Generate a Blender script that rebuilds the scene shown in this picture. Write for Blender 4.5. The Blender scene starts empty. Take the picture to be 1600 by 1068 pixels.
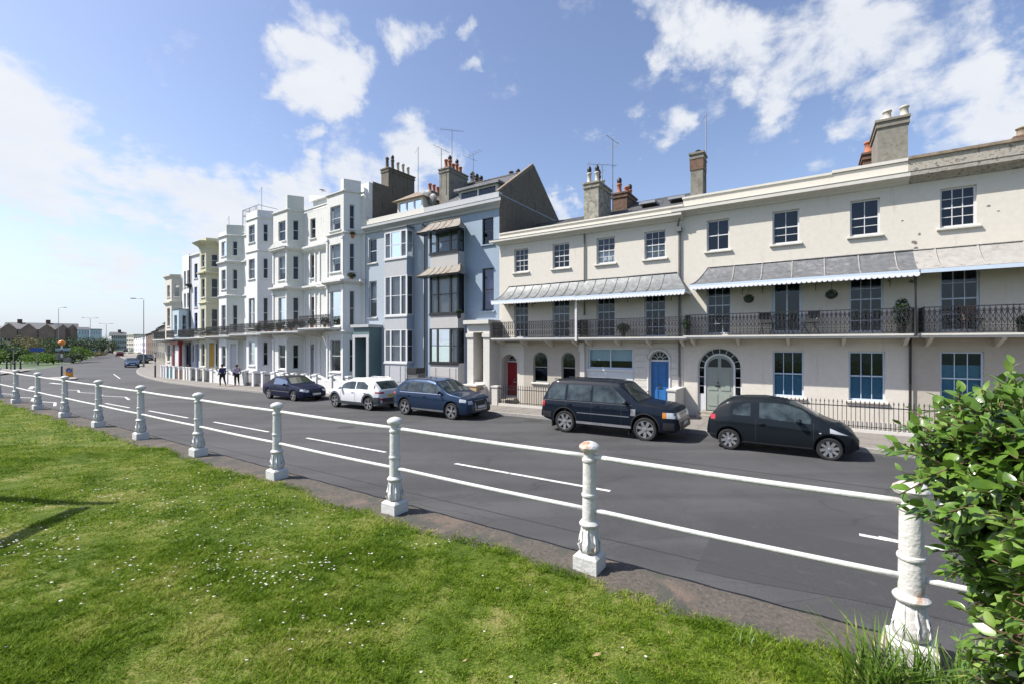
import bpy, bmesh, math, random
import numpy as np
from mathutils import Vector, Matrix
random.seed(7)
PI = math.pi; R = math.radians
SC = bpy.context.scene; COL = SC.collection
CZ = 3.1; HY = 537.0; FP = 711.0      # camera height above the road, horizon row, focal length in photo pixels

# ------------------------------------------------------------------ materials
def _n(nt, t, **kw):
    n = nt.nodes.new(t)
    for k, v in kw.items(): setattr(n, k, v)
    return n
def rgb(c): return (c[0], c[1], c[2], 1)
MATS = {}
def mat(name, col, rough=0.6, metal=0.0, var=0.12, scale=6.0, col2=None, scale2=1.2, amt2=0.0, bump=0.0, bscale=40.0, spec=0.5, coat=0.0, thr=0.55, streak=False, sheen=0.0):
    """base colour varied by a fine noise; col2 = real patches of wear or dirt with a shape of their own"""
    if name in MATS: return MATS[name]
    col = tuple(.82*c for c in col); col2 = tuple(.82*c for c in col2) if col2 else None
    m = bpy.data.materials.new(name); m.use_nodes = True; nt = m.node_tree; L = nt.links
    b = nt.nodes['Principled BSDF']
    b.inputs['Roughness'].default_value = rough; b.inputs['Metallic'].default_value = metal
    b.inputs['Specular IOR Level'].default_value = spec; b.inputs['Coat Weight'].default_value = coat
    tc = _n(nt, 'ShaderNodeTexCoord')
    mp = _n(nt, 'ShaderNodeMapping'); L.new(tc.outputs['Object'], mp.inputs[0])
    n1 = _n(nt, 'ShaderNodeTexNoise'); n1.inputs['Scale'].default_value = scale; n1.inputs['Detail'].default_value = 6
    L.new(mp.outputs[0], n1.inputs['Vector'])
    mr = _n(nt, 'ShaderNodeMapRange'); mr.inputs['From Min'].default_value = .3; mr.inputs['From Max'].default_value = .7
    mr.inputs['To Min'].default_value = 1 - var; mr.inputs['To Max'].default_value = 1 + var
    L.new(n1.outputs[0], mr.inputs[0])
    hs = _n(nt, 'ShaderNodeVectorMath', operation='SCALE'); hs.inputs[0].default_value = col
    L.new(mr.outputs[0], hs.inputs['Scale'])
    out = hs.outputs[0]
    if col2 is not None:
        n2 = _n(nt, 'ShaderNodeTexNoise'); n2.inputs['Scale'].default_value = scale2; n2.inputs['Detail'].default_value = 8; n2.inputs['Roughness'].default_value = .65
        mp2 = _n(nt, 'ShaderNodeMapping'); L.new(tc.outputs['Object'], mp2.inputs[0])
        if streak: mp2.inputs['Scale'].default_value = (3.5, 3.5, .35)
        L.new(mp2.outputs[0], n2.inputs['Vector'])
        r2 = _n(nt, 'ShaderNodeMapRange', interpolation_type='SMOOTHSTEP'); r2.inputs['From Min'].default_value = thr; r2.inputs['From Max'].default_value = thr + .13
        r2.inputs['To Max'].default_value = amt2; L.new(n2.outputs[0], r2.inputs[0])
        mx = _n(nt, 'ShaderNodeMix', data_type='RGBA'); L.new(r2.outputs[0], mx.inputs['Factor'])
        L.new(out, mx.inputs['A']); mx.inputs['B'].default_value = rgb(col2); out = mx.outputs['Result']
    L.new(out, b.inputs['Base Color'])
    if bump:
        n3 = _n(nt, 'ShaderNodeTexNoise'); n3.inputs['Scale'].default_value = bscale; n3.inputs['Detail'].default_value = 5
        L.new(mp.outputs[0], n3.inputs['Vector'])
        bp = _n(nt, 'ShaderNodeBump'); bp.inputs['Strength'].default_value = bump; bp.inputs['Distance'].default_value = .02
        L.new(n3.outputs[0], bp.inputs['Height']); L.new(bp.outputs[0], b.inputs['Normal'])
    MATS[name] = m; return m
def glass_mat():
    m = bpy.data.materials.new('window_glass'); m.use_nodes = True; nt = m.node_tree; L = nt.links
    nt.nodes.remove(nt.nodes['Principled BSDF']); o = nt.nodes['Material Output']
    tr = _n(nt, 'ShaderNodeBsdfTransparent'); tr.inputs[0].default_value = (.80, .84, .87, 1)
    gl = _n(nt, 'ShaderNodeBsdfGlossy'); gl.inputs['Roughness'].default_value = .02; gl.inputs[0].default_value = (.78, .88, 1, 1)
    fr = _n(nt, 'ShaderNodeFresnel'); fr.inputs[0].default_value = 1.6
    mu = _n(nt, 'ShaderNodeMath', operation='MULTIPLY_ADD'); mu.inputs[1].default_value = .85; mu.inputs[2].default_value = .0; mu.use_clamp = True
    L.new(fr.outputs[0], mu.inputs[0])
    mx = _n(nt, 'ShaderNodeMixShader'); L.new(mu.outputs[0], mx.inputs[0]); L.new(tr.outputs[0], mx.inputs[1]); L.new(gl.outputs[0], mx.inputs[2])
    L.new(mx.outputs[0], o.inputs[0])
    tc = _n(nt, 'ShaderNodeTexCoord'); ns = _n(nt, 'ShaderNodeTexNoise'); ns.inputs['Scale'].default_value = 1.6
    L.new(tc.outputs['Object'], ns.inputs['Vector']); bp = _n(nt, 'ShaderNodeBump'); bp.inputs['Strength'].default_value = .25; bp.inputs['Distance'].default_value = .02
    L.new(ns.outputs[0], bp.inputs['Height']); L.new(bp.outputs[0], gl.inputs['Normal'])
    return m
def leaf_mat(name, c1, c2, c3=None, rough=.45, scale=8.0, trans=.3, spec=.5, fine=0):
    m = bpy.data.materials.new(name); m.use_nodes = True; nt = m.node_tree; L = nt.links
    b = nt.nodes['Principled BSDF']; o = nt.nodes['Material Output']; b.inputs['Roughness'].default_value = rough; b.inputs['Specular IOR Level'].default_value = spec
    tc = _n(nt, 'ShaderNodeTexCoord'); n = _n(nt, 'ShaderNodeTexNoise'); n.inputs['Scale'].default_value = scale; n.inputs['Detail'].default_value = 4
    L.new(tc.outputs['Object'], n.inputs['Vector'])
    cr = _n(nt, 'ShaderNodeValToRGB'); e = cr.color_ramp.elements; e[0].position = .38; e[0].color = rgb(c1); e[1].position = .56; e[1].color = rgb(c2)
    if c3: k = e.new(.68); k.color = rgb(c3)
    if fine:
        e[0].position = .43; e[1].position = .52
        if c3: k.position = .62
        n5 = _n(nt, 'ShaderNodeTexNoise'); n5.inputs['Scale'].default_value = fine; n5.inputs['Detail'].default_value = 2; L.new(tc.outputs['Object'], n5.inputs['Vector'])
        av = _n(nt, 'ShaderNodeMix'); av.inputs[0].default_value = .5; L.new(n.outputs[0], av.inputs[2]); L.new(n5.outputs[0], av.inputs[3]); L.new(av.outputs[0], cr.inputs[0])
    else: L.new(n.outputs[0], cr.inputs[0])
    L.new(cr.outputs[0], b.inputs['Base Color'])
    t = _n(nt, 'ShaderNodeBsdfTranslucent'); L.new(cr.outputs[0], t.inputs[0])
    mx = _n(nt, 'ShaderNodeMixShader'); mx.inputs[0].default_value = trans; L.new(b.outputs[0], mx.inputs[1]); L.new(t.outputs[0], mx.inputs[2]); L.new(mx.outputs[0], o.inputs[0])
    return m

# ------------------------------------------------------------------ mesh collector
class MB:
    def __init__(s): s.v = []; s.f = []; s.mi = []; s.cur = 0
    def add(s, vs, fs):
        o = len(s.v); s.v += [tuple(p) for p in vs]; s.f += [tuple(i + o for i in f) for f in fs]; s.mi += [s.cur] * len(fs); return s
    def box(s, x0, x1, y0, y1, z0, z1):
        return s.add([(x0,y0,z0),(x1,y0,z0),(x1,y1,z0),(x0,y1,z0),(x0,y0,z1),(x1,y0,z1),(x1,y1,z1),(x0,y1,z1)],
                     [(0,3,2,1),(4,5,6,7),(0,1,5,4),(1,2,6,5),(2,3,7,6),(3,0,4,7)])
    def tube(s, pts, r, n=6, cap=True):
        pts = [Vector(p) for p in pts]; rr = r if isinstance(r, (list, tuple)) else [r] * len(pts)
        vs = []; fs = []
        for i, p in enumerate(pts):
            d = (pts[min(i+1, len(pts)-1)] - pts[max(i-1, 0)]).normalized()
            a = d.cross(Vector((0,0,1)))
            if a.length < .05: a = d.cross(Vector((1,0,0)))
            a.normalize(); b = d.cross(a)
            for k in range(n):
                t = 2*PI*k/n + PI/n; vs.append(p + a*math.cos(t)*rr[i] + b*math.sin(t)*rr[i])
        for i in range(len(pts)-1):
            for k in range(n):
                k2 = (k+1) % n; fs.append((i*n+k, (i+1)*n+k, (i+1)*n+k2, i*n+k2))
        if cap: fs.append(tuple(range(n))); fs.append(tuple(range((len(pts)-1)*n, len(pts)*n))[::-1])
        return s.add(vs, fs)
    def lathe(s, prof, c=(0,0,0), n=16, axis='z'):
        vs = []; fs = []
        for r, h in prof:
            for k in range(n):
                t = 2*PI*k/n; x, y = r*math.cos(t), r*math.sin(t)
                vs.append({'z': (c[0]+x, c[1]+y, c[2]+h), 'y': (c[0]+x, c[1]+h, c[2]+y), 'x': (c[0]+h, c[1]+x, c[2]+y)}[axis])
        for i in range(len(prof)-1):
            for k in range(n):
                k2 = (k+1) % n; fs.append((i*n+k, i*n+k2, (i+1)*n+k2, (i+1)*n+k))
        fs.append(tuple(range(n))[::-1]); fs.append(tuple(range((len(prof)-1)*n, len(prof)*n)))
        return s.add(vs, fs)
    def build(s, name, mats, parent=None, smooth=False, clean=True):
        me = bpy.data.meshes.new(name); me.from_pydata(s.v, [], s.f)
        if not isinstance(mats, (list, tuple)): mats = [mats]
        for m in mats: me.materials.append(m)
        if len(mats) > 1: me.polygons.foreach_set('material_index', s.mi)
        if smooth: me.polygons.foreach_set('use_smooth', [True]*len(me.polygons))
        if clean:
            bm = bmesh.new(); bm.from_mesh(me); bmesh.ops.recalc_face_normals(bm, faces=bm.faces); bm.to_mesh(me); bm.free()
        me.update()
        o = bpy.data.objects.new(name, me); COL.objects.link(o); o.parent = parent
        return o
def smooth_angle(o, ang=35):
    me = o.data; bm = bmesh.new(); bm.from_mesh(me); bmesh.ops.remove_doubles(bm, verts=bm.verts, dist=1e-4)
    for f in bm.faces: f.smooth = True
    for e in bm.edges: e.smooth = not (len(e.link_faces) == 2 and e.calc_face_angle(0) > R(ang))
    bm.to_mesh(me); bm.free(); return o
def tag(o, label=None, cat=None, group=None, kind=None):
    if label: o['label'] = label
    if cat: o['category'] = cat
    if group: o['group'] = group
    if kind: o['kind'] = kind
    return o
def empty(name, loc, rz=0, label=None, cat=None, group=None):
    o = bpy.data.objects.new(name, None); COL.objects.link(o); o.location = loc; o.rotation_euler = (0,0,rz); o.empty_display_size = .3
    return tag(o, label, cat, group)
def copy_tree(o, parent=None):
    c = o.copy(); COL.objects.link(c); c.parent = parent
    for ch in list(o.children): copy_tree(ch, c)
    return c

# ------------------------------------------------------------------ street frame: s runs along the terrace (towards the right), n away from the lawn
class Frame:
    def __init__(s, P, th):
        s.th = R(th); s.u = (math.cos(s.th), -math.sin(s.th)); s.v = (math.sin(s.th), math.cos(s.th)); s.P = P
    def w(s, a, d): return (s.P[0]+a*s.u[0]+d*s.v[0], s.P[1]+a*s.u[1]+d*s.v[1])
    def at(s, x, y=HY, p=0):
        t = (x-800)/FP; D = (s.P[0]*s.v[0]+s.P[1]*s.v[1]-p)/(t*s.v[0]+s.v[1])
        return D*(t*s.u[0]+s.u[1])-(s.P[0]*s.u[0]+s.P[1]*s.u[1]), CZ-(y-HY)/FP*D
ST = Frame((0, 0), 33)                      # street frame through the camera's foot
N0 = 20.3
FA = Frame(ST.w(0, N0), 33)                 # facade plane of the right-hand houses
FB = Frame((-10.187, 30.820), 36)           # facade plane of the tall white terrace
def gz(s): return max(-.5, min(0.0, .01*s))  # the road falls gently to the left
def gzw(x, y): return gz(x*ST.u[0]+y*ST.u[1])
def W(s, n, z=0): p = ST.w(s, n); return (p[0], p[1], z)
GLASS = glass_mat()
M = dict(
 cream=mat('cream_stucco', (.70,.655,.575), .85, col2=(.40,.36,.30), amt2=.42, scale2=.8, var=.04, thr=.58, bump=.15, bscale=30, streak=True),
 cream2=mat('ivory_stucco', (.70,.655,.58), .85, col2=(.43,.39,.33), amt2=.40, scale2=.9, var=.04, thr=.58, bump=.15, bscale=30, streak=True),
 buff=mat('buff_stucco', (.50,.45,.38), .85, col2=(.50,.43,.33), amt2=.3, scale2=.8, var=.05, bump=.15, bscale=30),
 porchbuff=mat('ochre_plaster', (.66,.50,.28), .85, var=.06, bump=.15),
 trim=mat('cream_trim', (.66,.635,.58), .75, col2=(.45,.41,.34), amt2=.3, scale2=2.5, var=.05, thr=.6),
 weather=mat('lichened_render', (.42,.39,.34), .95, col2=(.09,.085,.07), amt2=.8, scale2=6, var=.35, thr=.49, bump=.5, bscale=18),
 patchy=mat('flaking_white', (.36,.345,.32), .9, col2=(.13,.10,.075), amt2=.85, scale2=2.2, var=.12, thr=.57, bump=.3, bscale=14),
 white=mat('white_stucco', (.80,.805,.80), .8, col2=(.52,.51,.48), amt2=.35, scale2=.9, var=.04, thr=.6, bump=.1, streak=True),
 whiteold=mat('grubby_white_stucco', (.72,.715,.69), .85, col2=(.30,.28,.24), amt2=.6, scale2=2.0, var=.08, thr=.56, bump=.2, streak=True),
 lav=mat('lavender_and_shaded_white_stucco', (.70,.71,.76), .8, var=.04, col2=(.5,.5,.55), amt2=.2),  # lavender house's own colour; also paints shade on a white house's bay side
 shadewhite=mat('shade_toned_white_stucco', (.66,.68,.64), .8, var=.04, col2=(.45,.46,.42), amt2=.25),  # white stucco with shade put into its colour, for right-hand bay sides
 yellow=mat('pale_yellow_stucco', (.58,.56,.41), .8, var=.04, col2=(.45,.42,.2), amt2=.25),
 lblue=mat('light_blue_stucco', (.50,.62,.70), .8, var=.04, col2=(.4,.5,.55), amt2=.25),
 bluew=mat('blue_stucco', (.32,.405,.51), .8, var=.05, col2=(.45,.60,.72), amt2=.5, scale2=3.5, thr=.64, bump=.1),
 blueg=mat('grey_blue_stucco', (.42,.475,.54), .8, var=.05, col2=(.52,.62,.70), amt2=.4, scale2=3, thr=.66, bump=.1),
 greyw=mat('pale_grey_stucco', (.48,.49,.51), .8, var=.04, col2=(.42,.42,.42), amt2=.3, bump=.1),
 greyc=mat('pale_mauve_grey_stucco', (.50,.485,.475), .8, var=.04, col2=(.44,.42,.41), amt2=.3, bump=.1),
 teal=mat('dark_teal_paint', (.12,.19,.20), .7, var=.08),
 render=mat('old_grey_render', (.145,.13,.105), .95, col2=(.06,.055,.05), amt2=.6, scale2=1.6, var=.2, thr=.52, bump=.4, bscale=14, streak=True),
 stack=mat('rendered_stack', (.25,.235,.20), .95, col2=(.12,.11,.095), amt2=.6, scale2=2.5, var=.15, thr=.52, bump=.4, bscale=14),
 lichstack=mat('lichened_stack', (.33,.315,.265), .95, col2=(.13,.105,.075), amt2=.7, scale2=5, var=.3, thr=.5, bump=.5, bscale=18),
 brick=mat('old_brick', (.17,.105,.075), .95, col2=(.12,.07,.05), amt2=.6, scale2=8, var=.3, bump=.5),
 pot=mat('terracotta', (.48,.17,.085), .85, col2=(.20,.09,.06), amt2=.6, scale2=6, var=.15),
 potw=mat('cream_clay_pot', (.62,.58,.50), .85, col2=(.3,.26,.2), amt2=.5, scale2=6, var=.1),
 potd=mat('sooty_clay', (.13,.105,.09), .9, var=.3),
 cowl=mat('black_cowl', (.02,.02,.022), .5, var=.2),
 slate=mat('slate', (.115,.115,.125), .65, col2=(.20,.19,.17), amt2=.5, scale2=3, var=.3, scale=14, bump=.4, bscale=12),
 tile=mat('lichened_tile', (.28,.22,.16), .9, col2=(.13,.11,.09), amt2=.5, scale2=4, var=.25, bump=.4),
 redtile=mat('red_tile', (.15,.085,.07), .9, col2=(.10,.06,.05), amt2=.5, scale2=4, var=.25, bump=.4),
 lead=mat('weathered_lead', (.16,.165,.175), .5, metal=.2, col2=(.33,.33,.33), amt2=.55, scale2=3.5, var=.25, thr=.52, bump=.3, bscale=6),
 leadp=mat('silvery_lead', (.20,.21,.215), .5, metal=.25, col2=(.33,.34,.345), amt2=.5, scale2=2.5, var=.25, thr=.5, bump=.3, bscale=6),
 lead2=mat('pale_weathered_lead', (.36,.35,.34), .5, metal=.2, col2=(.22,.2,.18), amt2=.5, scale2=3.5, var=.2, thr=.56, bump=.3, bscale=6),
 rust=mat('rusty_sheet', (.27,.245,.21), .8, metal=.0, col2=(.28,.14,.075), amt2=.7, scale2=2.2, var=.25, thr=.53, bump=.3, bscale=10),
 whitep=mat('white_gloss_paint', (.70,.70,.71), .35, var=.03),
 bluewhite=mat('pale_blue_gloss_paint', (.60,.70,.82), .4, var=.03),
 iron=mat('black_iron', (.022,.022,.024), .45, var=.3, col2=(.10,.05,.03), amt2=.4, thr=.62),
 blackw=mat('black_gloss_frame', (.018,.018,.02), .35, var=.2),
 val=mat('white_valance', (.82,.83,.86), .6, var=.03),
 pipe=mat('grey_iron_pipe', (.14,.14,.14), .5, var=.2),
 blued=mat('blue_door_paint', (.035,.16,.42), .35, var=.06),
 redd=mat('red_door_paint', (.33,.015,.02), .35, var=.08),
 greyd=mat('grey_green_door_paint', (.30,.34,.30), .45, var=.05),
 yeld=mat('ochre_door_paint', (.60,.38,.06), .4, var=.05),
 whd=mat('pale_door_paint', (.62,.62,.68), .4, var=.04),
 pink=mat('pink_paint', (.65,.38,.55), .6), tealp=mat('teal_fence_paint', (.08,.28,.30), .6), redp=mat('red_shopfront_paint', (.25,.03,.03), .45, var=.08),
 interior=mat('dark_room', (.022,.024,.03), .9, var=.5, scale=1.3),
 net=mat('net_curtain', (.72,.72,.74), .9, var=.05), blind=mat('blue_blind', (.15,.42,.60), .8, var=.06), cblind=mat('pale_blind', (.62,.66,.68), .8, var=.04),
 purple=mat('purple_curtain', (.42,.38,.62), .9, var=.1), tealb=mat('teal_obscured', (.42,.60,.66), .7, var=.06),
 stone=mat('stone_step', (.42,.38,.32), .9, var=.15, col2=(.25,.22,.18), amt2=.5, bump=.3),
 tan=mat('tan_render_wall', (.48,.34,.20), .9, var=.1, bump=.2), brass=mat('brass', (.6,.45,.18), .3, metal=1),
 chrome=mat('bright_metal', (.7,.7,.72), .25, metal=1), alu=mat('grey_aluminium', (.32,.33,.35), .45, metal=.6),
 plastic=mat('white_plastic', (.7,.7,.7), .5), bag=mat('black_plastic', (.02,.02,.02), .35, bump=.6, bscale=9),
 plant=leaf_mat('balcony_leaves', (.015,.04,.012), (.04,.09,.025), (.09,.15,.05), scale=20),
)
class Seg:
    """a stretch of wall in a house's own frame, A to B left to right seen from outside; inset grows inwards"""
    def __init__(s, A, B):
        s.A = A; s.B = B; s.L = math.hypot(B[0]-A[0], B[1]-A[1]); s.d = ((B[0]-A[0])/s.L, (B[1]-A[1])/s.L); s.n = (-s.d[1], s.d[0])
    def pt(s, a, i, z): return (s.A[0]+s.d[0]*a+s.n[0]*i, s.A[1]+s.d[1]*a+s.n[1]*i, z)
def sbox(mb, g, a0, a1, i0, i1, z0, z1):
    P = g.pt
    return mb.add([P(a0,i0,z0),P(a1,i0,z0),P(a1,i1,z0),P(a0,i1,z0),P(a0,i0,z1),P(a1,i0,z1),P(a1,i1,z1),P(a0,i1,z1)],
                  [(0,1,2,3),(4,7,6,5),(0,4,5,1),(1,5,6,2),(2,6,7,3),(3,7,4,0)])
def sweep(mb, g, prof, a0, a1, m0=0, m1=0):
    """profile [(outset, z)] swept along the seg with capped ends; m0, m1 widen the outset end (mitre)"""
    n = len(prof); vs = [g.pt(a0 - m0*o, -o, z) for o, z in prof] + [g.pt(a1 + m1*o, -o, z) for o, z in prof]
    fs = [(i, (i+1) % n, (i+1) % n + n, i+n) for i in range(n)] + [tuple(range(n))[::-1], tuple(range(n, 2*n))]
    return mb.add(vs, fs)
def arc_pts(a0, a1, z1, n=10):
    r = (a1-a0)/2; c = (a0+a1)/2
    return [(c - r*math.cos(PI*k/n), z1 - r + r*math.sin(PI*k/n)) for k in range(n+1)]
def wall(mb, g, z0, z1, holes, a0=0, a1=None):
    a1 = g.L if a1 is None else a1
    hs = [h for h in holes if h[0] < a1 and h[1] > a0]
    A = sorted({a0, a1} | {max(a0, min(a1, x)) for h in hs for x in h[:2]}); Z = sorted({z0, z1} | {max(z0, min(z1, x)) for h in hs for x in h[2:4]})
    for i in range(len(A)-1):
        for j in range(len(Z)-1):
            ca, cz = (A[i]+A[i+1])/2, (Z[j]+Z[j+1])/2
            if any(h[0] < ca < h[1] and h[2] < cz < h[3] for h in hs): continue
            mb.add([g.pt(A[i],0,Z[j]),g.pt(A[i+1],0,Z[j]),g.pt(A[i+1],0,Z[j+1]),g.pt(A[i],0,Z[j+1])], [(0,1,2,3)])
    for h in hs:
        b0, b1, y0, y1, arch, r = h
        if arch:
            pts = arc_pts(b0, b1, y1); m = len(pts)//2; sp = y1-(b1-b0)/2
            for k in range(m):
                mb.add([g.pt(b0,0,y1), g.pt(*pts[k][:1],0,pts[k][1]), g.pt(pts[k+1][0],0,pts[k+1][1])], [(0,1,2)])
                q, q2 = pts[-1-k], pts[-2-k]; mb.add([g.pt(b1,0,y1), g.pt(q[0],0,q[1]), g.pt(q2[0],0,q2[1])], [(0,2,1)])
            loop = [(b0, y0)] + pts + [(b1, y0)]
        else: loop = [(b0,y0),(b0,y1),(b1,y1),(b1,y0)]
        for k in range(len(loop)):
            p, q = loop[k], loop[(k+1) % len(loop)]
            mb.add([g.pt(p[0],0,p[1]),g.pt(p[0],r,p[1]),g.pt(q[0],r,q[1]),g.pt(q[0],0,q[1])], [(0,1,2,3)])

class House:
    def __init__(s, F, s0, s1, label, cat='house', name='terraced_house', group=None, zb=None, depth=8.5):
        s.F = F; s.s0 = s0; s.s1 = s1; s.depth = depth; s.w = s1-s0
        p = F.w(s0, 0); s.zb = gzw(*p)+.12 if zb is None else zb
        s.root = empty(name, (p[0], p[1], s.zb), -F.th, label, cat, group)
        s.segs = {}
    def X(s, a): return a - s.s0
    def seg(s, key, A, B, z0, z1, m):
        g = Seg((A[0]-s.s0, A[1]), (B[0]-s.s0, B[1])); g.z0 = z0-s.zb; g.z1 = z1-s.zb; g.holes = []; g.m = m; s.segs[key] = g; return g
    def hit(s, g, x):
        """position along seg g where the sight line through photo column x meets it"""
        t = (x-800)/FP; F = s.F; A = F.w(s.s0+g.A[0], g.A[1]); B = F.w(s.s0+g.B[0], g.B[1])
        dx, dy = B[0]-A[0], B[1]-A[1]; k = (t*A[1]-A[0])/(dx-t*dy); return k*g.L
    def part(s, name, mb, m, parent=None, smooth=False):
        return mb.build(name, m, parent or s.root, smooth)
    def window(s, g, a0, a1, z0, z1, cols=2, ru=1, rl=1, fm='whitep', r=.12, arch=False, sill=True, curtain=None, split=.5, name='window', sillm='trim', cfrac=(0,1), sideby=False, bar=.022, fr=.055):
        z0 -= s.zb; z1 -= s.zb
        g.holes.append((a0, a1, z0, z1, arch, r+.04)); mb = MB()
        i0, i1 = r-.03, r+.03; Rr = (a1-a0)/2; c = (a0+a1)/2; sp = z1-Rr if arch else z1
        top = lambda a: (sp + math.sqrt(max(0, (Rr-fr)**2-(a-c)**2))) if arch else z1-fr
        sbox(mb, g, a0, a0+fr, i0, i1, z0, sp); sbox(mb, g, a1-fr, a1, i0, i1, z0, sp); sbox(mb, g, a0+fr, a1-fr, i0, i1+.01, z0, z0+fr*1.2)
        if arch:
            P = arc_pts(a0, a1, z1); Q = arc_pts(a0+fr, a1-fr, z1-fr)
            for k in range(len(P)-1):
                vs = [g.pt(p[0], i, p[1]) for i in (i0, i1) for p in (P[k], P[k+1], Q[k+1], Q[k])]
                mb.add(vs, [(0,1,2,3),(7,6,5,4),(0,4,5,1),(2,6,7,3)])
        else: sbox(mb, g, a0+fr, a1-fr, i0, i1, z1-fr, z1)
        zm = z0 + (z1-z0)*split
        if ru or rl:
            if not sideby: sbox(mb, g, a0+fr, a1-fr, i0+.005, i1-.005, zm-.02, zm+.02)
        for k in range(1, cols):
            a = a0+fr+(a1-a0-2*fr)*k/cols; w = bar if not sideby else .05
            sbox(mb, g, a-w/2, a+w/2, i0+.012, i1-.012, z0+fr, top(a)-.005)
        for k in range(1, rl): zz = z0+fr+(zm-z0-fr)*k/rl; sbox(mb, g, a0+fr, a1-fr, i0+.015, i1-.015, zz-bar/2, zz+bar/2)
        tz = z1-fr
        for k in range(1, ru):
            zz = zm+(tz-zm)*k/ru; hw = Rr-fr if not arch or zz < sp else math.sqrt(max(0, (Rr-fr)**2-(zz-sp)**2)); sbox(mb, g, c-hw, c+hw, i0+.015, i1-.015, zz-bar/2, zz+bar/2)
        w = s.part(name, mb, M[fm] if isinstance(fm, str) else fm)
        pb = MB()
        if arch: pts = [(a0+.01, z0+.01)] + [(c+(p[0]-c)*.99, p[1]-.004) for p in arc_pts(a0, a1, z1)] + [(a1-.01, z0+.01)]
        else: pts = [(a0+.01,z0+.01),(a0+.01,z1-.01),(a1-.01,z1-.01),(a1-.01,z0+.01)]
        pb.add([g.pt(p[0], r+.002, p[1]) for p in pts], [tuple(range(len(pts)))[::-1]])
        s.part('pane', pb, GLASS, w)
        if sill:
            sb = MB(); sweep(sb, g, [(-.05,z0-.10),(.06,z0-.10),(.09,z0-.08),(.09,z0-.03),(0,z0-.002),(-.05,z0-.002)], a0-.09, a1+.09)
            s.part('sill', sb, M[sillm], w)
        if curtain:
            cb = MB(); zz0 = z0+(z1-z0)*cfrac[0]; zz1 = z0+(z1-z0)*cfrac[1]; n = 22 if curtain in ('net','purple') else 1
            pts = []
            for k in range(n+1):
                a = a0+.02+(a1-a0-.04)*k/n; i = r+.10+(.025*math.sin(k*1.9)+.01*math.sin(k*4.3) if n > 1 else 0); pts += [g.pt(a,i,zz0+.02), g.pt(a,i,min(zz1, z1-.02))]
            cb.add(pts, [(2*k,2*k+2,2*k+3,2*k+1) for k in range(n)]); s.part('curtain' if n > 1 else 'blind', cb, M[curtain], w, smooth=True)
        return w
    def door(s, g, a0, a1, z0, z1, m, r=.2, fan=0, archfan=False, panels=((.0,.42),(.46,1.0)), cols=2, arch=False, knob='chrome', fanbars=5):
        """door leaf with raised panels; fan = height of the fanlight above the leaf"""
        z0 -= s.zb; z1 -= s.zb; zt = z1; zd = z1-fan; g.holes.append((a0, a1, z0, z1, archfan or arch, r+.05))
        mb = MB(); sbox(mb, g, a0+.03, a1-.03, r, r+.05, z0, zd-.03)
        w = a1-a0-.06; st = .09; cw = (w-st*(cols+1))/cols
        for lo, hi in panels:
            for k in range(cols):
                x = a0+.03+st+k*(cw+st); q0 = z0+.12+(zd-z0-.25)*lo; q1 = z0+.12+(zd-z0-.25)*hi
                sbox(mb, g, x, x+cw, r-.012, r-.001, q0, q1); sbox(mb, g, x+.035, x+cw-.035, r-.03, r-.013, q0+.035, q1-.035)
        d = s.part('door', mb, M[m])
        fb = MB(); sbox(fb, g, a0, a0+.03, r-.04, r+.05, z0, zd); sbox(fb, g, a1-.03, a1, r-.04, r+.05, z0, zd); sbox(fb, g, a0+.03, a1-.03, r-.04, r+.05, zd-.03, zd+(.05 if fan else .03))
        c = (a0+a1)/2; Rr = (a1-a0)/2
        if fan and archfan:
            for k in range(1, fanbars+1):
                t = PI*k/(fanbars+1); fb.tube([g.pt(c-.12*math.cos(t), r+.02, zd+.05+.12*math.sin(t)), g.pt(c-Rr*math.cos(t), r+.02, zt-Rr+Rr*math.sin(t))], .014, 4)
            P = arc_pts(c-.13, c+.13, zd+.05+.13, 8); fb.tube([g.pt(p[0], r+.02, p[1]) for p in P], .016, 4)
            P = arc_pts(a0+.02, a1-.02, zt-.02, 12); fb.tube([g.pt(p[0], r+.02, p[1]) for p in P], .025, 4)
        elif fan:
            for k in range(1, fanbars): a = a0+.03+(a1-a0-.06)*k/fanbars; sbox(fb, g, a-.011, a+.011, r-.01, r+.02, zd+.05, zt)
        s.part('door_frame', fb, M['whitep'], d)
        if fan:
            pb = MB(); pts = ([(a0+.01, zd)] + [(c+(p[0]-c)*.985, p[1]-.004) for p in arc_pts(a0, a1, zt)] + [(a1-.01, zd)]) if archfan else [(a0+.01,zd),(a0+.01,zt-.01),(a1-.01,zt-.01),(a1-.01,zd)]
            pb.add([g.pt(p[0], r+.03, p[1]) for p in pts], [tuple(range(len(pts)))[::-1]]); s.part('fanlight', pb, GLASS, d)
        kb = MB(); kz = z0+(zd-z0)*.48; kb.lathe([(.0,0),(.035,0),(.04,.02),(.015,.03),(.015,.05)], (0,0,0), 8, 'y')
        kb.v = [tuple(Vector(g.pt(c, r-.06, kz)) + Vector(v)) for v in kb.v]; sbox(kb, g, c-.12, c+.12, r-.035, r-.013, kz-.17, kz-.12); s.part('letterbox', kb, M[knob], d)
        return d
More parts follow.
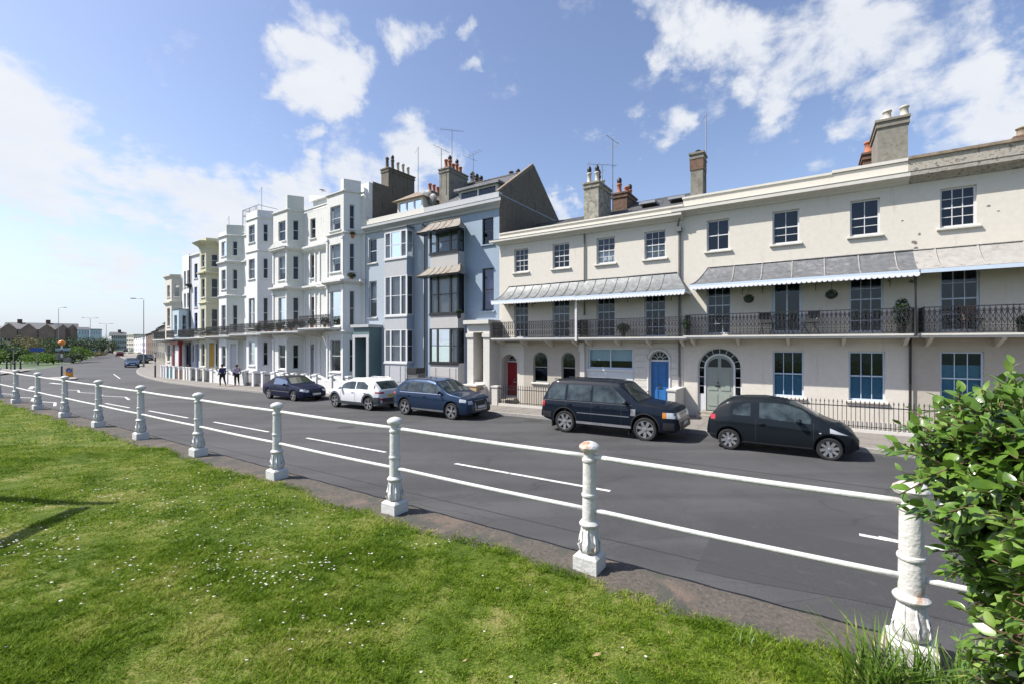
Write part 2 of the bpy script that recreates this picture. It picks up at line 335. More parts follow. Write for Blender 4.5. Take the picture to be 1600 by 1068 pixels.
    def finish(s, wm, ztop, roof=None, back=True, thick=.3):
        """walls with their openings, then sides, back and ceiling as one closed shell"""
        zt = ztop-s.zb; byM = {}
        for g in s.segs.values():
            mb = byM.setdefault(g.m, MB()); wall(mb, g, g.z0, g.z1, g.holes)
        for i, (m, mb) in enumerate(byM.items()):
            if m == wm: continue
            s.part('bay_wall', mb, M[m])
        mb = byM.get(wm, MB()); e = .012; w = s.w; zl = -.9
        mb.add([(e,0,zl),(e,s.depth,zl),(e,s.depth,zt),(e,0,zt)], [(0,3,2,1)]); mb.add([(w-e,0,zl),(w-e,s.depth,zl),(w-e,s.depth,zt),(w-e,0,zt)], [(0,1,2,3)])
        mb.add([(e,s.depth,zl),(w-e,s.depth,zl),(w-e,s.depth,zt),(e,s.depth,zt)], [(0,3,2,1)])
        mb.add([(e,0,zt),(w-e,0,zt),(w-e,s.depth,zt),(e,s.depth,zt)], [(0,1,2,3)])
        s.part('wall', mb, M[wm])
        ib = MB(); ib.add([(.02,.75,zl),(w-.02,.75,zl),(w-.02,.75,zt-.02),(.02,.75,zt-.02)], [(0,1,2,3)])  # near-black sheet added behind the windows so the rooms read as unlit
        s.part('dark_room_backing', ib, M['interior'])
    def moulding(s, name, g, prof, a0, a1, m, m0=0, m1=0):
        mb = MB(); sweep(mb, g, [(o, z-s.zb) for o, z in prof], a0, a1, m0, m1); return s.part(name, mb, M[m])
    def slate_roof(s, ze, zr, m='slate', d0=.35, ridge=None, name='roof', x0=None, x1=None):
        ze -= s.zb; zr -= s.zb; dr = ridge or s.depth/2; x0 = .02 if x0 is None else x0; x1 = s.w-.02 if x1 is None else x1
        mb = MB(); d1 = s.depth-.05
        nrow = 14                                       # slate courses as real steps of the slope
        for (ya, za, yb, zb_) in ((d0, ze, dr, zr), (d1, ze, dr, zr)):
            for k in range(nrow):
                t0, t1 = k/nrow, (k+1)/nrow; y0, y1 = ya+(yb-ya)*t0, ya+(yb-ya)*t1; q0, q1 = za+(zb_-za)*t0+.03, za+(zb_-za)*t1
                mb.add([(x0,y0,q0),(x1,y0,q0),(x1,y1,q1),(x0,y1,q1)], [(0,1,2,3)]); mb.add([(x0,y0,q0-.03),(x1,y0,q0-.03),(x1,y0,q0),(x0,y0,q0)], [(0,1,2,3)])
        for x in (x0, x1): mb.add([(x,d0,ze-.02),(x,dr,zr-.01),(x,d1,ze-.02)], [(0,1,2)])
        mb.box(x0, x1, dr-.08, dr+.08, zr-.02, zr+.05); return s.part(name, mb, M[m])

def pots(H, parent, lst, m, z, r=.12, h=.6, cowl=None):
    """chimney pots as lathes: lst of (x, y)"""
    for i, (x, y) in enumerate(lst):
        mb = MB(); k = random.uniform(.9, 1.12)
        mb.lathe([(r*1.15,0),(r*1.15,.06),(r*.95,.10),(r*.85,h*k*.8),(r*1.08,h*k*.84),(r*1.1,h*k*.95),(r*.9,h*k),(r*.7,h*k),(r*.68,h*k*.7)], (x,y,z), 12)
        o = H.part('chimney_pot', mb, M[m[i % len(m)]], parent, True)
        if cowl and cowl[i % len(cowl)]:
            cb = MB(); cb.lathe([(r*.75,h*k*.9),(r*.9,h*k+.08),(r*1.05,h*k+.16),(r*.8,h*k+.27),(.03,h*k+.33)], (x,y,z), 10); H.part('chimney_cowl', cb, M['cowl'], parent, True)
def stack(H, x0, x1, y0, y1, z0, z1, m, name='chimney'):
    z0 -= H.zb; z1 -= H.zb; mb = MB(); mb.box(x0,x1,y0,y1,z0,z1-.28); mb.box(x0-.05,x1+.05,y0-.05,y1+.05,z1-.28,z1-.20); mb.box(x0-.02,x1+.02,y0-.02,y1+.02,z1-.20,z1-.08)
    mb.box(x0-.07,x1+.07,y0-.07,y1+.07,z1-.08,z1); return H.part(name, mb, M[m]), z1
def aerial(loc, h, label, n=7, rz=0, kind='yagi'):
    root = empty('tv_aerial', loc, rz, label, 'aerial'); mb = MB(); mb.tube([(0,0,-.8),(0,0,h)], .022, 6); mb.build('mast', M['alu'], root)
    ab = MB()
    if kind == 'yagi':
        ab.tube([(-.75,0,h),(.75,0,h+.05)], .012, 4)
        for k in range(n): x = -.7+1.4*k/(n-1); l = .28-.02*k; ab.tube([(x,-l,h+.03),(x,l,h+.03)], .008, 4)
        ab.tube([(.0,-.3,h-.35),(.0,.3,h-.35)], .01, 4)
    else:
        ab.tube([(0,0,h),(0,0,h+.02)], .01, 4); ab.tube([(0,0,h-.05),(-.25,0,h-.5)], .009, 4)
    ab.build('antenna', M['alu'], root); return root

def balcony(H, x0, x1, y0, z, hgt=.88, style=0, m='iron', ret=(True, True), slabm='trim', slab=.12, wob=None, railz=None, under='brackets', step=.125):
    """slab, brackets and decorative iron railing; y0 is the (negative) outset of the front edge"""
    z -= H.zb
    sb = MB(); sb.box(x0, x1, y0, -.003, z-slab, z); sb.box(x0-.03, x1+.03, y0-.04, y0+.06, z-.05, z+.012)
    b = H.part('balcony', sb, M[slabm])
    rb = MB(); runs = [((x0+.05, y0+.05), (x1-.05, y0+.05))]
    if ret[0]: runs.append(((x0+.05, -.03), (x0+.05, y0+.05)))
    if ret[1]: runs.append(((x1-.05, y0+.05), (x1-.05, -.03)))
    for (A, B) in runs:
        L = math.hypot(B[0]-A[0], B[1]-A[1]); n = max(2, round(L/step)); ux, uy = (B[0]-A[0])/L, (B[1]-A[1])/L
        P = lambda a, zz: (A[0]+ux*a, A[1]+uy*a, z+zz)
        rb.tube([P(0,hgt), P(L,hgt)], .022, 4); rb.tube([P(0,.07), P(L,.07)], .014, 4); rb.tube([P(0,hgt-.16), P(L,hgt-.16)], .010, 4)
        if style == 1: rb.tube([P(0,.24), P(L,.24)], .010, 4)
        for k in range(n+1):
            a = L*k/n
            if k % 8 == 0: rb.tube([P(a,0), P(a,hgt+.03)], .017, 4)
            else: rb.tube([P(a,.07), P(a,hgt)], .012, 4)
            if k < n:
                c = a+L/n/2; q = L/n*.36
                if style == 0:
                    if True:
                        for (lo, hi) in ((.16,.40),(.44,.68)): mz = (lo+hi)/2; rb.tube([P(c,lo),P(c-q,mz),P(c,hi),P(c+q,mz),P(c,lo)], .011, 4, False)
                    rb.tube([P(c-q,hgt-.08),P(c,hgt-.03),P(c+q,hgt-.08),P(c,hgt-.13),P(c-q,hgt-.08)], .010, 4, False)
                else:
                    rb.tube([P(c-q,hgt-.20),P(c-q*.9,hgt-.08),P(c,hgt-.16),P(c+q*.9,hgt-.08),P(c+q,hgt-.20),P(c,hgt-.34),P(c-q,hgt-.20)], .015, 4, False)
                    rb.tube([P(c-q,.10),P(c,.22),P(c+q,.10)], .010, 4, False)
                    rb.tube([P(c,.3),P(c-q,.42),P(c,.54),P(c+q,.42),P(c,.3)], .012, 4, False)
    H.part('railing', rb, M[m], b)
    if under:
        kb = MB(); n = max(2, round((x1-x0)/1.35))
        for k in range(n):
            x = x0+.25+(x1-x0-.5)*k/(n-1)
            kb.add([(x-.05,-.004,z-slab),(x+.05,-.004,z-slab),(x+.05,y0+.15,z-slab),(x-.05,y0+.15,z-slab),(x-.05,-.004,z-slab-.3),(x+.05,-.004,z-slab-.3),(x+.05,y0+.2,z-slab-.06),(x-.05,y0+.2,z-slab-.06)],
                   [(0,1,2,3),(4,7,6,5),(0,4,5,1),(1,5,6,2),(2,6,7,3),(3,7,4,0)])
        H.part('bracket', kb, M['trim'], b)
    return b
def canopy(H, x0, x1, ytop, ybot, ztop, zbot, m, ribs=.55, left=True, right=True, val=True, fm='bluewhite', concave=1.0, ribm=None, rib_r=.018, inl=.55, frame=True):
    """hooded metal canopy over a balcony: concave section, hipped ends, raised ribs, scalloped valance"""
    zt, zb = ztop-H.zb, zbot-H.zb; n = 8; prof = []
    for k in range(n+1):
        t = k/n; yy = ytop+(ybot-ytop)*t; zz = zt+(zb-zt)*(1-(1-t)**(1+concave)); prof.append((yy, zz, t))
    mb = MB(); L = lambda t: x0+(inl*(1-t)**1.6 if left else 0); Rx = lambda t: x1-(inl*(1-t)**1.6 if right else 0)
    for dz in (0, -.03):
        vs = []; nx = 12
        for (yy, zz, t) in prof:
            for j in range(nx+1): vs.append((L(t)+(Rx(t)-L(t))*j/nx, yy, zz+dz))
        mb.add(vs, [(i*(nx+1)+j, i*(nx+1)+j+1, (i+1)*(nx+1)+j+1, (i+1)*(nx+1)+j) for i in range(n) for j in range(nx)])
    for on, X in ((left, L), (right, Rx)):
        if on:       # hipped end: from the curved hip line back to the wall
            xe = x0 if X is L else x1; vs = []
            for (yy, zz, t) in prof: vs += [(X(t), yy, zz), (X(t), ytop, zz)]
            mb.add(vs, [(2*k, 2*k+1, 2*k+3, 2*k+2) for k in range(n)])
    c = H.part('canopy', mb, M[m], smooth=True)
    rb = MB(); k = max(1, round((x1-x0-2*inl)/ribs))
    xs = [(x0+inl)+(x1-x0-2*inl)*j/k for j in range(k+1)] if k else []
    for j, x in enumerate(xs):
        if x < x0+.01 or x > x1-.01: continue
        rb.tube([((L(t) if (j == 0 and left) else Rx(t) if (j == k and right) else x), yy, zz+.012) for (yy, zz, t) in prof], rib_r, 5)
    rb.tube([(L(0), ytop-.02, zt+.02), (Rx(0), ytop-.02, zt+.02)], .025, 5)
    H.part('canopy_rib', rb, M[ribm or m], c, True)
    if frame:
        fb = MB(); fb.box(x0-.02, x1+.02, ybot-.03, ybot+.05, zb-.13, zb-.01)
        if left: fb.box(x0-.02, x0+.05, ybot+.05, -.01, zb-.13, zb-.03)
        if right: fb.box(x1-.05, x1+.02, ybot+.05, -.01, zb-.13, zb-.03)
        H.part('fascia', fb, M[fm], c)
    if val:
        vb = MB(); w = .15; n = int((x1-x0)/w); y = ybot-.035
        for k in range(n):
            a = x0+(x1-x0)*k/n; b = x0+(x1-x0)*(k+1)/n; ps = [(a,y,zb-.10)]+[(a+(b-a)*(.5-.5*math.cos(PI*q/4)), y, zb-.165-.062*math.sin(PI*q/4)) for q in range(5)]+[(b,y,zb-.10)]
            ps2 = [(p[0], y+.012, p[2]) for p in ps]; m_ = len(ps); vb.add(ps+ps2, [tuple(range(m_)), tuple(range(m_,2*m_))[::-1]]+[(q,(q+1)%m_,(q+1)%m_+m_,q+m_) for q in range(m_)])
        H.part('valance', vb, M['val'], c)
    return c
def leaves(mb, c, rad, n, size, rnd=random):
    """leaf-sized faces through an ellipsoid's volume"""
    for _ in range(n):
        while True:
            p = Vector((rnd.uniform(-1,1), rnd.uniform(-1,1), rnd.uniform(-1,1)))
            if p.length < 1: break
        p = Vector((c[0]+p.x*rad[0], c[1]+p.y*rad[1], c[2]+p.z*rad[2])); a = Vector((rnd.gauss(0,1), rnd.gauss(0,1), rnd.gauss(0,.7))).normalized()
        b = a.cross(Vector((rnd.gauss(0,1), rnd.gauss(0,1), rnd.gauss(0,1)))).normalized(); s = size*rnd.uniform(.6,1.3)
        mb.add([p-a*s, p+b*s*.45, p+a*s, p-b*s*.45], [(0,1,2,3)])
# ================================================================== cream houses (P pair, R pair)
def A_(x, p=0): return FA.at(x, HY, p)[0]
def Az(x, y, p=0): return FA.at(x, y, p)[1]

def hangings(H, g, pts, z):
    """small wrought brackets under the canopy"""
    mb = MB()
    for a in pts: mb.tube([g.pt(a, -.02, z-H.zb), g.pt(a, -.35, z-H.zb+.02), g.pt(a, -.35, z-H.zb-.22)], .015, 4)
    return H.part('canopy_bracket', mb, M['iron'])

# ---- left-hand cream cottage with red door
H = House(FA, -14.0, -8.96, 'cream terraced house with the red door, two arched ground-floor windows and lead balcony canopy', group='terraced houses')
g = H.seg('up', (-14.0,0), (-8.96,0), 3.2, 9.0, 'cream2'); gp = H.seg('porch', (-14.0,0), (-12.45,0), -.9, 3.2, 'cream'); gg = H.seg('gr', (-12.45,0), (-8.96,0), -.9, 3.2, 'buff')
X = lambda a: a+14.0
for a0, a1 in ((-13.04,-12.19),(-10.75,-9.82)):
    H.window(g, X(a0), X(a1), 6.86, 8.08, 3, 2, 2); H.window(g, X(a0), X(a1), 3.42, 5.75, 3, 3, 3, fm='bluewhite', sill=False)
for a0, a1, c in ((-11.88,-11.04,None),(-10.26,-9.50,None)): H.window(gg, a0+12.45, a1+12.45, 1.15, 2.70, 1, 1, 1, fm='greyd', arch=True, curtain=c, cfrac=(0,.9))
H.door(gp, .12, 1.14, .32, 2.55, 'redd', r=.60, fan=.40, archfan=True)
H.moulding('porch_cornice', gp, [(0.002,2.98),(.06,2.98),(.09,3.06),(.09,3.16),(0.002,3.16)], 0, 1.55, 'trim')
sb = MB(); sbox(sb, gp, .05, 1.2, -.7, .8, -.6, .12-H.zb+.10); sbox(sb, gp, .1, 1.15, -.35, .8, .12-H.zb+.10, .20-H.zb+.08); H.part('doorstep', sb, M['stone'])
H.finish('cream2', 9.0)
for gs in ('porch','gr'): pass
H.moulding('cornice', g, [(0.003,8.36),(.08,8.38),(.12,8.44),(.28,8.50),(.40,8.53),(.40,8.62),(.42,8.65),(0.003,8.70)], 0, 5.04, 'trim', 1.0, 0)
H.moulding('coping', g, [(.05,8.98),(.05,9.05),(-.3,9.05),(-.3,8.98)], 0, 5.03, 'trim')
sb = MB(); sbox(sb, g, 4.80, 5.04, -.14, -.002, -.5, 3.2); sbox(sb, g, 4.76, 5.03, -.20, -.141, 2.75, 3.2); H.part('pilaster', sb, M['trim'])
sb = MB(); sbox(sb, g, 4.93, 5.03, -.98, -.9, 3.25, 5.3); sbox(sb, g, 4.95, 5.03, -.9, -.01, 5.1, 5.2); H.part('balcony_divider', sb, M['whitep'])
H.slate_roof(8.85, 10.45); balcony(H, .12, 4.92, -.90, 3.38, .82, 0); canopy(H, .30, 5.05, -.02, -1.15, 6.12, 5.32, 'leadp', .52, True, False, inl=.34)
hangings(H, g, (.9, 2.3, 3.9), 5.15)
mb = MB(); mb.tube([(5.0,-.06,4.5),(5.0,-.06,8.5)], .035, 6); H.part('downpipe', mb, M['pipe'])
x0, x1 = A_(911,-.6)-H.s0, A_(935,-.6)-H.s0
st, zt = stack(H, x0+.05, x1, .6, 2.3, 8.9, 11.05, 'lichstack'); pots(H, st, [(x0+.25,.8),(x0+.66,.8)], ['potw'], zt, .11, .55, [1,1]); pots(H, st, [(x0+.5,1.35),(x0+.5,1.9)], ['potd','potw'], zt, .13, .5, [1,0])
st, zt = stack(H, x0+.6, x1+.6, 3.0, 4.6, 9, 11.1, 'brick'); pots(H, st, [(x0+.9,3.3),(x0+1.1,3.9),(x0+1.1,4.4)], ['pot'], zt, .13, .55, [1,0,1])
HP1 = H

# ---- cream house with the blue door
H = House(FA, -8.96, -4.45, 'cream terraced house with the bright blue door and wide shop-style front window', group='terraced houses')
g = H.seg('up', (-8.96,0), (-4.45,0), 3.2, 9.0, 'cream2'); gg = H.seg('gr', (-8.96,0), (-4.45,0), -.9, 3.2, 'trim')
X = lambda a: a+8.96
for i, (a0, a1) in enumerate(((-8.40,-7.49),(-6.12,-5.19))):
    H.window(g, X(a0), X(a1), 6.86, 8.08, 3, 2, 2, curtain='cblind', cfrac=(0,.5)); H.window(g, X(a0), X(a1), 3.42, 5.75, 3, 3, 3, fm='bluewhite', sill=False)
H.window(gg, X(-8.83), X(-6.63), 1.93, 2.90, 2, 0, 0, fm='bluewhite', r=.1, curtain='tealb', cfrac=(.38,1), sill=False, bar=.05, fr=.07)
mb = MB(); sbox(mb, gg, X(-8.83), X(-6.63), -.02, -.001, .16-H.zb, 1.84-H.zb); H.part('window_panel', mb, M['cblind']); mb = MB(); sbox(mb, gg, X(-8.9), X(-6.56), -.06, -.001, 1.845-H.zb, 1.925-H.zb); H.part('transom', mb, M['whitep'])
H.door(gg, X(-5.89), X(-5.06), .36, 2.80, 'blued', r=.14, fan=.44, archfan=True, panels=((0,.36),(.44,1)))
H.finish('cream2', 9.0)
H.moulding('cornice', g, [(0.003,8.36),(.08,8.38),(.12,8.44),(.28,8.50),(.40,8.53),(.40,8.62),(.42,8.65),(0.003,8.70)], .002, 4.51, 'trim')
H.moulding('coping', g, [(.05,8.98),(.05,9.05),(-.3,9.05),(-.3,8.98)], 0, 4.49, 'trim')
mb = MB(); z = .05; dl, dr = X(-5.89)-.09, X(-5.06)+.09
while z < 3.1:                        # rusticated courses with open joints
    z1 = min(z+.27, 3.12)
    if z < 2.45: sbox(mb, gg, X(-6.56), dl, -.03, -.001, z-H.zb, z1-H.zb); sbox(mb, gg, dr, 4.50, -.03, -.001, z-H.zb, z1-H.zb)
    else:
        k = .25 if z < 2.7 else 9
        if k < 1: sbox(mb, gg, X(-6.56), dl+.1, -.03, -.001, z-H.zb, z1-H.zb); sbox(mb, gg, dr-.1, 4.50, -.03, -.001, z-H.zb, z1-H.zb)
        else: sbox(mb, gg, X(-6.56), 4.50, -.03, -.001, z-H.zb, z1-H.zb)
    z = z1+.018
H.part('rusticated_facing', mb, M['trim'])
P = [gg.pt(p[0],-.035,p[1]) for p in arc_pts(X(-5.89)-.05, X(-5.06)+.05, 2.85-H.zb, 14)]; mb = MB(); mb.tube([gg.pt(X(-5.89)-.05,-.035,.3-H.zb)]+P+[gg.pt(X(-5.06)+.05,-.035,.3-H.zb)], .05, 5); H.part('door_surround', mb, M['whitep'])
sb = MB(); sbox(sb, gg, X(-5.99), X(-4.96), -.75, .0, -.5, .24-H.zb); sbox(sb, gg, X(-5.95), X(-5.0), -.4, .14, .24-H.zb, .36-H.zb); H.part('doorstep', sb, M['stone'])
H.slate_roof(8.85, 10.75); balcony(H, .06, 4.80, -.90, 3.38, .82, 0); canopy(H, .0, 4.81, -.02, -1.15, 6.14, 5.30, 'leadp', .52, False, True, inl=.55)
hangings(H, g, (.9, 2.2, 3.0, 4.1), 5.15)
mb = MB()
for x in (1.9, 3.3): mb.box(x, x+.8, 2.2, 3.0, 10.0, 10.12)
H.part('rooflight', mb, M['alu'])
mb = MB(); mb.tube([(4.36,-.07,-.1),(4.36,-.07,7.9),(4.30,-.10,8.1),(4.42,-.30,8.35)], .045, 6); mb.box(4.26,4.46,-.2,-.02,7.85,8.05); H.part('downpipe', mb, M['pipe'])
HP2 = H

# ---- wide cream house with the arched grey-green door
H = House(FA, -4.45, 2.87, 'wide cream terraced house with the arched grey-green door, three bays and dark lead canopy', group='terraced houses')
g = H.seg('up', (-4.45,0), (2.87,0), 3.3, 9.28, 'cream'); gg = H.seg('gr', (-4.45,0), (2.87,0), -.9, 3.3, 'cream')
X = lambda a: a+4.45
for (a0, a1), ru, rl, c in (((-3.52,-2.66),1,1,2),((-1.14,-.26),1,2,2),((1.28,2.12),1,2,2)): H.window(g, X(a0), X(a1), 6.93, 8.20, c, ru, rl, split=.5)
H.window(g, X(-3.52), X(-2.60), 3.50, 5.85, 3, 3, 3, fm='bluewhite', sill=False)
H.window(g, X(-1.16), X(-.16), 3.50, 5.85, 2, 1, 1, fm='bluewhite', sill=False, sideby=True, fr=.1)
H.window(g, X(1.26), X(2.21), 3.50, 5.85, 3, 3, 3, fm='bluewhite', sill=False)
for a0, a1 in ((-1.13,-.12),(1.24,2.26)): H.window(gg, X(a0), X(a1), 1.10, 2.83, 3, 1, 1, fm='bluewhite', curtain='blind', cfrac=(0,.52))
# arched doorway: one big opening holding sidelights, arched light ring and door
a0, a1, z1 = X(-3.87), X(-2.21), 2.95; b0, b1, w1 = X(-3.50), X(-2.54), 2.60
gg.holes.append((a0, a1, .34-H.zb, z1-H.zb, True, .2))
Z = lambda z: z-H.zb
fb = MB(); c = (a0+a1)/2; Ro = (a1-a0)/2; Ri = (b1-b0)/2+.06
def ring(mb, c, r0, r1, zc, i0, i1, n=16, t0=0, t1=PI):
    for k in range(n):
        ta, tb = t0+(t1-t0)*k/n, t0+(t1-t0)*(k+1)/n
        vs = [gg.pt(c-r*math.cos(t), i, zc+r*math.sin(t)) for i in (i0, i1) for r, t in ((r0,ta),(r1,ta),(r1,tb),(r0,tb))]
        mb.add(vs, [(0,1,2,3),(7,6,5,4),(1,5,6,2),(0,3,7,4)])
zc = Z(z1)-Ro
ring(fb, c, Ri-.02, Ri+.05, zc, .06, .16); ring(fb, c, Ro-.05, Ro-.001, zc, .08, .16)
sbox(fb, gg, c-Ri-.05, c-Ri+.02, .06, .16, Z(.34), zc); sbox(fb, gg, c+Ri-.02, c+Ri+.05, .06, .16, Z(.34), zc)
sbox(fb, gg, a0, a0+.05, .08, .16, Z(.34), zc); sbox(fb, gg, a1-.05, a1, .08, .16, Z(.34), zc)
for k in range(1, 8): t = PI*k/8; fb.tube([gg.pt(c-r*math.cos(t), .12, zc+r*math.sin(t)) for r in (Ri, Ro-.02)], .015, 4)
for s_ in (-1, 1):
    e0, e1 = (a0+.05, c-Ri-.05) if s_ < 0 else (c+Ri+.05, a1-.05)
    for z in (zc, zc-.38, zc-.76, 1.02-H.zb): sbox(fb, gg, e0, e1, .09, .15, z-.014, z+.014)
    sbox(fb, gg, e0, e1, .08, .15, Z(.34), Z(1.0))
H.part('door_surround', fb, M['whitep'])
pb = MB(); P = [(c+(p[0]-c)*.97, p[1]-.02) for p in arc_pts(a0, a1, Z(z1), 16)]; pb.add([gg.pt(a0+.03,.175,Z(1.0))]+[gg.pt(p[0],.175,p[1]) for p in P]+[gg.pt(a1-.03,.175,Z(1.0))], [tuple(range(len(P)+2))[::-1]])
db = MB(); zd = zc; rd = Ri-.02
pts = [gg.pt(c-rd,.09,Z(.36))]+[gg.pt(c-rd*math.cos(PI*k/14),.09,zd+rd*math.sin(PI*k/14)) for k in range(15)]+[gg.pt(c+rd,.09,Z(.36))]
q = [tuple(Vector(p)+Vector((0,.05,0))) for p in pts]; n = len(pts); db.add(pts+q, [tuple(range(n))[::-1], tuple(range(n,2*n))]+[(k,(k+1)%n,(k+1)%n+n,k+n) for k in range(n)])
for e0 in (c-rd+.10, c+.05): sbox(db, gg, e0, e0+rd-.17, .07, .089, Z(.55), Z(1.05)); sbox(db, gg, e0, e0+rd-.17, .07, .089, Z(1.2), zd-.12)
d = H.part('door', db, M['greyd']); 
lb = MB()
for s_ in (-1, 1):
    ps = [gg.pt(c+s_*.06,.084,zd+.03)]+[gg.pt(c+s_*(.06+(rd-.14)*math.sin(t)),.084,zd+.03+(rd-.16)*math.cos(t)) for t in [PI/2*k/7 for k in range(8)]]
    lb.add(ps, [tuple(range(len(ps)))])
H.part('pane', lb, M['blackw'], d); H.part('fanlight', pb, GLASS, d)
kb = MB(); kb.lathe([(0,0),(.03,0),(.035,.02),(.012,.03),(.012,.06)], gg.pt(c-.05,.02,Z(1.52)), 8, 'y'); kb.box(c-.16,c+.02,.06,.088,Z(1.35),Z(1.40)); H.part('door_knob', kb, M['iron'], d)
sb = MB(); sbox(sb, gg, a0+.05, a1-.05, -.62, .0, -.5, Z(.22)); sbox(sb, gg, a0+.15, a1-.15, -.32, .18, Z(.22), Z(.34)); H.part('doorstep', sb, M['stone'])
H.finish('cream', 9.28)
pr = [(0.003,8.50),(.08,8.52),(.12,8.58),(.30,8.64),(.42,8.67),(.42,8.78),(.44,8.82),(0.003,8.88)]
H.moulding('cornice', g, pr, 0, 7.32, 'trim', 1.0, 0); H.moulding('coping', g, [(.05,9.26),(.05,9.34),(-.3,9.34),(-.3,9.26)], -.04, 5.2, 'trim'); H.moulding('coping', g, [(.06,9.30),(.06,9.40),(-.3,9.40),(-.3,9.30)], 5.2, 7.31, 'trim')
H.slate_roof(9.1, 10.42, 'redtile'); balcony(H, .22, 7.46, -.90, 3.42, .84, 1, under='b'); canopy(H, .50, 7.44, -.02, -1.15, 6.24, 5.46, 'lead', .94, True, False, inl=.48, ribm='lead2', rib_r=.024)
hangings(H, g, (1.0, 2.3, 3.0, 4.7, 6.2, 6.8), 5.25)
mb = MB(); mb.tube([(7.36,-.10,-.2),(7.36,-.10,3.2),(7.36,-1.0,3.3),(7.36,-1.0,5.2)], .04, 6); H.part('downpipe', mb, M['iron'])
x0, x1 = A_(1079,-.5)-H.s0, A_(1098,-.5)-H.s0
st, zt = stack(H, x0, x1, .5, 1.2, 9.1, 11.35, 'stack'); mb = MB(); mb.box(x0-.03,x1+.03,.47,1.23,zt-.75,zt-.285); H.part('chimney_head', mb, M['brick'], st); pots(H, st, [((x0+x1)/2,.8)], ['potd'], zt, .1, .18, [0])
x0, x1 = A_(1371,-.7)-H.s0, A_(1420,-.7)-H.s0
st, zt = stack(H, x0, x1-.02, .7, 2.5, 9.2, 11.15, 'stack'); pots(H, st, [(x0+.3,.95),(x0+.78,.95),(x0+.3,1.6)], ['potw'], zt, .13, .42, [0]); pots(H, st, [(x0+.2,2.1)], ['pot'], zt, .14, .4)
st, zt = stack(H, x0-.2, x0+.5, 3.2, 4.4, 9.2, 10.9, 'brick'); pots(H, st, [(x0,3.4),(x0+.3,3.9)], ['pot'], zt, .16, .5)
HR1 = H

# ---- house at the right edge
H = House(FA, 2.87, 10.2, 'cream terraced house at the right edge with lichened parapet and flaking white canopy', group='terraced houses')
g = H.seg('up', (2.87,0), (10.2,0), 3.3, 8.55, 'cream'); g2 = H.seg('par', (2.87,0), (10.2,0), 8.55, 9.36, 'weather'); gg = H.seg('gr', (2.87,0), (10.2,0), -.9, 3.3, 'buff')
X = lambda a: a-2.87
for a0 in (3.67, 6.4, 8.8):
    H.window(g, X(a0), X(a0+.87), 6.91, 8.20, 3, 2, 2); H.window(g, X(a0), X(a0+.94), 3.50, 5.65, 3, 2, 2, fm='bluewhite', sill=False); H.window(gg, X(a0), X(a0+1.04), 1.10, 2.85, 3, 1, 1, fm='bluewhite', curtain='blind', cfrac=(0,.75))
H.finish('cream', 9.36)
H.moulding('cornice', g, [(0.003,8.50),(.08,8.52),(.12,8.58),(.30,8.64),(.42,8.67),(.42,8.78),(.44,8.82),(0.003,8.88)], .002, 7.3, 'weather'); H.moulding('coping', g, [(.07,9.34),(.07,9.43),(-.3,9.43),(-.3,9.34)], .01, 7.3, 'tile')
H.slate_roof(9.1, 10.6); balcony(H, .22, 7.3, -.90, 3.42, .84, 1, under='b'); canopy(H, .12, 7.3, -.02, -1.15, 6.24, 5.46, 'patchy', 1.05, False, False, val=False, ribm='patchy', rib_r=.028)
mb = MB()
for x in (.8, 1.2, 1.7): mb.box(x, x+.25, 1.9, 2.5, 9.9, 10.75+.1*x)
st, zt = stack(H, 2.75, 3.7, .8, 2.0, 9.2, 9.75, 'brick'); pots(H, st, [(2.95,1.0),(3.35,1.0)], ['tile'], zt, .15, .35)
HR2 = H
r_ = random.Random(4); mb = MB(); PEEL = mat('bare_grey_cement', (.22,.20,.18), .95, var=.3)
for (px, py, rr) in ((1429,379,.09),(1431,388,.07),(1428,391,.06),(1425,440,.10),(1437,366,.05),(1560,330,.04),(1545,322,.05),(1410,345,.04)):
    a, z = FA.at(px, py, .005); ps = [(a-H.s0+rr*r_.uniform(.5,1.2)*math.cos(2*PI*k/9), -.004, z-H.zb+rr*r_.uniform(.5,1.2)*math.sin(2*PI*k/9)*.8) for k in range(9)]; mb.add(ps, [tuple(range(9))]); H.part('peeled_patch', mb, PEEL); mb = MB()

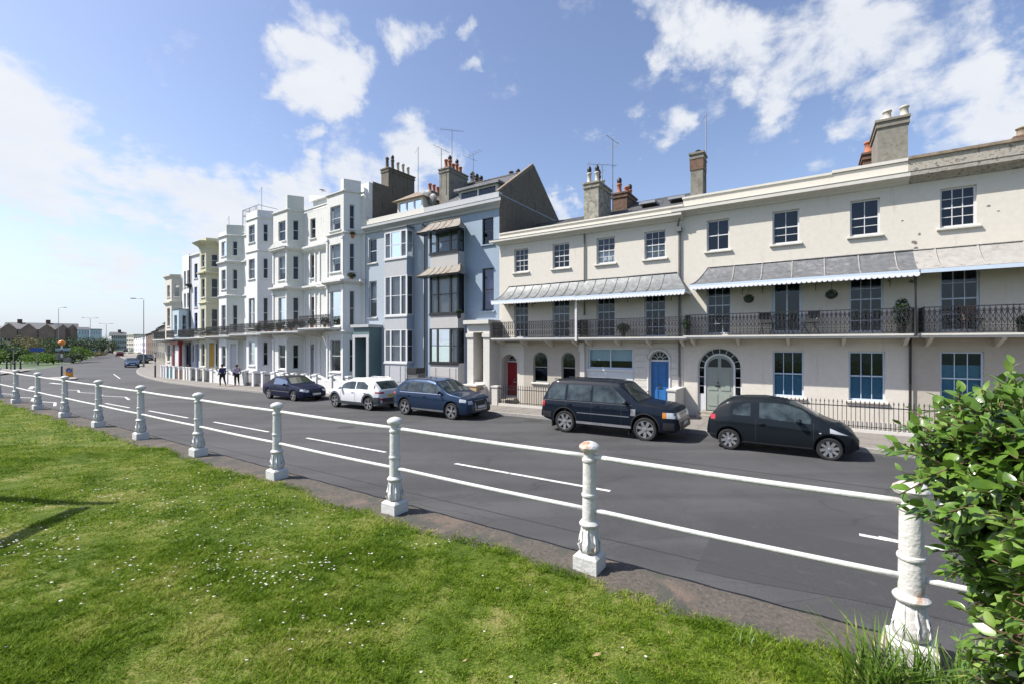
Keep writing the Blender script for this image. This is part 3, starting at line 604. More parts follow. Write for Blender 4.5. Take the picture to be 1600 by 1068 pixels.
# ================================================================== blue houses with bays
def bay(H, x0, x1, p, z0, z1, mf, ms, key, top='lead'):
    f = H.seg(key+'f', (H.s0+x0,-p), (H.s0+x1,-p), z0, z1, mf); r = H.seg(key+'r', (H.s0+x1,-p), (H.s0+x1,0), z0, z1, ms); l = H.seg(key+'l', (H.s0+x0,0), (H.s0+x0,-p), z0, z1, ms)
    mb = MB(); mb.box(x0-.06, x1+.06, -p-.07, -.002, z1-H.zb, z1-H.zb+.07); H.part('bay_roof', mb, M[top]); mb = MB(); mb.box(x0+.02,x1-.02,-p+.02,-.01,z0-H.zb-.0,z0-H.zb+.02); H.part('bay_soffit', mb, M[ms]); return f, r, l
def baywin(H, f, r, l, z0, z1, fm, cur, transom=False):
    """three-light bay window: wide centre, narrow flanks, lights in the returns"""
    L = f.L; e = .03; a = .27*L
    kw = dict(fm=fm, r=.03, sill=False, fr=.06)
    H.window(f, e, a, z0, z1, 1, 1, 1, curtain=cur, **kw); H.window(f, a+.004, L-a-.004, z0, z1, 1, 1, 1, curtain=cur, **kw); H.window(f, L-a, L-e, z0, z1, 1, 1, 1, curtain=cur, **kw)
    H.window(r, e, r.L-.05, z0, z1, 1, 1, 1, **kw); H.window(l, .05, l.L-e, z0, z1, 1, 1, 1, **kw)
    mb = MB(); q = H.zb; sbox(mb, f, -.07, L+.07, -.06, -.001, z0-q-.10, z0-q); H.part('bay_sill', mb, M[fm])
    mb = MB()
    for x in (0, L): sbox(mb, f, x-.045, x+.045, -.012, .05, z0-q, z1-q)
    H.part('bay_post', mb, M[fm])

H = House(FA, -24.9, -19.5, 'blue-grey four-storey house with white-framed bay windows and a teal side porch', group='terraced houses', depth=8.5)
g = H.seg('m', (-24.9,0), (-19.5,0), -.9, 11.3, 'blueg'); X = lambda a: a+24.9
f, r, l = bay(H, X(-22.35), X(-20.42), .6, .62, 10.22, 'greyw', 'bluew', 'b')  # bluer bay sides: their shade is put into the stucco colour
g.holes += []
baywin(H, f, r, l, 8.40, 10.05, 'whitep', None); baywin(H, f, r, l, 4.85, 7.30, 'whitep', 'net'); baywin(H, f, r, l, 1.98, 3.98, 'whitep', 'net')
H.window(g, X(-24.60), X(-23.82), 8.45, 10.05, 1, 1, 1); H.window(g, X(-24.55), X(-23.82), 4.85, 7.25, 1, 1, 1, curtain='cblind', cfrac=(.4,1))
mb = MB(); q = H.zb
for x0, x1 in ((.12,.42),(.55,1.38),(1.5,1.8)): sbox(mb, f, x0, x1, -.025, -.001, .8-q, 1.75-q)
H.part('bay_panel', mb, M['greyw'])
H.finish('blueg', 11.3)
H.moulding('cornice', g, [(0.003,10.42),(.10,10.45),(.14,10.55),(.30,10.66),(.38,10.72),(.38,10.86),(.40,10.90),(0.003,10.95)], 0, 5.39, 'greyw'); H.moulding('coping', g, [(.05,10.96),(.05,11.38),(-.3,11.38),(-.3,11.31),(.003,11.3),(.003,10.96)], .01, 5.39, 'trim')
# porch
pb = MB(); x0, x1 = .0, X(-23.35); pb.box(x0, x0+.24, -1.0, -.001, -.5, 3.55-q); pb.box(x1-.24, x1, -1.0, -.001, -.5, 3.55-q); pb.box(x0, x1, -1.0, -.001, 3.55-q, 4.15-q)
po = H.part('porch', pb, M['teal']); pb = MB(); pb.box(x0-.1, x1+.1, -1.15, -.003, 4.151-q, 4.33-q); pb.box(x0-.01, x0+.22, -1.06, -1.001, .3-q, 3.5-q); pb.box(x1-.22, x1+.01, -1.06, -1.001, .3-q, 3.5-q); pb.box(x0-.03,x1+.03,-1.06,-1.001,3.5-q,3.68-q); H.part('porch_trim', pb, M['greyw'], po)
pb = MB(); pb.box(x0+.24, x1-.24, -.12, -.002, .3-q, 3.5-q); H.part('door', pb, M['blueg'])
pb = MB()
for k in range(4): pb.box(x0+.25, x1-.25, -1.6+.25*k, -1.35+.25*k, -.6, .1+.16*k-q)
H.part('steps', pb, M['stone'])
H.slate_roof(11.0, 13.6); 
# dormer
def dormer(H, xa, xb, d0, d1, za, zb_, zr, wm='cream', flat=False, n=3, fm='whitep'):
    q = H.zb; mb = MB(); mb.box(xa, xa+.12, d0, d1, za-q, zb_-q); mb.box(xb-.12, xb, d0, d1, za-q, zb_-q); mb.box(xa+.12, xb-.12, d0, d0+.1, za-q, za-q+.18); D = H.part('dormer', mb, M[wm])
    fb = MB(); 
    for k in range(n+1): x = xa+.12+(xb-xa-.24)*k/n; fb.box(x-.05 if k else x, x+.05 if k < n else x, d0+.01, d0+.09, za-q+.18, zb_-q)
    fb.box(xa+.12, xb-.12, d0+.0, d0+.1, zb_-q-.07, zb_-q-.001); fb.box(xa+.12, xb-.12, d0+.0, d0+.095, za-q+.181, za-q+.25); H.part('window_frame', fb, M[fm], D)
    pb = MB(); pb.add([(xa+.12,d0+.06,za-q+.18),(xb-.12,d0+.06,za-q+.18),(xb-.12,d0+.06,zb_-q),(xa+.12,d0+.06,zb_-q)], [(0,1,2,3)]); H.part('pane', pb, GLASS, D)
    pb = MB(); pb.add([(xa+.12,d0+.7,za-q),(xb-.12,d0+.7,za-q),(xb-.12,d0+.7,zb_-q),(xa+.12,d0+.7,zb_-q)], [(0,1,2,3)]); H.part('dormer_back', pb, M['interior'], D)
    rb = MB(); 
    if flat: rb.box(xa-.2, xb+.2, d0-.25, d1, zb_-q, zb_-q+.14)
    else:
        e = .28; v = [(xa-e,d0-e,zb_-q),(xb+e,d0-e,zb_-q),(xb+e,d1,zb_-q),(xa-e,d1,zb_-q),(xa+(xb-xa)*.45,d0+.8,zr-q),(xa+(xb-xa)*.55,d1,zr-q)]
        rb.add(v, [(0,3,2,1),(0,1,4),(1,2,5,4),(2,3,5),(3,0,4,5)])
    H.part('dormer_roof', rb, M['tile' if not flat else 'lead'], D); return D
dormer(H, A_(621,-.9)-H.s0, A_(661,-.9)-H.s0, .9, 3.4, 11.35, 12.45, 13.2)
x = .2; st, zt = stack(H, .3, 1.0, 5.3, 6.8, 12, 14.7, 'stack'); pots(H, st, [(.65,5.5),(.65,5.95),(.65,6.4)], ['pot'], zt, .14, .62, [0,0,0])
mb = MB()
for k, (cx, cz, rr) in enumerate(((4.3,12.6,.42),(4.75,12.3,.40))):
    mb.lathe([(.02,0),(rr*.6,.03),(rr,.13),(rr,.15),(rr*.6,.06),(.02,.03)], (cx,1.2,cz-q), 14, 'y'); mb.tube([(cx,1.25,cz-q),(cx,1.9,cz-q-.3)], .03, 5)
H.part('satellite_dish', mb, M['pipe'])
HB1 = H

H = House(FA, -19.5, -14.0, 'blue house with black-framed bay windows under two small curved metal hoods', group='terraced houses', depth=7.6)
g = H.seg('m', (-19.5,0), (-14.0,0), -.9, 11.25, 'bluew'); X = lambda a: a+19.5; q = H.zb
f, r, l = bay(H, X(-18.50), X(-16.40), .6, .3, 9.75, 'greyc', 'greyw', 'b')
baywin(H, f, r, l, 8.32, 9.55, 'blackw', None); baywin(H, f, r, l, 4.82, 7.05, 'blackw', 'net'); baywin(H, f, r, l, 2.02, 3.98, 'blackw', 'net')
H.window(g, X(-15.15), X(-14.39), 8.58, 10.02, 1, 1, 1, fm='blackw', sillm='bluew'); H.window(g, X(-15.15), X(-14.37), 4.92, 7.26, 1, 1, 1, fm='blackw', curtain='purple', sillm='bluew')
mb = MB()
for x0, x1 in ((.15,.45),(.58,1.50),(1.65,1.95)): sbox(mb, f, x0, x1, -.025, -.001, .75-q, 1.75-q)
H.part('bay_panel', mb, M['greyc'])
mb = MB(); mb.tube([(.07,-.08,-.1),(.07,-.08,10.2),(.07,-.3,10.4)], .055, 6); mb.box(-.06,.2,-.25,-.02,9.9-q,10.2-q); H.part('downpipe', mb, M['iron'])
H.finish('bluew', 11.25)
H.moulding('cornice', g, [(0.003,10.42),(.10,10.45),(.14,10.55),(.30,10.66),(.38,10.72),(.38,10.86),(.40,10.90),(0.003,10.95)], .002, 5.5, 'greyw', 0, .9); H.moulding('coping', g, [(.05,10.96),(.05,11.33),(-.3,11.33),(-.3,11.26),(.003,11.25),(.003,10.96)], 0, 5.49, 'greyw')
for (zt_, zb2, mm) in ((10.15, 9.48, 'rust'), (7.62, 6.98, 'rust')):
    canopy(H, X(-18.50)-.55, X(-16.40)+.55, -.5, -1.25, zt_, zb2, mm, .42, True, True, val=False, fm='blackw', inl=.5, frame=False, concave=.5)
    mb = MB(); mb.box(X(-18.5)-.5, X(-16.4)+.5, -1.2, -.62, zb2-q-.08, zb2-q-.035); H.part('hood_soffit', mb, M['blackw'])
pb = MB(); x0, x1 = X(-15.5), 5.5; pb.box(x0, x0+.42, -.9, -.001, -.5, 3.70-q); pb.box(x1-.42, x1-.01, -.9, -.001, -.5, 3.70-q); pb.box(x0, x1-.01, -.9, -.001, 3.70-q, 4.15-q); po = H.part('porch', pb, M['trim'])
pb = MB(); pb.box(x0-.12, x1+.06, -1.1, -.003, 4.151-q, 4.36-q); pb.box(x0-.05, x0+.46, -.97, -.901, 3.45-q, 3.65-q); pb.box(x1-.46, x1+.04, -.97, -.901, 3.45-q, 3.65-q); H.part('porch_trim', pb, M['trim'], po)
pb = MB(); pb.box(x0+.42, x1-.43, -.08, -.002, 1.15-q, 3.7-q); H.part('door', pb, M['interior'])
pb = MB()
for k in range(6): pb.box(x0+.3, x1-.2, -2.1+.25*k, (-1.85+.25*k) if k < 5 else -.1, -.6, .22+.17*k-q)
H.part('steps', pb, M['trim'])
# slate roof with a rendered gable end standing above the lower house
H.slate_roof(11.0, 13.75, 'slate', d0=.3, ridge=3.8, x0=.02, x1=5.1)
mb = MB(); zz = lambda z: z-q
ps = [(.1,10.9),(.1,11.3),(3.8,14.0),(7.6,11.0),(7.6,8.0),(.1,8.0)]
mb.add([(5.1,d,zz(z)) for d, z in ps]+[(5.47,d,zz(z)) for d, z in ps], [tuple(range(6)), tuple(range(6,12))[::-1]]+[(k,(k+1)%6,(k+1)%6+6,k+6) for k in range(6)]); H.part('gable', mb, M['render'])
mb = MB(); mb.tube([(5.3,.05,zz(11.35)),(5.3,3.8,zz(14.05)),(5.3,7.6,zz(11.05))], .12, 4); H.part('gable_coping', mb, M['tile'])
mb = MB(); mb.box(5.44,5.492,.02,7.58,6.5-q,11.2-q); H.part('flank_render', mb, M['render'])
dormer(H, A_(717,-1.2)-H.s0, A_(778,-1.2)-H.s0, 1.2, 3.2, 11.5, 12.3, 13, 'greyw', True, 2)
st, zt = stack(H, -.45, .35, 1.8, 3.7, 11.2, 14.35, 'stack'); pots(H, st, [(-.05,2.0+.36*k) for k in range(5)], ['pot'], zt, .12, .62, [0,1,0,1,0])
st, zt = stack(H, -.45, .3, 4.6, 6.2, 11.2, 14.3, 'stack'); pots(H, st, [(-.1,4.8),(-.1,5.3),(-.1,5.8)], ['potd'], zt, .16, .5, [1,1,1])
st, zt = stack(H, 1.9, 2.6, 6.2, 7.2, 11.2, 14.6, 'brick'); pots(H, st, [(2.1,6.4),(2.4,6.8)], ['potd'], zt, .16, .5, [0,1])
HB2 = H

# aerials on the roofs
p = HB2.F.w(-19.4, 2.4); aerial((p[0],p[1],14.35), 2.6, 'large television aerial on the chimney with five red pots', rz=.3, n=9)
p = HB2.F.w(-19.6, 1.6); aerial((p[0],p[1],13.8), 1.7, 'small television aerial left of the large one on the red-potted chimney', rz=1.0, n=5)
p = HB2.F.w(-18.9, 4.0); aerial((p[0],p[1],14.35), 1.5, 'small television aerial right of the large one on the red-potted chimney', rz=-.8, n=5)
p = HB2.F.w(-24.6, 4.6); aerial((p[0],p[1],14.9), 3.0, 'thin whip mast behind the long grey chimney with five pots', kind='mast')
p = FA.w(-8.2, 1.6); aerial((p[0],p[1],10.6), 2.7, 'tall twin aerial on the chimney with white pots', rz=.9, n=4)
p = FA.w(-8.6, 1.2); aerial((p[0],p[1],11.0), 1.0, 'short aerial beside the white chimney pots', rz=.2, n=4)
p = FA.w(A_(1103,-1), 1.0); aerial((p[0],p[1],10.2), 2.95, 'tall bent whip aerial beside the narrow square chimney', kind='mast')
# ================================================================== tall white terrace
FBz = lambda x, y, p=0: FB.at(x, y, p)[1]
def xB(H, x, p=0): return FB.at(x, HY, p)[0] - H.s0
def terrace(label, s0, s1, f0, f1, br, p, ztop, rows, wm, sm, cols, sidecols, flat=(), mould=(), par=None, fm='whitep', curtain=(None,)*4, pil=False, doors=(), roofz=None, bal=None, flare=False, flank=None):
    H = House(FB, s0, s1, label, group='tall terraced houses by the sea front', depth=8.2); q = H.zb
    f = H.seg('f', (f0,-p), (f1,-p), -.9, ztop, wm); r = H.seg('r', (f1,-p), (br,0), -.9, ztop, sm)
    bl = f0-(br-f1); l = H.seg('l', (bl,0), (f0,-p), -.9, ztop, wm)
    mR = H.seg('mr', (br,0), (s1,0), -.9, ztop-.25, wm) if br < s1-.05 else None
    mL = H.seg('ml', (s0,0), (bl,0), -.9, ztop-.25, wm) if bl > s0+.05 else None
    for i, (z0, z1) in enumerate(rows):
        c = curtain[i % len(curtain)]
        a0, a1 = H.hit(f, cols[0]), H.hit(f, cols[1]); H.window(f, a0, a1, z0, z1, 1, 1, 1, fm=fm, curtain=c, cfrac=(.3,1), sillm='white')
        a0, a1 = H.hit(r, sidecols[0]), H.hit(r, sidecols[1]); H.window(r, a0, a1, z0, z1, 1, 1, 1, fm=fm, sillm='white', fr=.045)
        w = max(.3, (l.L)*.4); H.window(l, l.L/2-w/2, l.L/2+w/2, z0, z1, 1, 1, 1, fm=fm, sillm='white')
        for (c0, c1) in flat:
            gg = None
            for m_ in (mL, mR):
                if m_ and 0 < H.hit(m_, c0) < m_.L and H.hit(m_, c1) < m_.L: gg = m_
            if gg is not None and i > 0: H.window(gg, H.hit(gg, c0), H.hit(gg, c1), z0+.05, z1, 1, 1, 1, fm=fm, sillm='white', fr=.045)
            elif gg is not None: H.door(gg, H.hit(gg, c0)-.1, H.hit(gg, c1)+.1, .35, 3.1, 'whd', r=.2, fan=.5, archfan=True)
    H.finish(wm, ztop-.25)
    mb = MB(); mb.add([(f.A[0],f.A[1],ztop-q-.5),(f.B[0],f.B[1],ztop-q-.5),(r.B[0],0,ztop-q-.5),(l.A[0],0,ztop-q-.5)], [(0,1,2,3)]); H.part('bay_roof', mb, M['lead'])
    def mould3(name, prof, m=None):
        mb = MB(); pf = [(o, z-q) for o, z in prof]; k = .42
        sweep(mb, l, pf, 0, l.L, 0, k); sweep(mb, f, pf, 0, f.L, k, k); sweep(mb, r, pf, 0, r.L, k, 0)
        if mR: sweep(mb, mR, pf, 0, mR.L)
        if mL: sweep(mb, mL, pf, 0, mL.L)
        H.part(name, mb, M[m or wm])
    for z, o, h in mould: mould3('string_course', [(.003,z),(o*.4,z+.02),(o,z+h*.5),(o,z+h),(.003,z+h+.05)], 'whiteold' if wm in ('white','whiteold') else None)
    if flare: mould3('cornice', [(.003,ztop-1.0),(.12,ztop-.75),(.55,ztop-.45),(.60,ztop-.38),(.003,ztop-.30)])
    if pil:
        mb = MB()
        for z0, z1 in ((rows[1][0]-.2, rows[1][1]+.25), (rows[2][0]-.2, rows[2][1]+.3), (.6, rows[0][1]+.2)):
            for x in (.0, f.L-.16): sbox(mb, f, x, x+.16, -.07, -.001, z0-q, z1-q); sbox(mb, f, x-.03, x+.19, -.11, -.001, z1-q, z1-q+.14)
            if mR and mR.L > 1.6:
                for x in (.05, mR.L*.35, mR.L*.66, mR.L-.2): sbox(mb, mR, x, x+.15, -.07, -.001, z0-q, z1-q)
        H.part('pilaster', mb, M['white'])
    for kind, c0, c1, z0, z1, m_ in doors:
        gg = r if kind == 'r' else mR
        if gg is not None: 
            a0, a1 = H.hit(gg, c0), H.hit(gg, c1); mb = MB(); sbox(mb, gg, a0, a1, -.05, -.001, z0-q, z1-q)
            d = H.part('door', mb, M[m_]); mb = MB(); sbox(mb, gg, a0-.14, a0-.001, -.16, -.001, z0-q, z1-q+.1); sbox(mb, gg, a1+.001, a1+.14, -.16, -.001, z0-q, z1-q+.1); sbox(mb, gg, a0-.2, a1+.2, -.2, -.001, z1-q+.1, z1-q+.42); H.part('door_surround', mb, M['white'], d)
    if par:   # raised block of parapet over the bay's right side
        mb = MB(); sbox(mb, r, .0, r.L, .0, .3, ztop-q, par-q); sbox(mb, f, f.L-.35, f.L-.002, .002, .3, ztop-q, par-q); H.part('parapet', mb, M[sm])
    if bal:
        z, out, over = bal; x0, x1 = (0 if over[0] is None else over[0]-s0), (H.w if over[1] is None else over[1]-s0)
        balcony(H, x0+.01, x1-.01, -out, z, .85, 0, slabm='whiteold', ret=(False, False), step=.14)
    H.f, H.r, H.mR = f, r, mR
    return H
W1 = terrace('grubby white tall house next to the blue houses, with raised parapet block and dark flank', -4.9, .40, -2.5, -.55, -.07, 1.0, 13.35, [(1.23,3.36),(4.3,6.66),(7.97,9.84),(10.79,12.44)], 'whiteold', 'white', (516,532), (546,554),
    flat=((500,509),), mould=((13.2,.10,.12),(10.45,.10,.1),(7.1,.38,.28),(3.75,.10,.2)), par=14.1, curtain=(None,None,'cblind','net'), pil=True, bal=(4.18, 1.75, (None, -.9)))
W2 = terrace('white house with a pedimented second-floor bay, second from the blue houses', -10.9, -4.9, -9.93, -7.79, -7.22, 1.0, 13.35, [(1.2,3.05),(4.5,6.65),(8.0,9.81),(11.0,12.53)], 'whiteold', 'shadewhite', (435,446), (457.5,466.5),
    flat=((485,493),), mould=((13.2,.10,.12),(10.2,.28,.25),(7.2,.34,.25),(3.6,.10,.2)), par=14.4, curtain=(None,'net','net',None), pil=True, bal=(4.0, 1.75, (None, None)))
W3 = terrace('bright white flat-fronted bay house with a roof-top railing', -16.6, -10.9, -14.47, -12.55, -11.95, 1.0, 14.1, [(1.34,3.26),(4.4,6.89),(8.49,10.15),(11.54,12.98)], 'white', 'lav', (388.6,398), (411,418.5),
    mould=((13.4,.08,.08),(10.7,.08,.08)), curtain=(None,), bal=(3.9, 1.5, (None, None)))
W4 = terrace('pale grey-green bay house between the white house with roof railing and the yellow house', -21.6, -16.6, -19.88, -18.29, -17.37, 1.0, 13.2, [(1.0,2.93),(4.2,6.57),(8.0,9.76),(11.0,12.3)], 'white', 'shadewhite', (346,352.6), (363,370.6),
    mould=((12.7,.12,.12),(10.3,.2,.2),(7.3,.12,.15)), par=13.75, doors=(('r',361,370,.4,3.0,'whd'),), bal=(3.78, 1.5, (None, None)))
W5 = terrace('pale yellow bay house with flared cornice and ochre front door', -25.2, -21.6, -24.22, -22.72, -22.25, 1.0, 13.2, [(.96,3.16),(4.3,6.43),(7.56,9.34),(10.47,11.66)], 'yellow', 'yellow', (314.5,320), (330,340),
    mould=((9.75,.25,.2),(6.9,.12,.15)), flare=True, doors=(('r',327,335,.4,3.1,'yeld'),), bal=(3.7, 1.5, (None, None)))
# W1: dark flank wall towards the lower blue house and its long chimney
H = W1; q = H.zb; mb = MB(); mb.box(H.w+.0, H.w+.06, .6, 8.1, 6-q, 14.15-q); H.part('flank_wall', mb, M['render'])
mb = MB(); mb.box(.3, H.w-.01, .3, 8.1, 12.9-q, 14.05-q); H.part('attic_wall', mb, M['white'])
st, zt = stack(H, H.w-.75, H.w+.05, 1.9, 4.3, 13.9, 15.55, 'render'); pots(H, st, [(H.w-.35,2.1+.48*k) for k in range(5)], ['potd','potd','potw','potw','potw'], zt, .12, .8, [0,1,0,0,0])
mb = MB(); g = W1.mR
# W2 pediment and rooftop block
H = W2; q = H.zb; f = H.f; mb = MB(); vs = [f.pt(-.25,-.32,10.45-q),f.pt(f.L+.25,-.32,10.45-q),f.pt(f.L/2,-.32,11.0-q)]; vs += [f.pt(-.25,.05,10.45-q),f.pt(f.L+.25,.05,10.45-q),f.pt(f.L/2,.05,11.0-q)]
mb.add(vs, [(0,1,2),(5,4,3),(0,2,5,3),(1,4,5,2)]); H.part('pediment', mb, M['whiteold'])
for HH in (W1, W2):
    q = HH.zb; mb = MB(); m_ = HH.mR if HH is W2 else HH.segs.get('ml')
    if m_ is not None:
        sweep(mb, m_, [(.003,9.9-q),(.2,10.1-q),(.3,10.3-q),(.3,10.4-q),(.003,10.45-q)], 0, m_.L); HH.part('cornice', mb, M['whiteold'])
mb = MB(); q = W2.zb; mb.box(3.6, 5.6, .8, 3.0, 13.0-q, 14.2-q); mb.add([(3.4,.6,14.2-q),(5.8,.6,14.2-q),(5.8,3.2,14.2-q),(3.4,3.2,14.2-q),(3.4,.6,14.75-q),(3.4,3.2,14.75-q)],[(0,1,2,3),(0,4,1),(3,2,5),(0,3,5,4),(4,5,2,1)]); W2.part('roof_room', mb, M['white'])
mb = MB()
for x in (1.0, 2.2, 3.4): mb.tube([(x,-.8,13.4),(x,-.8,14.9)], .03, 5)
for z in (14.4, 14.9): mb.tube([(1.0,.8,z),(1.0,-.8,z),(3.8,-.8,z),(3.8,.8,z)], .025, 5)
for x in np.arange(1.2, 3.8, .25): mb.tube([(x,-.8,13.7),(x,-.8,14.9)], .012, 4)
W3.part('roof_railing', mb, M['alu'])
st, zt = stack(W4, 4.3, 5.1, 1.0, 2.2, 12.9, 14.9, 'stack'); pots(W4, st, [(4.5,1.3),(4.9,1.3)], ['potd'], zt, .14, .3)
st, zt = stack(W5, 3.3, 4.1, 1.0, 2.0, 12.9, 13.9, 'stack'); pots(W5, st, [(3.6,1.4)], ['potd'], zt, .14, .3)
p = FB.w(-16.9, 1.4); aerial((p[0],p[1],14.8), 2.7, 'thin mast on the roof left of the house with roof railing', kind='mast')
p = FB.w(-23.2, 1.2); aerial((p[0],p[1],13.4), 2.4, 'thin mast on the roof of the yellow house', kind='mast')
# further houses: lavender, white, cream tower
H = House(FB, -29.4, -25.2, 'pale lavender narrow house with blue door beside the yellow house', group='tall terraced houses by the sea front', depth=8); q = H.zb
g = H.seg('m', (-29.4,0), (-25.2,0), -.9, 12.5, 'lav')
for z0, z1 in ((9.9,11.4),(6.9,9.0),(4.4,6.3)): H.window(g, 1.0, 1.8, z0, z1, 1, 1, 1, fm='blued', sillm='white')
H.window(g, .3, .9, 1.2, 3.0, 1,1,1, sillm='white'); H.door(g, 1.2, 2.1, .35, 3.1, 'blued', fan=.4)
H.finish('lav', 12.5); H.moulding('cornice', g, [(.003,12.2),(.15,12.3),(.15,12.45),(.003,12.5)], 0, 4.2, 'white'); balcony(H, 0.01, 4.19, -1.2, 3.68, .85, 0, slabm='white', ret=(False,False))
mb = MB(); mb.tube([(.05,-.1,0),(.05,-.1,12.9)], .07, 6); mb.lathe([(.1,0),(.3,.15),(.3,.35),(.1,.45)], (.05,-.15,9.4), 8); H.part('downpipe', mb, M['iron'])
H = House(FB, -31.7, -29.4, 'white narrow house with a projecting light blue first-floor bay', group='tall terraced houses by the sea front', depth=8); q = H.zb
g = H.seg('m', (-31.7,0), (-29.4,0), -.9, 12.6, 'white')
for z0, z1 in ((9.2,10.9),(6.9,8.5)):
    for a in (.45, 1.35): H.window(g, a, a+.55, z0, z1, 1, 1, 1, sillm='white')
f, r, l = bay(H, .35, 2.1, 1.0, 3.7, 6.7, 'lblue', 'lblue', 'b'); H.window(f, .5, 1.25, 4.0, 6.1, 1,1,1, sillm='white'); H.window(r, .3, .75, 4.0, 6.1, 1,1,1, sillm='white')
H.window(g, 1.0, 2.0, .9, 3.0, 2,1,1, fm='blued', sillm='white'); H.finish('white', 12.6); balcony(H, .01, 2.29, -1.5, 3.62, .85, 0, slabm='white', ret=(False,False))
H = House(FB, -35.2, -31.7, 'cream tower-like bay house ending the tall terrace, above a red shopfront', group='tall terraced houses by the sea front', depth=8); q = H.zb
g = H.seg('m', (-35.2,0), (-31.7,0), -.9, 10.2, 'cream'); f = H.seg('f', (-34.5,-.7), (-32.6,-.7), -.9, 10.6, 'cream'); r = H.seg('r', (-32.6,-.7), (-31.9,0), -.9, 10.6, 'cream'); l = H.seg('l', (-35.1,0), (-34.5,-.7), -.9, 10.6, 'cream')
for z0, z1 in ((8.2,9.5),(5.0,7.0),(1.2,3.0)): H.window(f, .6, 1.4, z0, z1, 1,1,1, sillm='white'); H.window(r, .3, .75, z0, z1, 1,1,1, sillm='white')
H.finish('cream', 10.2)
for zc in (10.2, 7.3):
    mb = MB(); pf = [(.003,zc-q),(.2,zc+.25-q),(.2,zc+.4-q),(.003,zc+.4-q)]; sweep(mb, f, pf, 0, f.L, .4, .4); sweep(mb, r, pf, 0, r.L, .4, 0); sweep(mb, l, pf, 0, l.L, 0, .4); H.part('string_course' if zc < 9 else 'cornice', mb, M['cream'])
balcony(H, .01, 3.49, -1.6, 3.55, .85, 0, slabm='white', ret=(True,False))
xs = FB.at(270.5, HY, .95)[0]-H.s0; xe = FB.at(281, HY, .95)[0]-H.s0
mb = MB(); mb.box(xs, xs+.25, -1.0, -.75, 0, 3.0-q); mb.box(xe-.25, xe, -1.0, -.75, 0, 3.0-q); mb.box(xs-.15, xe+.15, -1.2, -.72, 3.001-q, 3.35-q); mb.box(xs+.25,xe-.25,-.95,-.78,.2,.9); 
H.part('shopfront', mb, M['redp']); mb = MB(); mb.box(xs+.25, xe-.25, -.90, -.86, .9, 3.0-q); H.part('pane', mb, M['net'])
# low garden walls with painted panels in front of the terrace (one per house)
bx = lambda x: FB.at(x, HY, 1.7)[0]
gw = [(bx(254),bx(261),'pink','pink and white low front wall left of the teal panelled one'), (bx(262),bx(273),'tealp','low front wall with dark teal panels before the far white house'), (bx(274.5),bx(289),'brick','low brown panelled front wall between teal and ochre ones'), (bx(290),bx(298),'yeld','low ochre panelled front wall before the lavender house'),
      (bx(299),bx(331),'iron','white-pillared front wall with dark railings before the yellow house'), (bx(333),bx(382),'whiteold','white low front wall behind the two pedestrians'), (bx(384),bx(427),'iron','front area railings before the bright white house'), (bx(430),bx(492),'whiteold','swept white step walls behind the dark convertible'), (bx(495),bx(545),'white','white front wall with iron rails left of the white crossover')]
for s0, s1, m_, lb in gw:
    pp = FB.w(s0, -1.7); zb_ = gzw(*pp)+.12; root = empty('garden_wall', (pp[0], pp[1], zb_), -FB.th, lb, 'garden wall', 'low front walls of the tall terrace')
    n = max(2, round((s1-s0)/1.5)); L = s1-s0
    mb = MB()
    for k in range(n+1): x = L*k/n; mb.box(x-.14, x+.14, -.14, .14, 0, 1.15); mb.box(x-.18, x+.18, -.18, .18, 1.15, 1.25)
    mb.box(.0, L, .15, .3, -.1, .25); mb.build('pillar', M['white'], root)
    mb = MB()
    for k in range(n):
        x0, x1 = L*k/n+.15, L*(k+1)/n-.15
        if m_ == 'iron':
            mb.box(x0, x1, -.02, .02, .95, .99); mb.box(x0, x1, -.02, .02, .15, .19)
            for x in np.arange(x0+.06, x1, .13): mb.box(x-.01, x+.01, -.01, .01, .0, 1.08)
        elif m_ in ('whiteold','white'): 
            pts = [(x0, .95-.0)]; mb.box(x0, x1, -.07, .07, 0, .85); mb.tube([(x0,0,1.1),(x0+(x1-x0)*.35,0,1.02),(x0+(x1-x0)*.6,0,.85),(x1,0,.82)], .09, 6)
        else: mb.box(x0, x1, -.05, .05, .0, .95)
    mb.build('panel' if m_ != 'iron' else 'railing', M[m_], root)
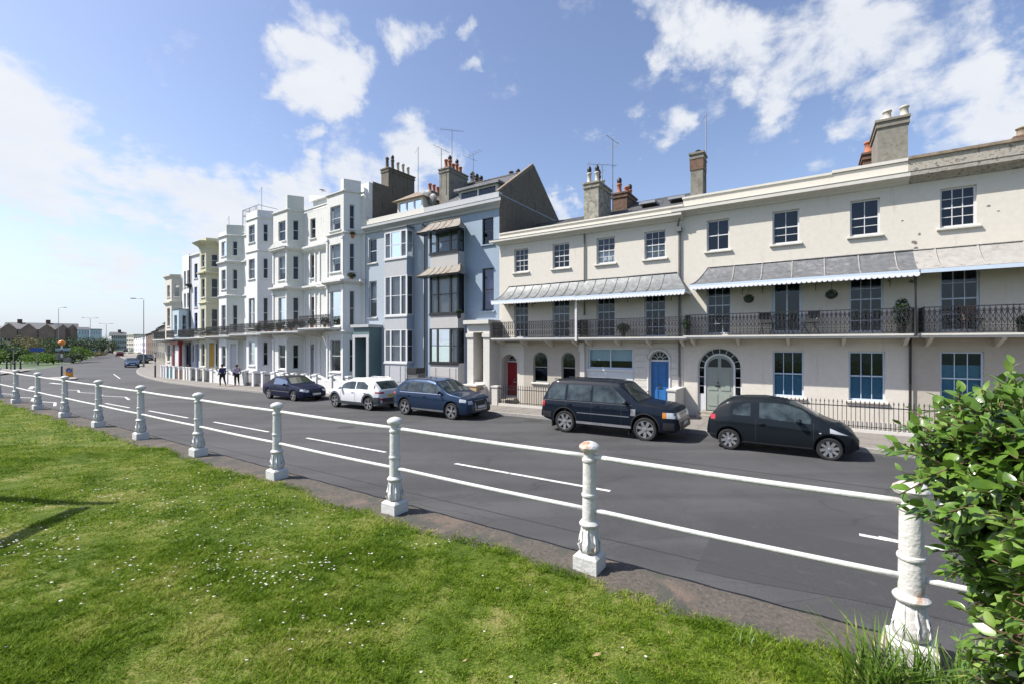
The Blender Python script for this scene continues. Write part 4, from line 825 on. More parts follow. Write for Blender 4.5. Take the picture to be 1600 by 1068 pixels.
# door steps: pale flights between the low walls
# ================================================================== ground, road, pavement
KERB = [(40,13.6),(12,15.3),(5,16.1),(2,16.4),(-3,16.9),(-11,17.05),(-30,17.1),(-38,17.25),(-43,17.4),(-50,18.0),(-56,18.8),(-62,20.0),(-68,21.4),(-76,23.9),(-87,28.0),(-100,31.5),(-130,39),(-175,50.5),(-260,73)]
LEFTK = [(-60,-30),(-62,-30),(-77.7,11.8),(-84,14.7),(-99,20.4),(-130,31.5),(-175,45.5),(-260,67)]
def interp(tab, s):
    t = sorted(tab)
    if s <= t[0][0]: return t[0][1]
    for (a, x), (b, y) in zip(t, t[1:]):
        if s <= b: return x+(y-x)*(s-a)/(b-a)
    return t[-1][1]
kerb = lambda s: interp(KERB, s)
def asphalt():
    m = mat('asphalt', (.064,.064,.066), .85, var=.5, scale=70, col2=(.090,.090,.092), amt2=.6, scale2=.22, thr=.42, bump=.5, bscale=140)
    nt = m.node_tree; L = nt.links; b = nt.nodes['Principled BSDF']; src = b.inputs['Base Color'].links[0].from_socket
    tc = _n(nt, 'ShaderNodeTexCoord'); mp = _n(nt, 'ShaderNodeMapping'); mp.inputs['Rotation'].default_value = (0,0,R(33)); mp.inputs['Scale'].default_value = (.05,1.3,1)
    L.new(tc.outputs['Object'], mp.inputs[0]); n = _n(nt, 'ShaderNodeTexNoise'); n.inputs['Scale'].default_value = 1; n.inputs['Detail'].default_value = 5; L.new(mp.outputs[0], n.inputs['Vector'])
    mr = _n(nt, 'ShaderNodeMapRange'); mr.inputs['From Min'].default_value = .35; mr.inputs['From Max'].default_value = .65; mr.inputs['To Min'].default_value = .86; mr.inputs['To Max'].default_value = 1.12; L.new(n.outputs[0], mr.inputs[0])
    # dark joints and cracks
    mp2 = _n(nt, 'ShaderNodeMapping'); mp2.inputs['Rotation'].default_value = (0,0,R(33)); mp2.inputs['Scale'].default_value = (.12,.5,1); L.new(tc.outputs['Object'], mp2.inputs[0])
    dn = _n(nt, 'ShaderNodeTexNoise'); dn.inputs['Scale'].default_value = 2.5; L.new(mp2.outputs[0], dn.inputs['Vector'])
    ad = _n(nt, 'ShaderNodeMix', data_type='RGBA'); ad.inputs['Factor'].default_value = .12; L.new(mp2.outputs[0], ad.inputs['A']); L.new(dn.outputs['Color'], ad.inputs['B'])
    vo = _n(nt, 'ShaderNodeTexVoronoi', feature='DISTANCE_TO_EDGE'); vo.inputs['Scale'].default_value = 1.6; L.new(ad.outputs['Result'], vo.inputs['Vector'])
    m2 = _n(nt, 'ShaderNodeMapRange'); m2.inputs['From Min'].default_value = .0; m2.inputs['From Max'].default_value = .009; m2.inputs['To Min'].default_value = .72; m2.inputs['To Max'].default_value = 1; L.new(vo.outputs['Distance'], m2.inputs[0])
    ml = _n(nt, 'ShaderNodeMath', operation='MULTIPLY'); L.new(mr.outputs[0], ml.inputs[0]); L.new(m2.outputs[0], ml.inputs[1])
    sc = _n(nt, 'ShaderNodeVectorMath', operation='SCALE'); L.new(src, sc.inputs[0]); L.new(ml.outputs[0], sc.inputs['Scale']); L.new(sc.outputs[0], b.inputs['Base Color'])
    return m
ASPH = asphalt()
PAVE = mat('paving', (.25,.23,.205), .9, var=.14, scale=9, col2=(.16,.145,.13), amt2=.6, scale2=1.5, thr=.52, bump=.2)
KERBM = mat('kerb_concrete', (.34,.325,.30), .9, var=.12, col2=(.3,.28,.25), amt2=.5, scale2=2)
LINE = mat('road_paint', (.74,.74,.71), .7, var=.08, col2=(.16,.16,.16), amt2=.85, scale2=9, thr=.53)
GROUNDM = leaf_mat('rough_green', (.05,.08,.02), (.10,.15,.04), (.16,.17,.07), scale=.08, trans=0)
mb = MB(); mb.add([(-4000,-3000,-.62),(4000,-3000,-.62),(4000,6000,-.62),(-4000,6000,-.62)], [(0,1,2,3)]); tag(mb.build('ground', GROUNDM), kind='structure')
SS = [40,25,15,10,6,3,0,-3,-6,-10,-15,-20,-25,-30,-34,-38,-42,-46,-50,-54,-58,-60,-62,-66,-70,-74,-77.7,-80,-84,-90,-95,-99,-105,-115,-130,-150,-175,-220,-260]
mb = MB(); vs = []; fs = []; NC = 8
for s in SS:
    lo = 4.2 if s > -60 else interp(LEFTK, s); hi = kerb(s)+.02
    for j in range(NC+1): n = lo+(hi-lo)*j/NC; vs.append(W(s, n, gz(s)+.03*math.sin(PI*j/NC)))
fs = [(i*(NC+1)+j, i*(NC+1)+j+1, (i+1)*(NC+1)+j+1, (i+1)*(NC+1)+j) for i in range(len(SS)-1) for j in range(NC)]
mb.add(vs, fs); tag(mb.build('road', ASPH, smooth=True), kind='structure')
mb = MB(); mb.add([W(40,-60,-.0),W(40,4.2,.0),W(-60,4.2,-.505),W(-60,-60,-.505)], [(0,1,2,3)]);
mb = MB(); vs = []
for s in SS: k = kerb(s); z = gz(s)+.12; vs += [W(s,k+.14,z), W(s,k+4,z+.02), W(s,k+45,z+.02)]
mb.add(vs, [(i*3+j, i*3+j+1, (i+1)*3+j+1, (i+1)*3+j) for i in range(len(SS)-1) for j in range(2)]); tag(mb.build('pavement', PAVE), kind='structure')
mb = MB(); vs = []
for s in SS: k = kerb(s); z = gz(s); vs += [W(s,k,z-.3), W(s,k,z+.12), W(s,k+.02,z+.127), W(s,k+.14,z+.127), W(s,k+.14,z-.3)]
mb.add(vs, [(i*5+j, i*5+j+1, (i+1)*5+j+1, (i+1)*5+j) for i in range(len(SS)-1) for j in range(4)]); tag(mb.build('kerb', KERBM), kind='structure')
# paving joints: thin dark grooves drawn as real shallow strips
mb = MB(); DARK = mat('joint', (.10,.095,.085), .95)
for k in range(70):
    s = 12-k*.9; kb = kerb(s); mb.add([W(s,kb+.14,gz(s)+.1255),W(s+.015,kb+.14,gz(s)+.1255),W(s+.015,kb+2.4,gz(s)+.1335),W(s,kb+2.4,gz(s)+.1335)], [(0,1,2,3)])
tag(mb.build('paving_joints', DARK), kind='structure')
def mark(s0, n0, s1, n1, w):
    L = math.hypot(s1-s0, n1-n0); ux, uy = (n1-n0)/L*w/2, -(s1-s0)/L*w/2; k = 6; mbm = MB(); vs = []
    for i in range(k+1):
        a, b = s0+(s1-s0)*i/k, n0+(n1-n0)*i/k
        for q in (-1, 1):
            ss, nn = a+ux*q, b+uy*q; lo, hi = 4.2, kerb(ss)+.02; j = (nn-lo)/(hi-lo); vs.append(W(ss, nn, gz(ss)+.03*math.sin(PI*max(0,min(1,j)))+.006))
    mbm.add(vs, [(2*i, 2*i+1, 2*i+3, 2*i+2) for i in range(k)]); return mbm
def rmark(*a): return tag(mark(*a).build('road_marking', LINE), kind='structure')
for s0, s1 in ((9.6,7.0),(5.0,1.1+1.2),(.95,-.35+1.7),(-3.5,-7.8),(-10.4,-14.4),(-16.7,-21.0),(-23.3,-27.8),(-30.2,-34)):
    if s0 < s1: s0, s1 = s1, s0
    rmark(s0, 9.2, s1, 9.25, .11)
rmark(4.6, 9.15, .7, 9.2, .11)
# zigzags each side of the crossing
for off in (7.6, 10.9):
    s = -35.0
    for k in range(6): rmark(s, off+(.25 if k % 2 else -.25), s-2.3, off+(-.25 if k % 2 else .25), .12); s -= 2.4
rmark(-56, 12.2, -58.5, 12.0, .3); rmark(-52, 9.5, -55, 10.2, .25); rmark(-60, 17.5, -70, 19.8, .1)
for k in range(4): rmark(-80-9*k, 21+3.2*k, -84-9*k, 22.4+3.2*k, .12)
# darker asphalt repair near the right
mb = MB(); PATCH = mat('asphalt_repair', (.054,.054,.056), .85, var=.2, scale=60, col2=(.075,.075,.077), amt2=.6, scale2=5, bump=.4, bscale=100)
ps = [(-1.35,8.9),(-1.2,7.3),(.6,7.25),(.9,6.9),(5.5,6.7),(5.5,8.6),(1.0,8.8)]
NP = 14
for (sa, sb_, nlo, nhi) in ((-1.3, 12.0, lambda s: 6.75+.15*math.sin(s*1.3), lambda s: 8.75+.04*math.sin(s*3)),):
    vs = [W(s, n, gz(s)+.03*math.sin(PI*(n-4.2)/(kerb(s)-4.18))+.004) for i in range(41) for s in [sa+(sb_-sa)*i/40] for j in range(NP+1) for n in [nlo(s)+(nhi(s)-nlo(s))*j/NP]]
    mb.add(vs, [(i*(NP+1)+j,i*(NP+1)+j+1,(i+1)*(NP+1)+j+1,(i+1)*(NP+1)+j) for i in range(40) for j in range(NP)])
tag(mb.build('asphalt_patch', PATCH, smooth=True), kind='structure')
mb = MB(); mb.add([W(s, n, gz(s)+.012) for s, n in ((-9.9,16.2),(-9.3,16.2),(-9.3,16.7),(-9.9,16.7))], [(0,1,2,3)]); mb.lathe([(.33,.0),(.33,.008)], W(-15,11.3,gz(-15)+.0255), 20)
for (sa, sb_, nn) in ((12,-60,6.9),(12,-60,12.4)):
    q = mark(sa, nn, sb_, nn+.1, .03); q.v = [(v[0], v[1], v[2]-.002) for v in q.v]; mb.add(q.v, q.f)
tag(mb.build('drain_cover', mat('drain_iron', (.05,.05,.05), .7)), kind='structure')

# ================================================================== lawn, footing strip and railing
ZL = 1.03; FN = 3.92
def edge(s): return 3.72+.05*math.sin(s*1.7)+.03*math.sin(s*4.1+1)+.02*math.sin(s*9.3)+(.10 if s > -1 else 0)*min(1, (s+1)*.5)*-1
def lawnz(s, n):
    d = edge(s)-n
    return ZL+.02+.02*math.sin(s*.9)*min(1, max(0,d)) + .05*min(1,max(0,d)/3) + .012*math.sin(s*3.1+n*2.3) - (.05 if d < .02 else 0)
SOIL = leaf_mat('turf_floor', (.045,.075,.010), (.09,.13,.018), (.20,.18,.07), rough=.95, scale=2.2, trans=0, spec=.1, fine=60)
s_list = list(np.arange(14, -34, -.35)); mb = MB(); vs = []; ncol = 28
for s in s_list:
    e = edge(s)
    for j in range(ncol+1): n = e+.02-(j/ncol)**1.5*24; vs.append(W(s, n, lawnz(s, n)))
mb.add(vs, [(i*(ncol+1)+j, i*(ncol+1)+j+1, (i+1)*(ncol+1)+j+1, (i+1)*(ncol+1)+j) for i in range(len(s_list)-1) for j in range(ncol)]); tag(mb.build('lawn', SOIL, smooth=True), kind='structure')
STRIP = mat('old_concrete_footing', (.105,.09,.075), .95, var=.3, scale=26, col2=(.20,.145,.11), amt2=.6, scale2=1.6, thr=.53, bump=.6, bscale=45)
nt = STRIP.node_tree; bb = nt.nodes['Principled BSDF']; src = bb.inputs['Base Color'].links[0].from_socket
tcn = _n(nt,'ShaderNodeTexCoord'); nn_ = _n(nt,'ShaderNodeTexNoise'); nn_.inputs['Scale'].default_value = 3.3; nn_.inputs['Detail'].default_value = 9; nt.links.new(tcn.outputs['Object'], nn_.inputs['Vector'])
mr_ = _n(nt,'ShaderNodeMapRange'); mr_.inputs['From Min'].default_value=.52; mr_.inputs['From Max'].default_value=.64; nt.links.new(nn_.outputs[0], mr_.inputs[0])
mx_ = _n(nt,'ShaderNodeMix', data_type='RGBA'); nt.links.new(mr_.outputs[0], mx_.inputs['Factor']); nt.links.new(src, mx_.inputs['A']); mx_.inputs['B'].default_value=(.06,.06,.05,1); nt.links.new(mx_.outputs['Result'], bb.inputs['Base Color'])
mb = MB(); vs = []; ss = list(np.arange(14, -34, -.12))
for i, s in enumerate(ss):
    j = lambda a: a*math.sin(s*13.1+a*90)
    vs += [W(s, edge(s)-.5, ZL-.02), W(s, edge(s)+.04, ZL+.006+j(.008)), W(s, FN, ZL+.004+j(.006)), W(s, 4.20, ZL+j(.004)), W(s, 4.235+j(.006), ZL-.02), W(s, 4.235, gz(s)-.3)]
mb.add(vs, [(i*6+j, i*6+j+1, (i+1)*6+j+1, (i+1)*6+j) for i in range(len(ss)-1) for j in range(5)]); tag(mb.build('kerb_strip', STRIP), kind='structure')

def wpaint():
    m = mat('peeling_white_paint', (.66,.66,.64), .5, var=.04, scale=8, col2=(.36,.15,.055), amt2=.95, scale2=6.5, thr=.625, bump=.35, bscale=22)
    return m
WP = wpaint(); RUSTP = mat('rusty_old_paint', (.66,.65,.62), .6, var=.07, col2=(.40,.17,.06), amt2=.9, scale2=5, thr=.565, bump=.5, bscale=25)
rail = empty('railing', W(-12, FN, ZL), -ST.th, 'white cast-iron seafront railing with round-capped posts and two rails along the lawn edge', 'railing')
def lpos(s, n, z): return (s+12, n-FN, z-ZL)
postx = [1424, 921, 617, 433, 310, 220, 154, 101.5, 59, 25, -3, -27]
PF = Frame(ST.w(0, FN), 33); ps_ = [PF.at(x, HY)[0] for x in postx]
lastgap = ps_[-2]-ps_[-1]
ps_ = [ps_[0]+2.35] + ps_
def post(s, i, near):
    rs = random.Random(i*7+3); mb = MB(); mb.cur = 0; c = lpos(s, FN, ZL); x, y, z = c; nseg = 20 if near else 14
    # plinth with a chamfered top
    a = .115; mb.add([(x-a,y-a,z-.02),(x+a,y-a,z-.02),(x+a,y+a,z-.02),(x-a,y+a,z-.02),(x-a,y-a,z+.13),(x+a,y-a,z+.13),(x+a,y+a,z+.13),(x-a,y+a,z+.13),(x-.085,y-.085,z+.155),(x+.085,y-.085,z+.155),(x+.085,y+.085,z+.155),(x-.085,y+.085,z+.155)],
      [(0,1,5,4),(1,2,6,5),(2,3,7,6),(3,0,4,7),(4,5,9,8),(5,6,10,9),(6,7,11,10),(7,4,8,11),(8,9,10,11)])
    mb.lathe([(.070,.155),(.085,.17),(.092,.20),(.090,.23),(.083,.27),(.076,.33),(.070,.385),(.078,.39),(.092,.405),(.094,.42),(.080,.44),(.066,.45),(.064,.66),(.070,.665),(.074,.68),(.070,.695),(.063,.70),(.060,.98),(.066,.985),(.070,1.0),(.066,1.015),(.056,1.02),(.050,1.06),(.060,1.085),(.088,1.10),(.096,1.12),(.090,1.14),(.060,1.162),(.030,1.172),(.012,1.176)], c, nseg)
    if i <= 1: mb.v = [(x+(v[0]-x)*1.06, y+(v[1]-y)*1.06, v[2]) for v in mb.v]
    o = mb.build('post', RUSTP if near else WP, rail); smooth_angle(o, 38)
    # leaf ornament on the base, as raised flutes
    fb = MB()
    for k in range(8):
        t = 2*PI*k/8+.2; fb.tube([(x+math.cos(t)*rr_, y+math.sin(t)*rr_, z+zz) for rr_, zz in ((.083,.16),(.104,.21),(.092,.27),(.078,.34),(.074,.38))], [.006,.011,.009,.007,.004], 5)
    fb.build('base_ornament', WP, o, True)
for i, s in enumerate(ps_): post(s, i, i <= 2)
for nm, zr, r in (('top_rail', 1.035, .0235), ('middle_rail', .545, .0215)):
    for a, b in zip(ps_, ps_[1:]):
        mb = MB(); k = 12; pts = []
        for i in range(k+1):
            t = i/k; s = a+(b-a)*t; pts.append(tuple(Vector(lpos(s, FN, ZL+zr)) + Vector((0, .0, -.008*math.sin(PI*t)))))
        mb.tube(pts, r, 10); mb.build(nm, WP, rail, True)

# ================================================================== grass and daisies
def blade_field(name, npts, dmin, dmax, h, w, m, seed, tmin=-1.6, tmax=1.3):
    rg = np.random.default_rng(seed); u = rg.random(npts*4)
    D = np.sqrt(dmin**2+(dmax**2-dmin**2)*u); t = rg.uniform(tmin, tmax, npts*4); X = t*D
    s = X*ST.u[0]+D*ST.u[1]; n = X*ST.v[0]+D*ST.v[1]
    ok = (n < np.array([edge(a) for a in s])+rg.normal(0,.045,len(s))) & (s > -33); X, D, s, n = (q[ok][:npts] for q in (X, D, s, n))
    d = np.maximum(0, np.array([edge(a) for a in s])-n)
    z = ZL+.02+.02*np.sin(s*.9)*np.minimum(1,d)+.05*np.minimum(1,d/3)+.012*np.sin(s*3.1+n*2.3)-.012
    k = len(X); clump = .62+.25*np.sin(X*2.1+np.sin(D*1.7)*2)*np.sin(D*2.6+X*.8)+.42*np.sin(X*23+2*np.sin(D*11))*np.sin(D*19+2*np.sin(X*13))+.22*np.sin(X*57+D*31)*np.sin(D*61-X*23)+.3*rg.random(k)
    hh = h*np.clip(clump, .4, 1.9)*rg.uniform(.6,1.25,k); ang = rg.uniform(0, 2*PI, k); la = rg.uniform(0, 2*PI, k); lean = rg.uniform(.3,1.7,k)*hh
    dx, dy = np.cos(ang)*w/2, np.sin(ang)*w/2; bx, by = np.cos(la)*lean, np.sin(la)*lean
    V = np.empty((k, 5, 3)); 
    V[:,0] = np.stack([X-dx,D-dy,z],1); V[:,1] = np.stack([X+dx,D+dy,z],1)
    V[:,2] = np.stack([X+dx*.8+bx*.4,D+dy*.8+by*.4,z+hh*.6],1); V[:,3] = np.stack([X-dx*.8+bx*.4,D-dy*.8+by*.4,z+hh*.6],1); V[:,4] = np.stack([X+bx,D+by,z+hh*.95],1)
    me = bpy.data.meshes.new(name); me.vertices.add(k*5); me.vertices.foreach_set('co', V.reshape(-1))
    me.loops.add(k*7); me.polygons.add(k*2); b = np.arange(k)*5
    li = np.stack([b,b+1,b+2,b+3,b+3,b+2,b+4],1).reshape(-1); me.loops.foreach_set('vertex_index', li)
    ls = np.stack([np.arange(k)*7, np.arange(k)*7+4],1).reshape(-1); me.polygons.foreach_set('loop_start', ls); me.polygons.foreach_set('loop_total', np.tile([4,3], k))
    me.materials.append(m); me.update(calc_edges=True); me.validate()
    o = bpy.data.objects.new(name, me); COL.objects.link(o); return tag(o, kind='stuff')
GRASSM = leaf_mat('grass_blades', (.085,.16,.010), (.19,.29,.016), (.40,.40,.12), rough=.65, scale=2.3, trans=.4, spec=.15, fine=45)
g1 = blade_field('grass', 370000, 2.2, 4.6, .038, .0052, GRASSM, 1); tag(g1, 'short green and straw coloured grass of the mown lawn', 'grass')
g2 = blade_field('grass', 180000, 4.6, 9.0, .036, .009, GRASSM, 2); tag(g2, 'short green grass of the lawn farther from the camera', 'grass')
g3 = blade_field('grass', 60000, 9.0, 24, .04, .020, GRASSM, 3, -1.6, .2); tag(g3, 'grass of the lawn at its far left end', 'grass')
DRY = mat('dry_leaf', (.42,.30,.16), .8, var=.3)
rg = random.Random(5); mb = MB(); yb = MB()
clusters = [(-5.1,6.2,.9,70),(-4.1,5.5,.6,50),(-3.2,4.9,.7,55),(-2.6,4.3,.45,60),(-1.9,4.1,.35,30),(-1.75,3.9,.25,14),(-2.4,3.9,.4,50),(-4.5,6.6,1.0,60),(-5.0,4.4,.3,50),(-5.2,4.8,.5,20),(-5.3,4.6,.35,26),(-4.6,4.25,.35,30),(-3.7,4.0,.3,12),(-3.3,5.6,.5,30),(-2.2,5.6,.5,26),(-6.2,7.2,1.2,50),(-4.7,7.6,.8,30),(-8.5,9.0,1.5,40),(-1.35,3.05,.18,7),(-1.15,3.35,.2,6),(-1.55,3.3,.2,7),(-1.0,4.6,.3,16),(.1,3.2,1.2,14),(-.5,3.0,.9,9),(-3.6,3.3,.8,16),(-7,8.6,1.6,40),(-5.5,5.4,1.2,40)]
for cx, cy, sd, k in clusters:
    for _ in range(k):
        x, y = cx+rg.gauss(0, sd), cy+rg.gauss(0, sd*.55); s, n = x*ST.u[0]+y*ST.u[1], x*ST.v[0]+y*ST.v[1]
        if n > edge(s)-.05 or y < 2.3: continue
        z = lawnz(s, n)+rg.uniform(.018,.04); r = rg.uniform(.007,.0125); tx, ty = rg.uniform(-.35,.35), rg.uniform(-.45,.1); vs = [(x,y,z+.002)]
        for q in range(10): a = 2*PI*q/10; rr = r*(1 if q % 2 else .82); vs.append((x+rr*math.cos(a), y+rr*math.sin(a), z+rr*(tx*math.cos(a)+ty*math.sin(a))))
        mb.cur = 0; mb.add(vs, [(0,q+1,(q+1)%10+1) for q in range(10)])
        vs = [(x+r*.32*math.cos(2*PI*q/6), y+r*.32*math.sin(2*PI*q/6), z+.004+r*.3*(tx*math.cos(2*PI*q/6)+ty*math.sin(2*PI*q/6))) for q in range(6)]; mb.cur = 1; mb.add(vs, [tuple(range(6))])
tag(mb.build('daisies', [mat('petal', (.80,.80,.78), .7, var=.03), mat('daisy_eye', (.65,.45,.05), .8)], clean=False), 'small white daisies scattered in clusters over the lawn', 'daisies', kind='stuff')
mb = MB()
for x, y, a, r in ((.55,2.95,.4,.035),(1.75,2.62,.9,.05),(1.95,2.5,2.2,.04),(1.62,2.5,.1,.032),(1.1,3.2,1.2,.022),(.62,2.7,2.0,.02),(-.3,2.9,.4,.018),(2.05,2.75,.3,.03)):
    s, n = x*ST.u[0]+y*ST.u[1], x*ST.v[0]+y*ST.v[1]; z = lawnz(s, n)+.035; c, d = math.cos(a), math.sin(a)
    mb.add([(x-c*r,y-d*r,z),(x-d*r*.3,y+c*r*.3,z+.008),(x+c*r,y+d*r,z+.006),(x+d*r*.35,y-c*r*.35,z+.001)], [(0,1,2,3)])
tag(mb.build('fallen_leaves', DRY, clean=False), 'dry brown leaves lying on the lawn near the railing', 'leaves', kind='stuff')
# ================================================================== foreground shrub and grass tufts
def leaf(mb, p, dirv, up, L, wd, curl=.25, fold=.18):
    """one curved, folded leaf of 4x2 faces"""
    d = dirv.normalized(); sd = d.cross(up)
    if sd.length < .1: sd = d.cross(Vector((1,0,0)))
    sd.normalize(); nn = sd.cross(d); prof = (0.0,.78,1.0,.92,.58,.0); vs = []
    for i, w in enumerate(prof):
        t = i/5; c = p + d*(L*t) - nn*(curl*L*t*t)
        if w == 0: vs.append(c); continue
        vs += [c - sd*(wd*w/2) + nn*(fold*wd*w/2), c, c + sd*(wd*w/2) + nn*(fold*wd*w/2)]
    f = [(0,2,1),(0,3,2)]; b = 1
    for i in range(3): f += [(b,b+1,b+4,b+3),(b+1,b+2,b+5,b+4)]; b += 3
    f += [(b,b+1,b+3),(b+1,b+2,b+3)]
    mb.add(vs, f)
def shrub_leaf():
    m = leaf_mat('glossy_leaves', (.06,.12,.018), (.12,.22,.03), (.24,.33,.09), rough=.27, scale=7, trans=.22, spec=.6)
    return m
LEAFM = shrub_leaf(); BARK = mat('brown_twig', (.14,.085,.05), .9, var=.3, bump=.3)
rg = random.Random(11)
shr = empty('shrub', (2.1,1.55,ZL), 0, 'large glossy-leaved evergreen shrub in the right foreground beside the last railing post', 'shrub')
C = Vector((2.1,1.55,0)); lm = MB(); tw = MB()
blobs = [((2.03,1.80,2.30),(.25,.27,.38),1.5),((1.98,1.62,2.60),(.44,.46,.38),1.3),((2.15,1.45,2.25),(.52,.55,.55),1.3),((2.30,1.50,1.60),(.50,.60,.62),1.2),((1.66,1.20,2.46),(.22,.30,.42),1.6),((1.74,1.12,1.98),(.20,.32,.52),1.6),((2.0,1.80,2.66),(.36,.34,.28),1.2),((2.45,1.9,2.4),(.5,.4,.6),.7),((1.85,1.30,1.55),(.25,.34,.42),1.5),((2.18,1.75,2.0),(.30,.32,.50),1.2)]
for bi, (c, r, wgt) in enumerate(blobs):
    c = Vector(c); nb = int(400*wgt*(r[0]*r[1]+r[1]*r[2]+r[0]*r[2])/.75)
    for _ in range(nb):
        v = Vector((rg.gauss(0,1), rg.gauss(0,1), rg.gauss(0,1)+.15)).normalized(); k = rg.uniform(.40, 1.0)**.5*(1+.12*math.sin(v.x*5+v.z*7+bi))
        tip = c + Vector((v.x*r[0]*k, v.y*r[1]*k, v.z*r[2]*k)); out = (v + Vector((rg.gauss(0,.3), rg.gauss(0,.3), .35+rg.gauss(0,.3)))).normalized()
        if tip.z < ZL+.02: continue
        base = tip - out*rg.uniform(.12,.22); tw.tube([base, (base+tip)/2+Vector((rg.gauss(0,.01),)*3), tip+out*.03], [.0045,.0035,.0022], 4, False)
        nl = rg.randint(7, 11); ph = rg.uniform(0, 6)
        for q in range(nl):
            t = q/(nl-1); p = base.lerp(tip+out*.03, t*.95+.05); a = ph+q*2.4; e1 = out.cross(Vector((0,0,1))); 
            if e1.length < .1: e1 = Vector((1,0,0))
            e1.normalize(); e2 = out.cross(e1); rad = e1*math.cos(a)+e2*math.sin(a)
            d = (rad*(1.0-.5*t)+out*(.35+.6*t)+Vector((0,0,rg.uniform(-.25,.25)))).normalized(); L = rg.choice((rg.uniform(.04,.065), rg.uniform(.055,.09)))*(1 if t < .85 else .65)
            leaf(lm, p, d, (out*.6+Vector((0,0,1))+v*.4).normalized(), L, L*rg.uniform(.46,.60), rg.uniform(.05,.4), rg.uniform(.1,.35))
lo = lm.build('leaves', LEAFM, shr, True, clean=False); lo.location = tuple(-Vector((2.1,1.55,ZL)))
for k in range(14):
    a = rg.uniform(0, 6.28); b = Vector((2.2+.2*math.cos(a), 1.6+.2*math.sin(a), ZL-.03)); e = Vector((2.15+.22*math.cos(a), 1.6+.22*math.sin(a), rg.uniform(2.2,2.7)))
    tw.tube([b, b.lerp(e,.35)+Vector((rg.gauss(0,.05),rg.gauss(0,.05),.05)), b.lerp(e,.7)+Vector((rg.gauss(0,.04),rg.gauss(0,.04),.02)), e], [.018,.014,.010,.006], 6)
o = tw.build('twigs', BARK, shr, True, clean=False); o.location = tuple(-Vector((2.1,1.55,ZL)))
def tuft(x, y, n, L, w, label, seed, spread=.10, m=None):
    r_ = random.Random(seed); s_, n_ = x*ST.u[0]+y*ST.u[1], x*ST.v[0]+y*ST.v[1]; z = lawnz(s_, n_)-.01; mb = MB()
    for _ in range(n):
        a = r_.uniform(0, 2*PI); l = L*r_.uniform(.45,1.15); ln = r_.uniform(.15,.95); bx, by = r_.gauss(0,spread), r_.gauss(0,spread); ww = w*r_.uniform(.7,1.2)
        ca, sa = math.cos(a), math.sin(a); pts = []
        for i in range(6):
            t = i/5; rr = l*ln*t**1.6; zz = l*(t*(1-.35*ln*t)); q = ww*(1-t**2.2)*.5+.0004; px, py = bx+ca*rr, by+sa*rr
            pts += [(px-sa*q, py+ca*q, zz), (px+sa*q, py-ca*q, zz)]
        mb.add(pts, [(2*i,2*i+1,2*i+3,2*i+2) for i in range(5)])
    o = mb.build('grass_tuft', m or TUFT, None, True, clean=False); o.location = (x, y, z); return tag(o, label, 'grass tuft', 'long grass tufts by the shrub')
TUFT = leaf_mat('tuft_blades', (.06,.12,.012), (.14,.24,.03), (.36,.34,.13), rough=.4, scale=6, trans=.3, spec=.5)
tuft(2.08,2.52,230,.46,.015,'dense tuft of long arching grass left of the last railing post foot',1,.09)
tuft(2.40,2.44,220,.46,.015,'tall grass tuft directly in front of the last railing post foot',2,.09)
tuft(2.02,2.26,160,.30,.012,'low grass tuft nearest the bottom edge of the picture',3,.10)
tuft(2.32,2.18,220,.34,.013,'tangled grass at the foot of the big shrub',4,.14)
tuft(2.75,2.45,70,.34,.012,'grass tuft in the shade under the big shrub',5,.12)
tuft(1.62,3.05,30,.14,.006,'thin dry weed tuft on the footing strip left of the shrub',6,.05)
mb = MB(); r_ = random.Random(3)
for _ in range(60):
    x, y = 2.35+r_.gauss(0,.22), 2.12+r_.gauss(0,.12); leaf(mb, Vector((x,y,ZL+r_.uniform(.03,.3))), Vector((r_.gauss(0,1),r_.gauss(0,1),r_.uniform(0,.8))), Vector((0,0,1)), .06, .035)
o = mb.build('ground_weeds', LEAFM, None, True, clean=False); tag(o, 'broad-leaved weeds growing under the shrub among the grass', 'weeds', kind='stuff')
# ================================================================== cars
TYRE = mat('tyre_rubber', (.018,.018,.019), .85, var=.2); BLACKP = mat('black_trim', (.02,.02,.022), .55, var=.1); CARGL = mat('tinted_glass', (.040,.055,.058), .03, var=.75, scale=3.2, spec=.5)
LAMP = mat('lamp_glass', (.50,.53,.56), .12, var=.05, coat=1); REDL = mat('red_lamp', (.42,.012,.015), .15, coat=1); AMBL = mat('amber_lamp', (.6,.20,.02), .2, coat=1)
SILV = mat('alloy_silver', (.50,.50,.51), .32, metal=.75, var=.04); CHR = mat('chrome_trim', (.75,.75,.77), .15, metal=1); PLW = mat('white_plate', (.75,.75,.73), .5); PLY = mat('yellow_plate', (.70,.52,.04), .5); CLAD = mat('grey_cladding', (.06,.068,.08), .6, var=.1)
def paint(name, c, metal=.0, rough=.5):
    m = mat(name, c, rough, metal=metal, var=.03, scale=3, coat=.38); q = m.node_tree.nodes['Principled BSDF'].inputs; q['Coat Roughness'].default_value = .03; q['Specular IOR Level'].default_value = .08; return m
def pl(tab, x):
    """smoothed piecewise profile"""
    if x <= tab[0][0]: return tab[0][1]
    for i in range(len(tab)-1):
        a, b = tab[i], tab[i+1]
        if x <= b[0]:
            t = (x-a[0])/max(1e-6, b[0]-a[0]); return a[1]+(b[1]-a[1])*t
    return tab[-1][1]
def sm(tab, x, h=.05): return (pl(tab, x-h)+2*pl(tab, x)+pl(tab, x+h))/4
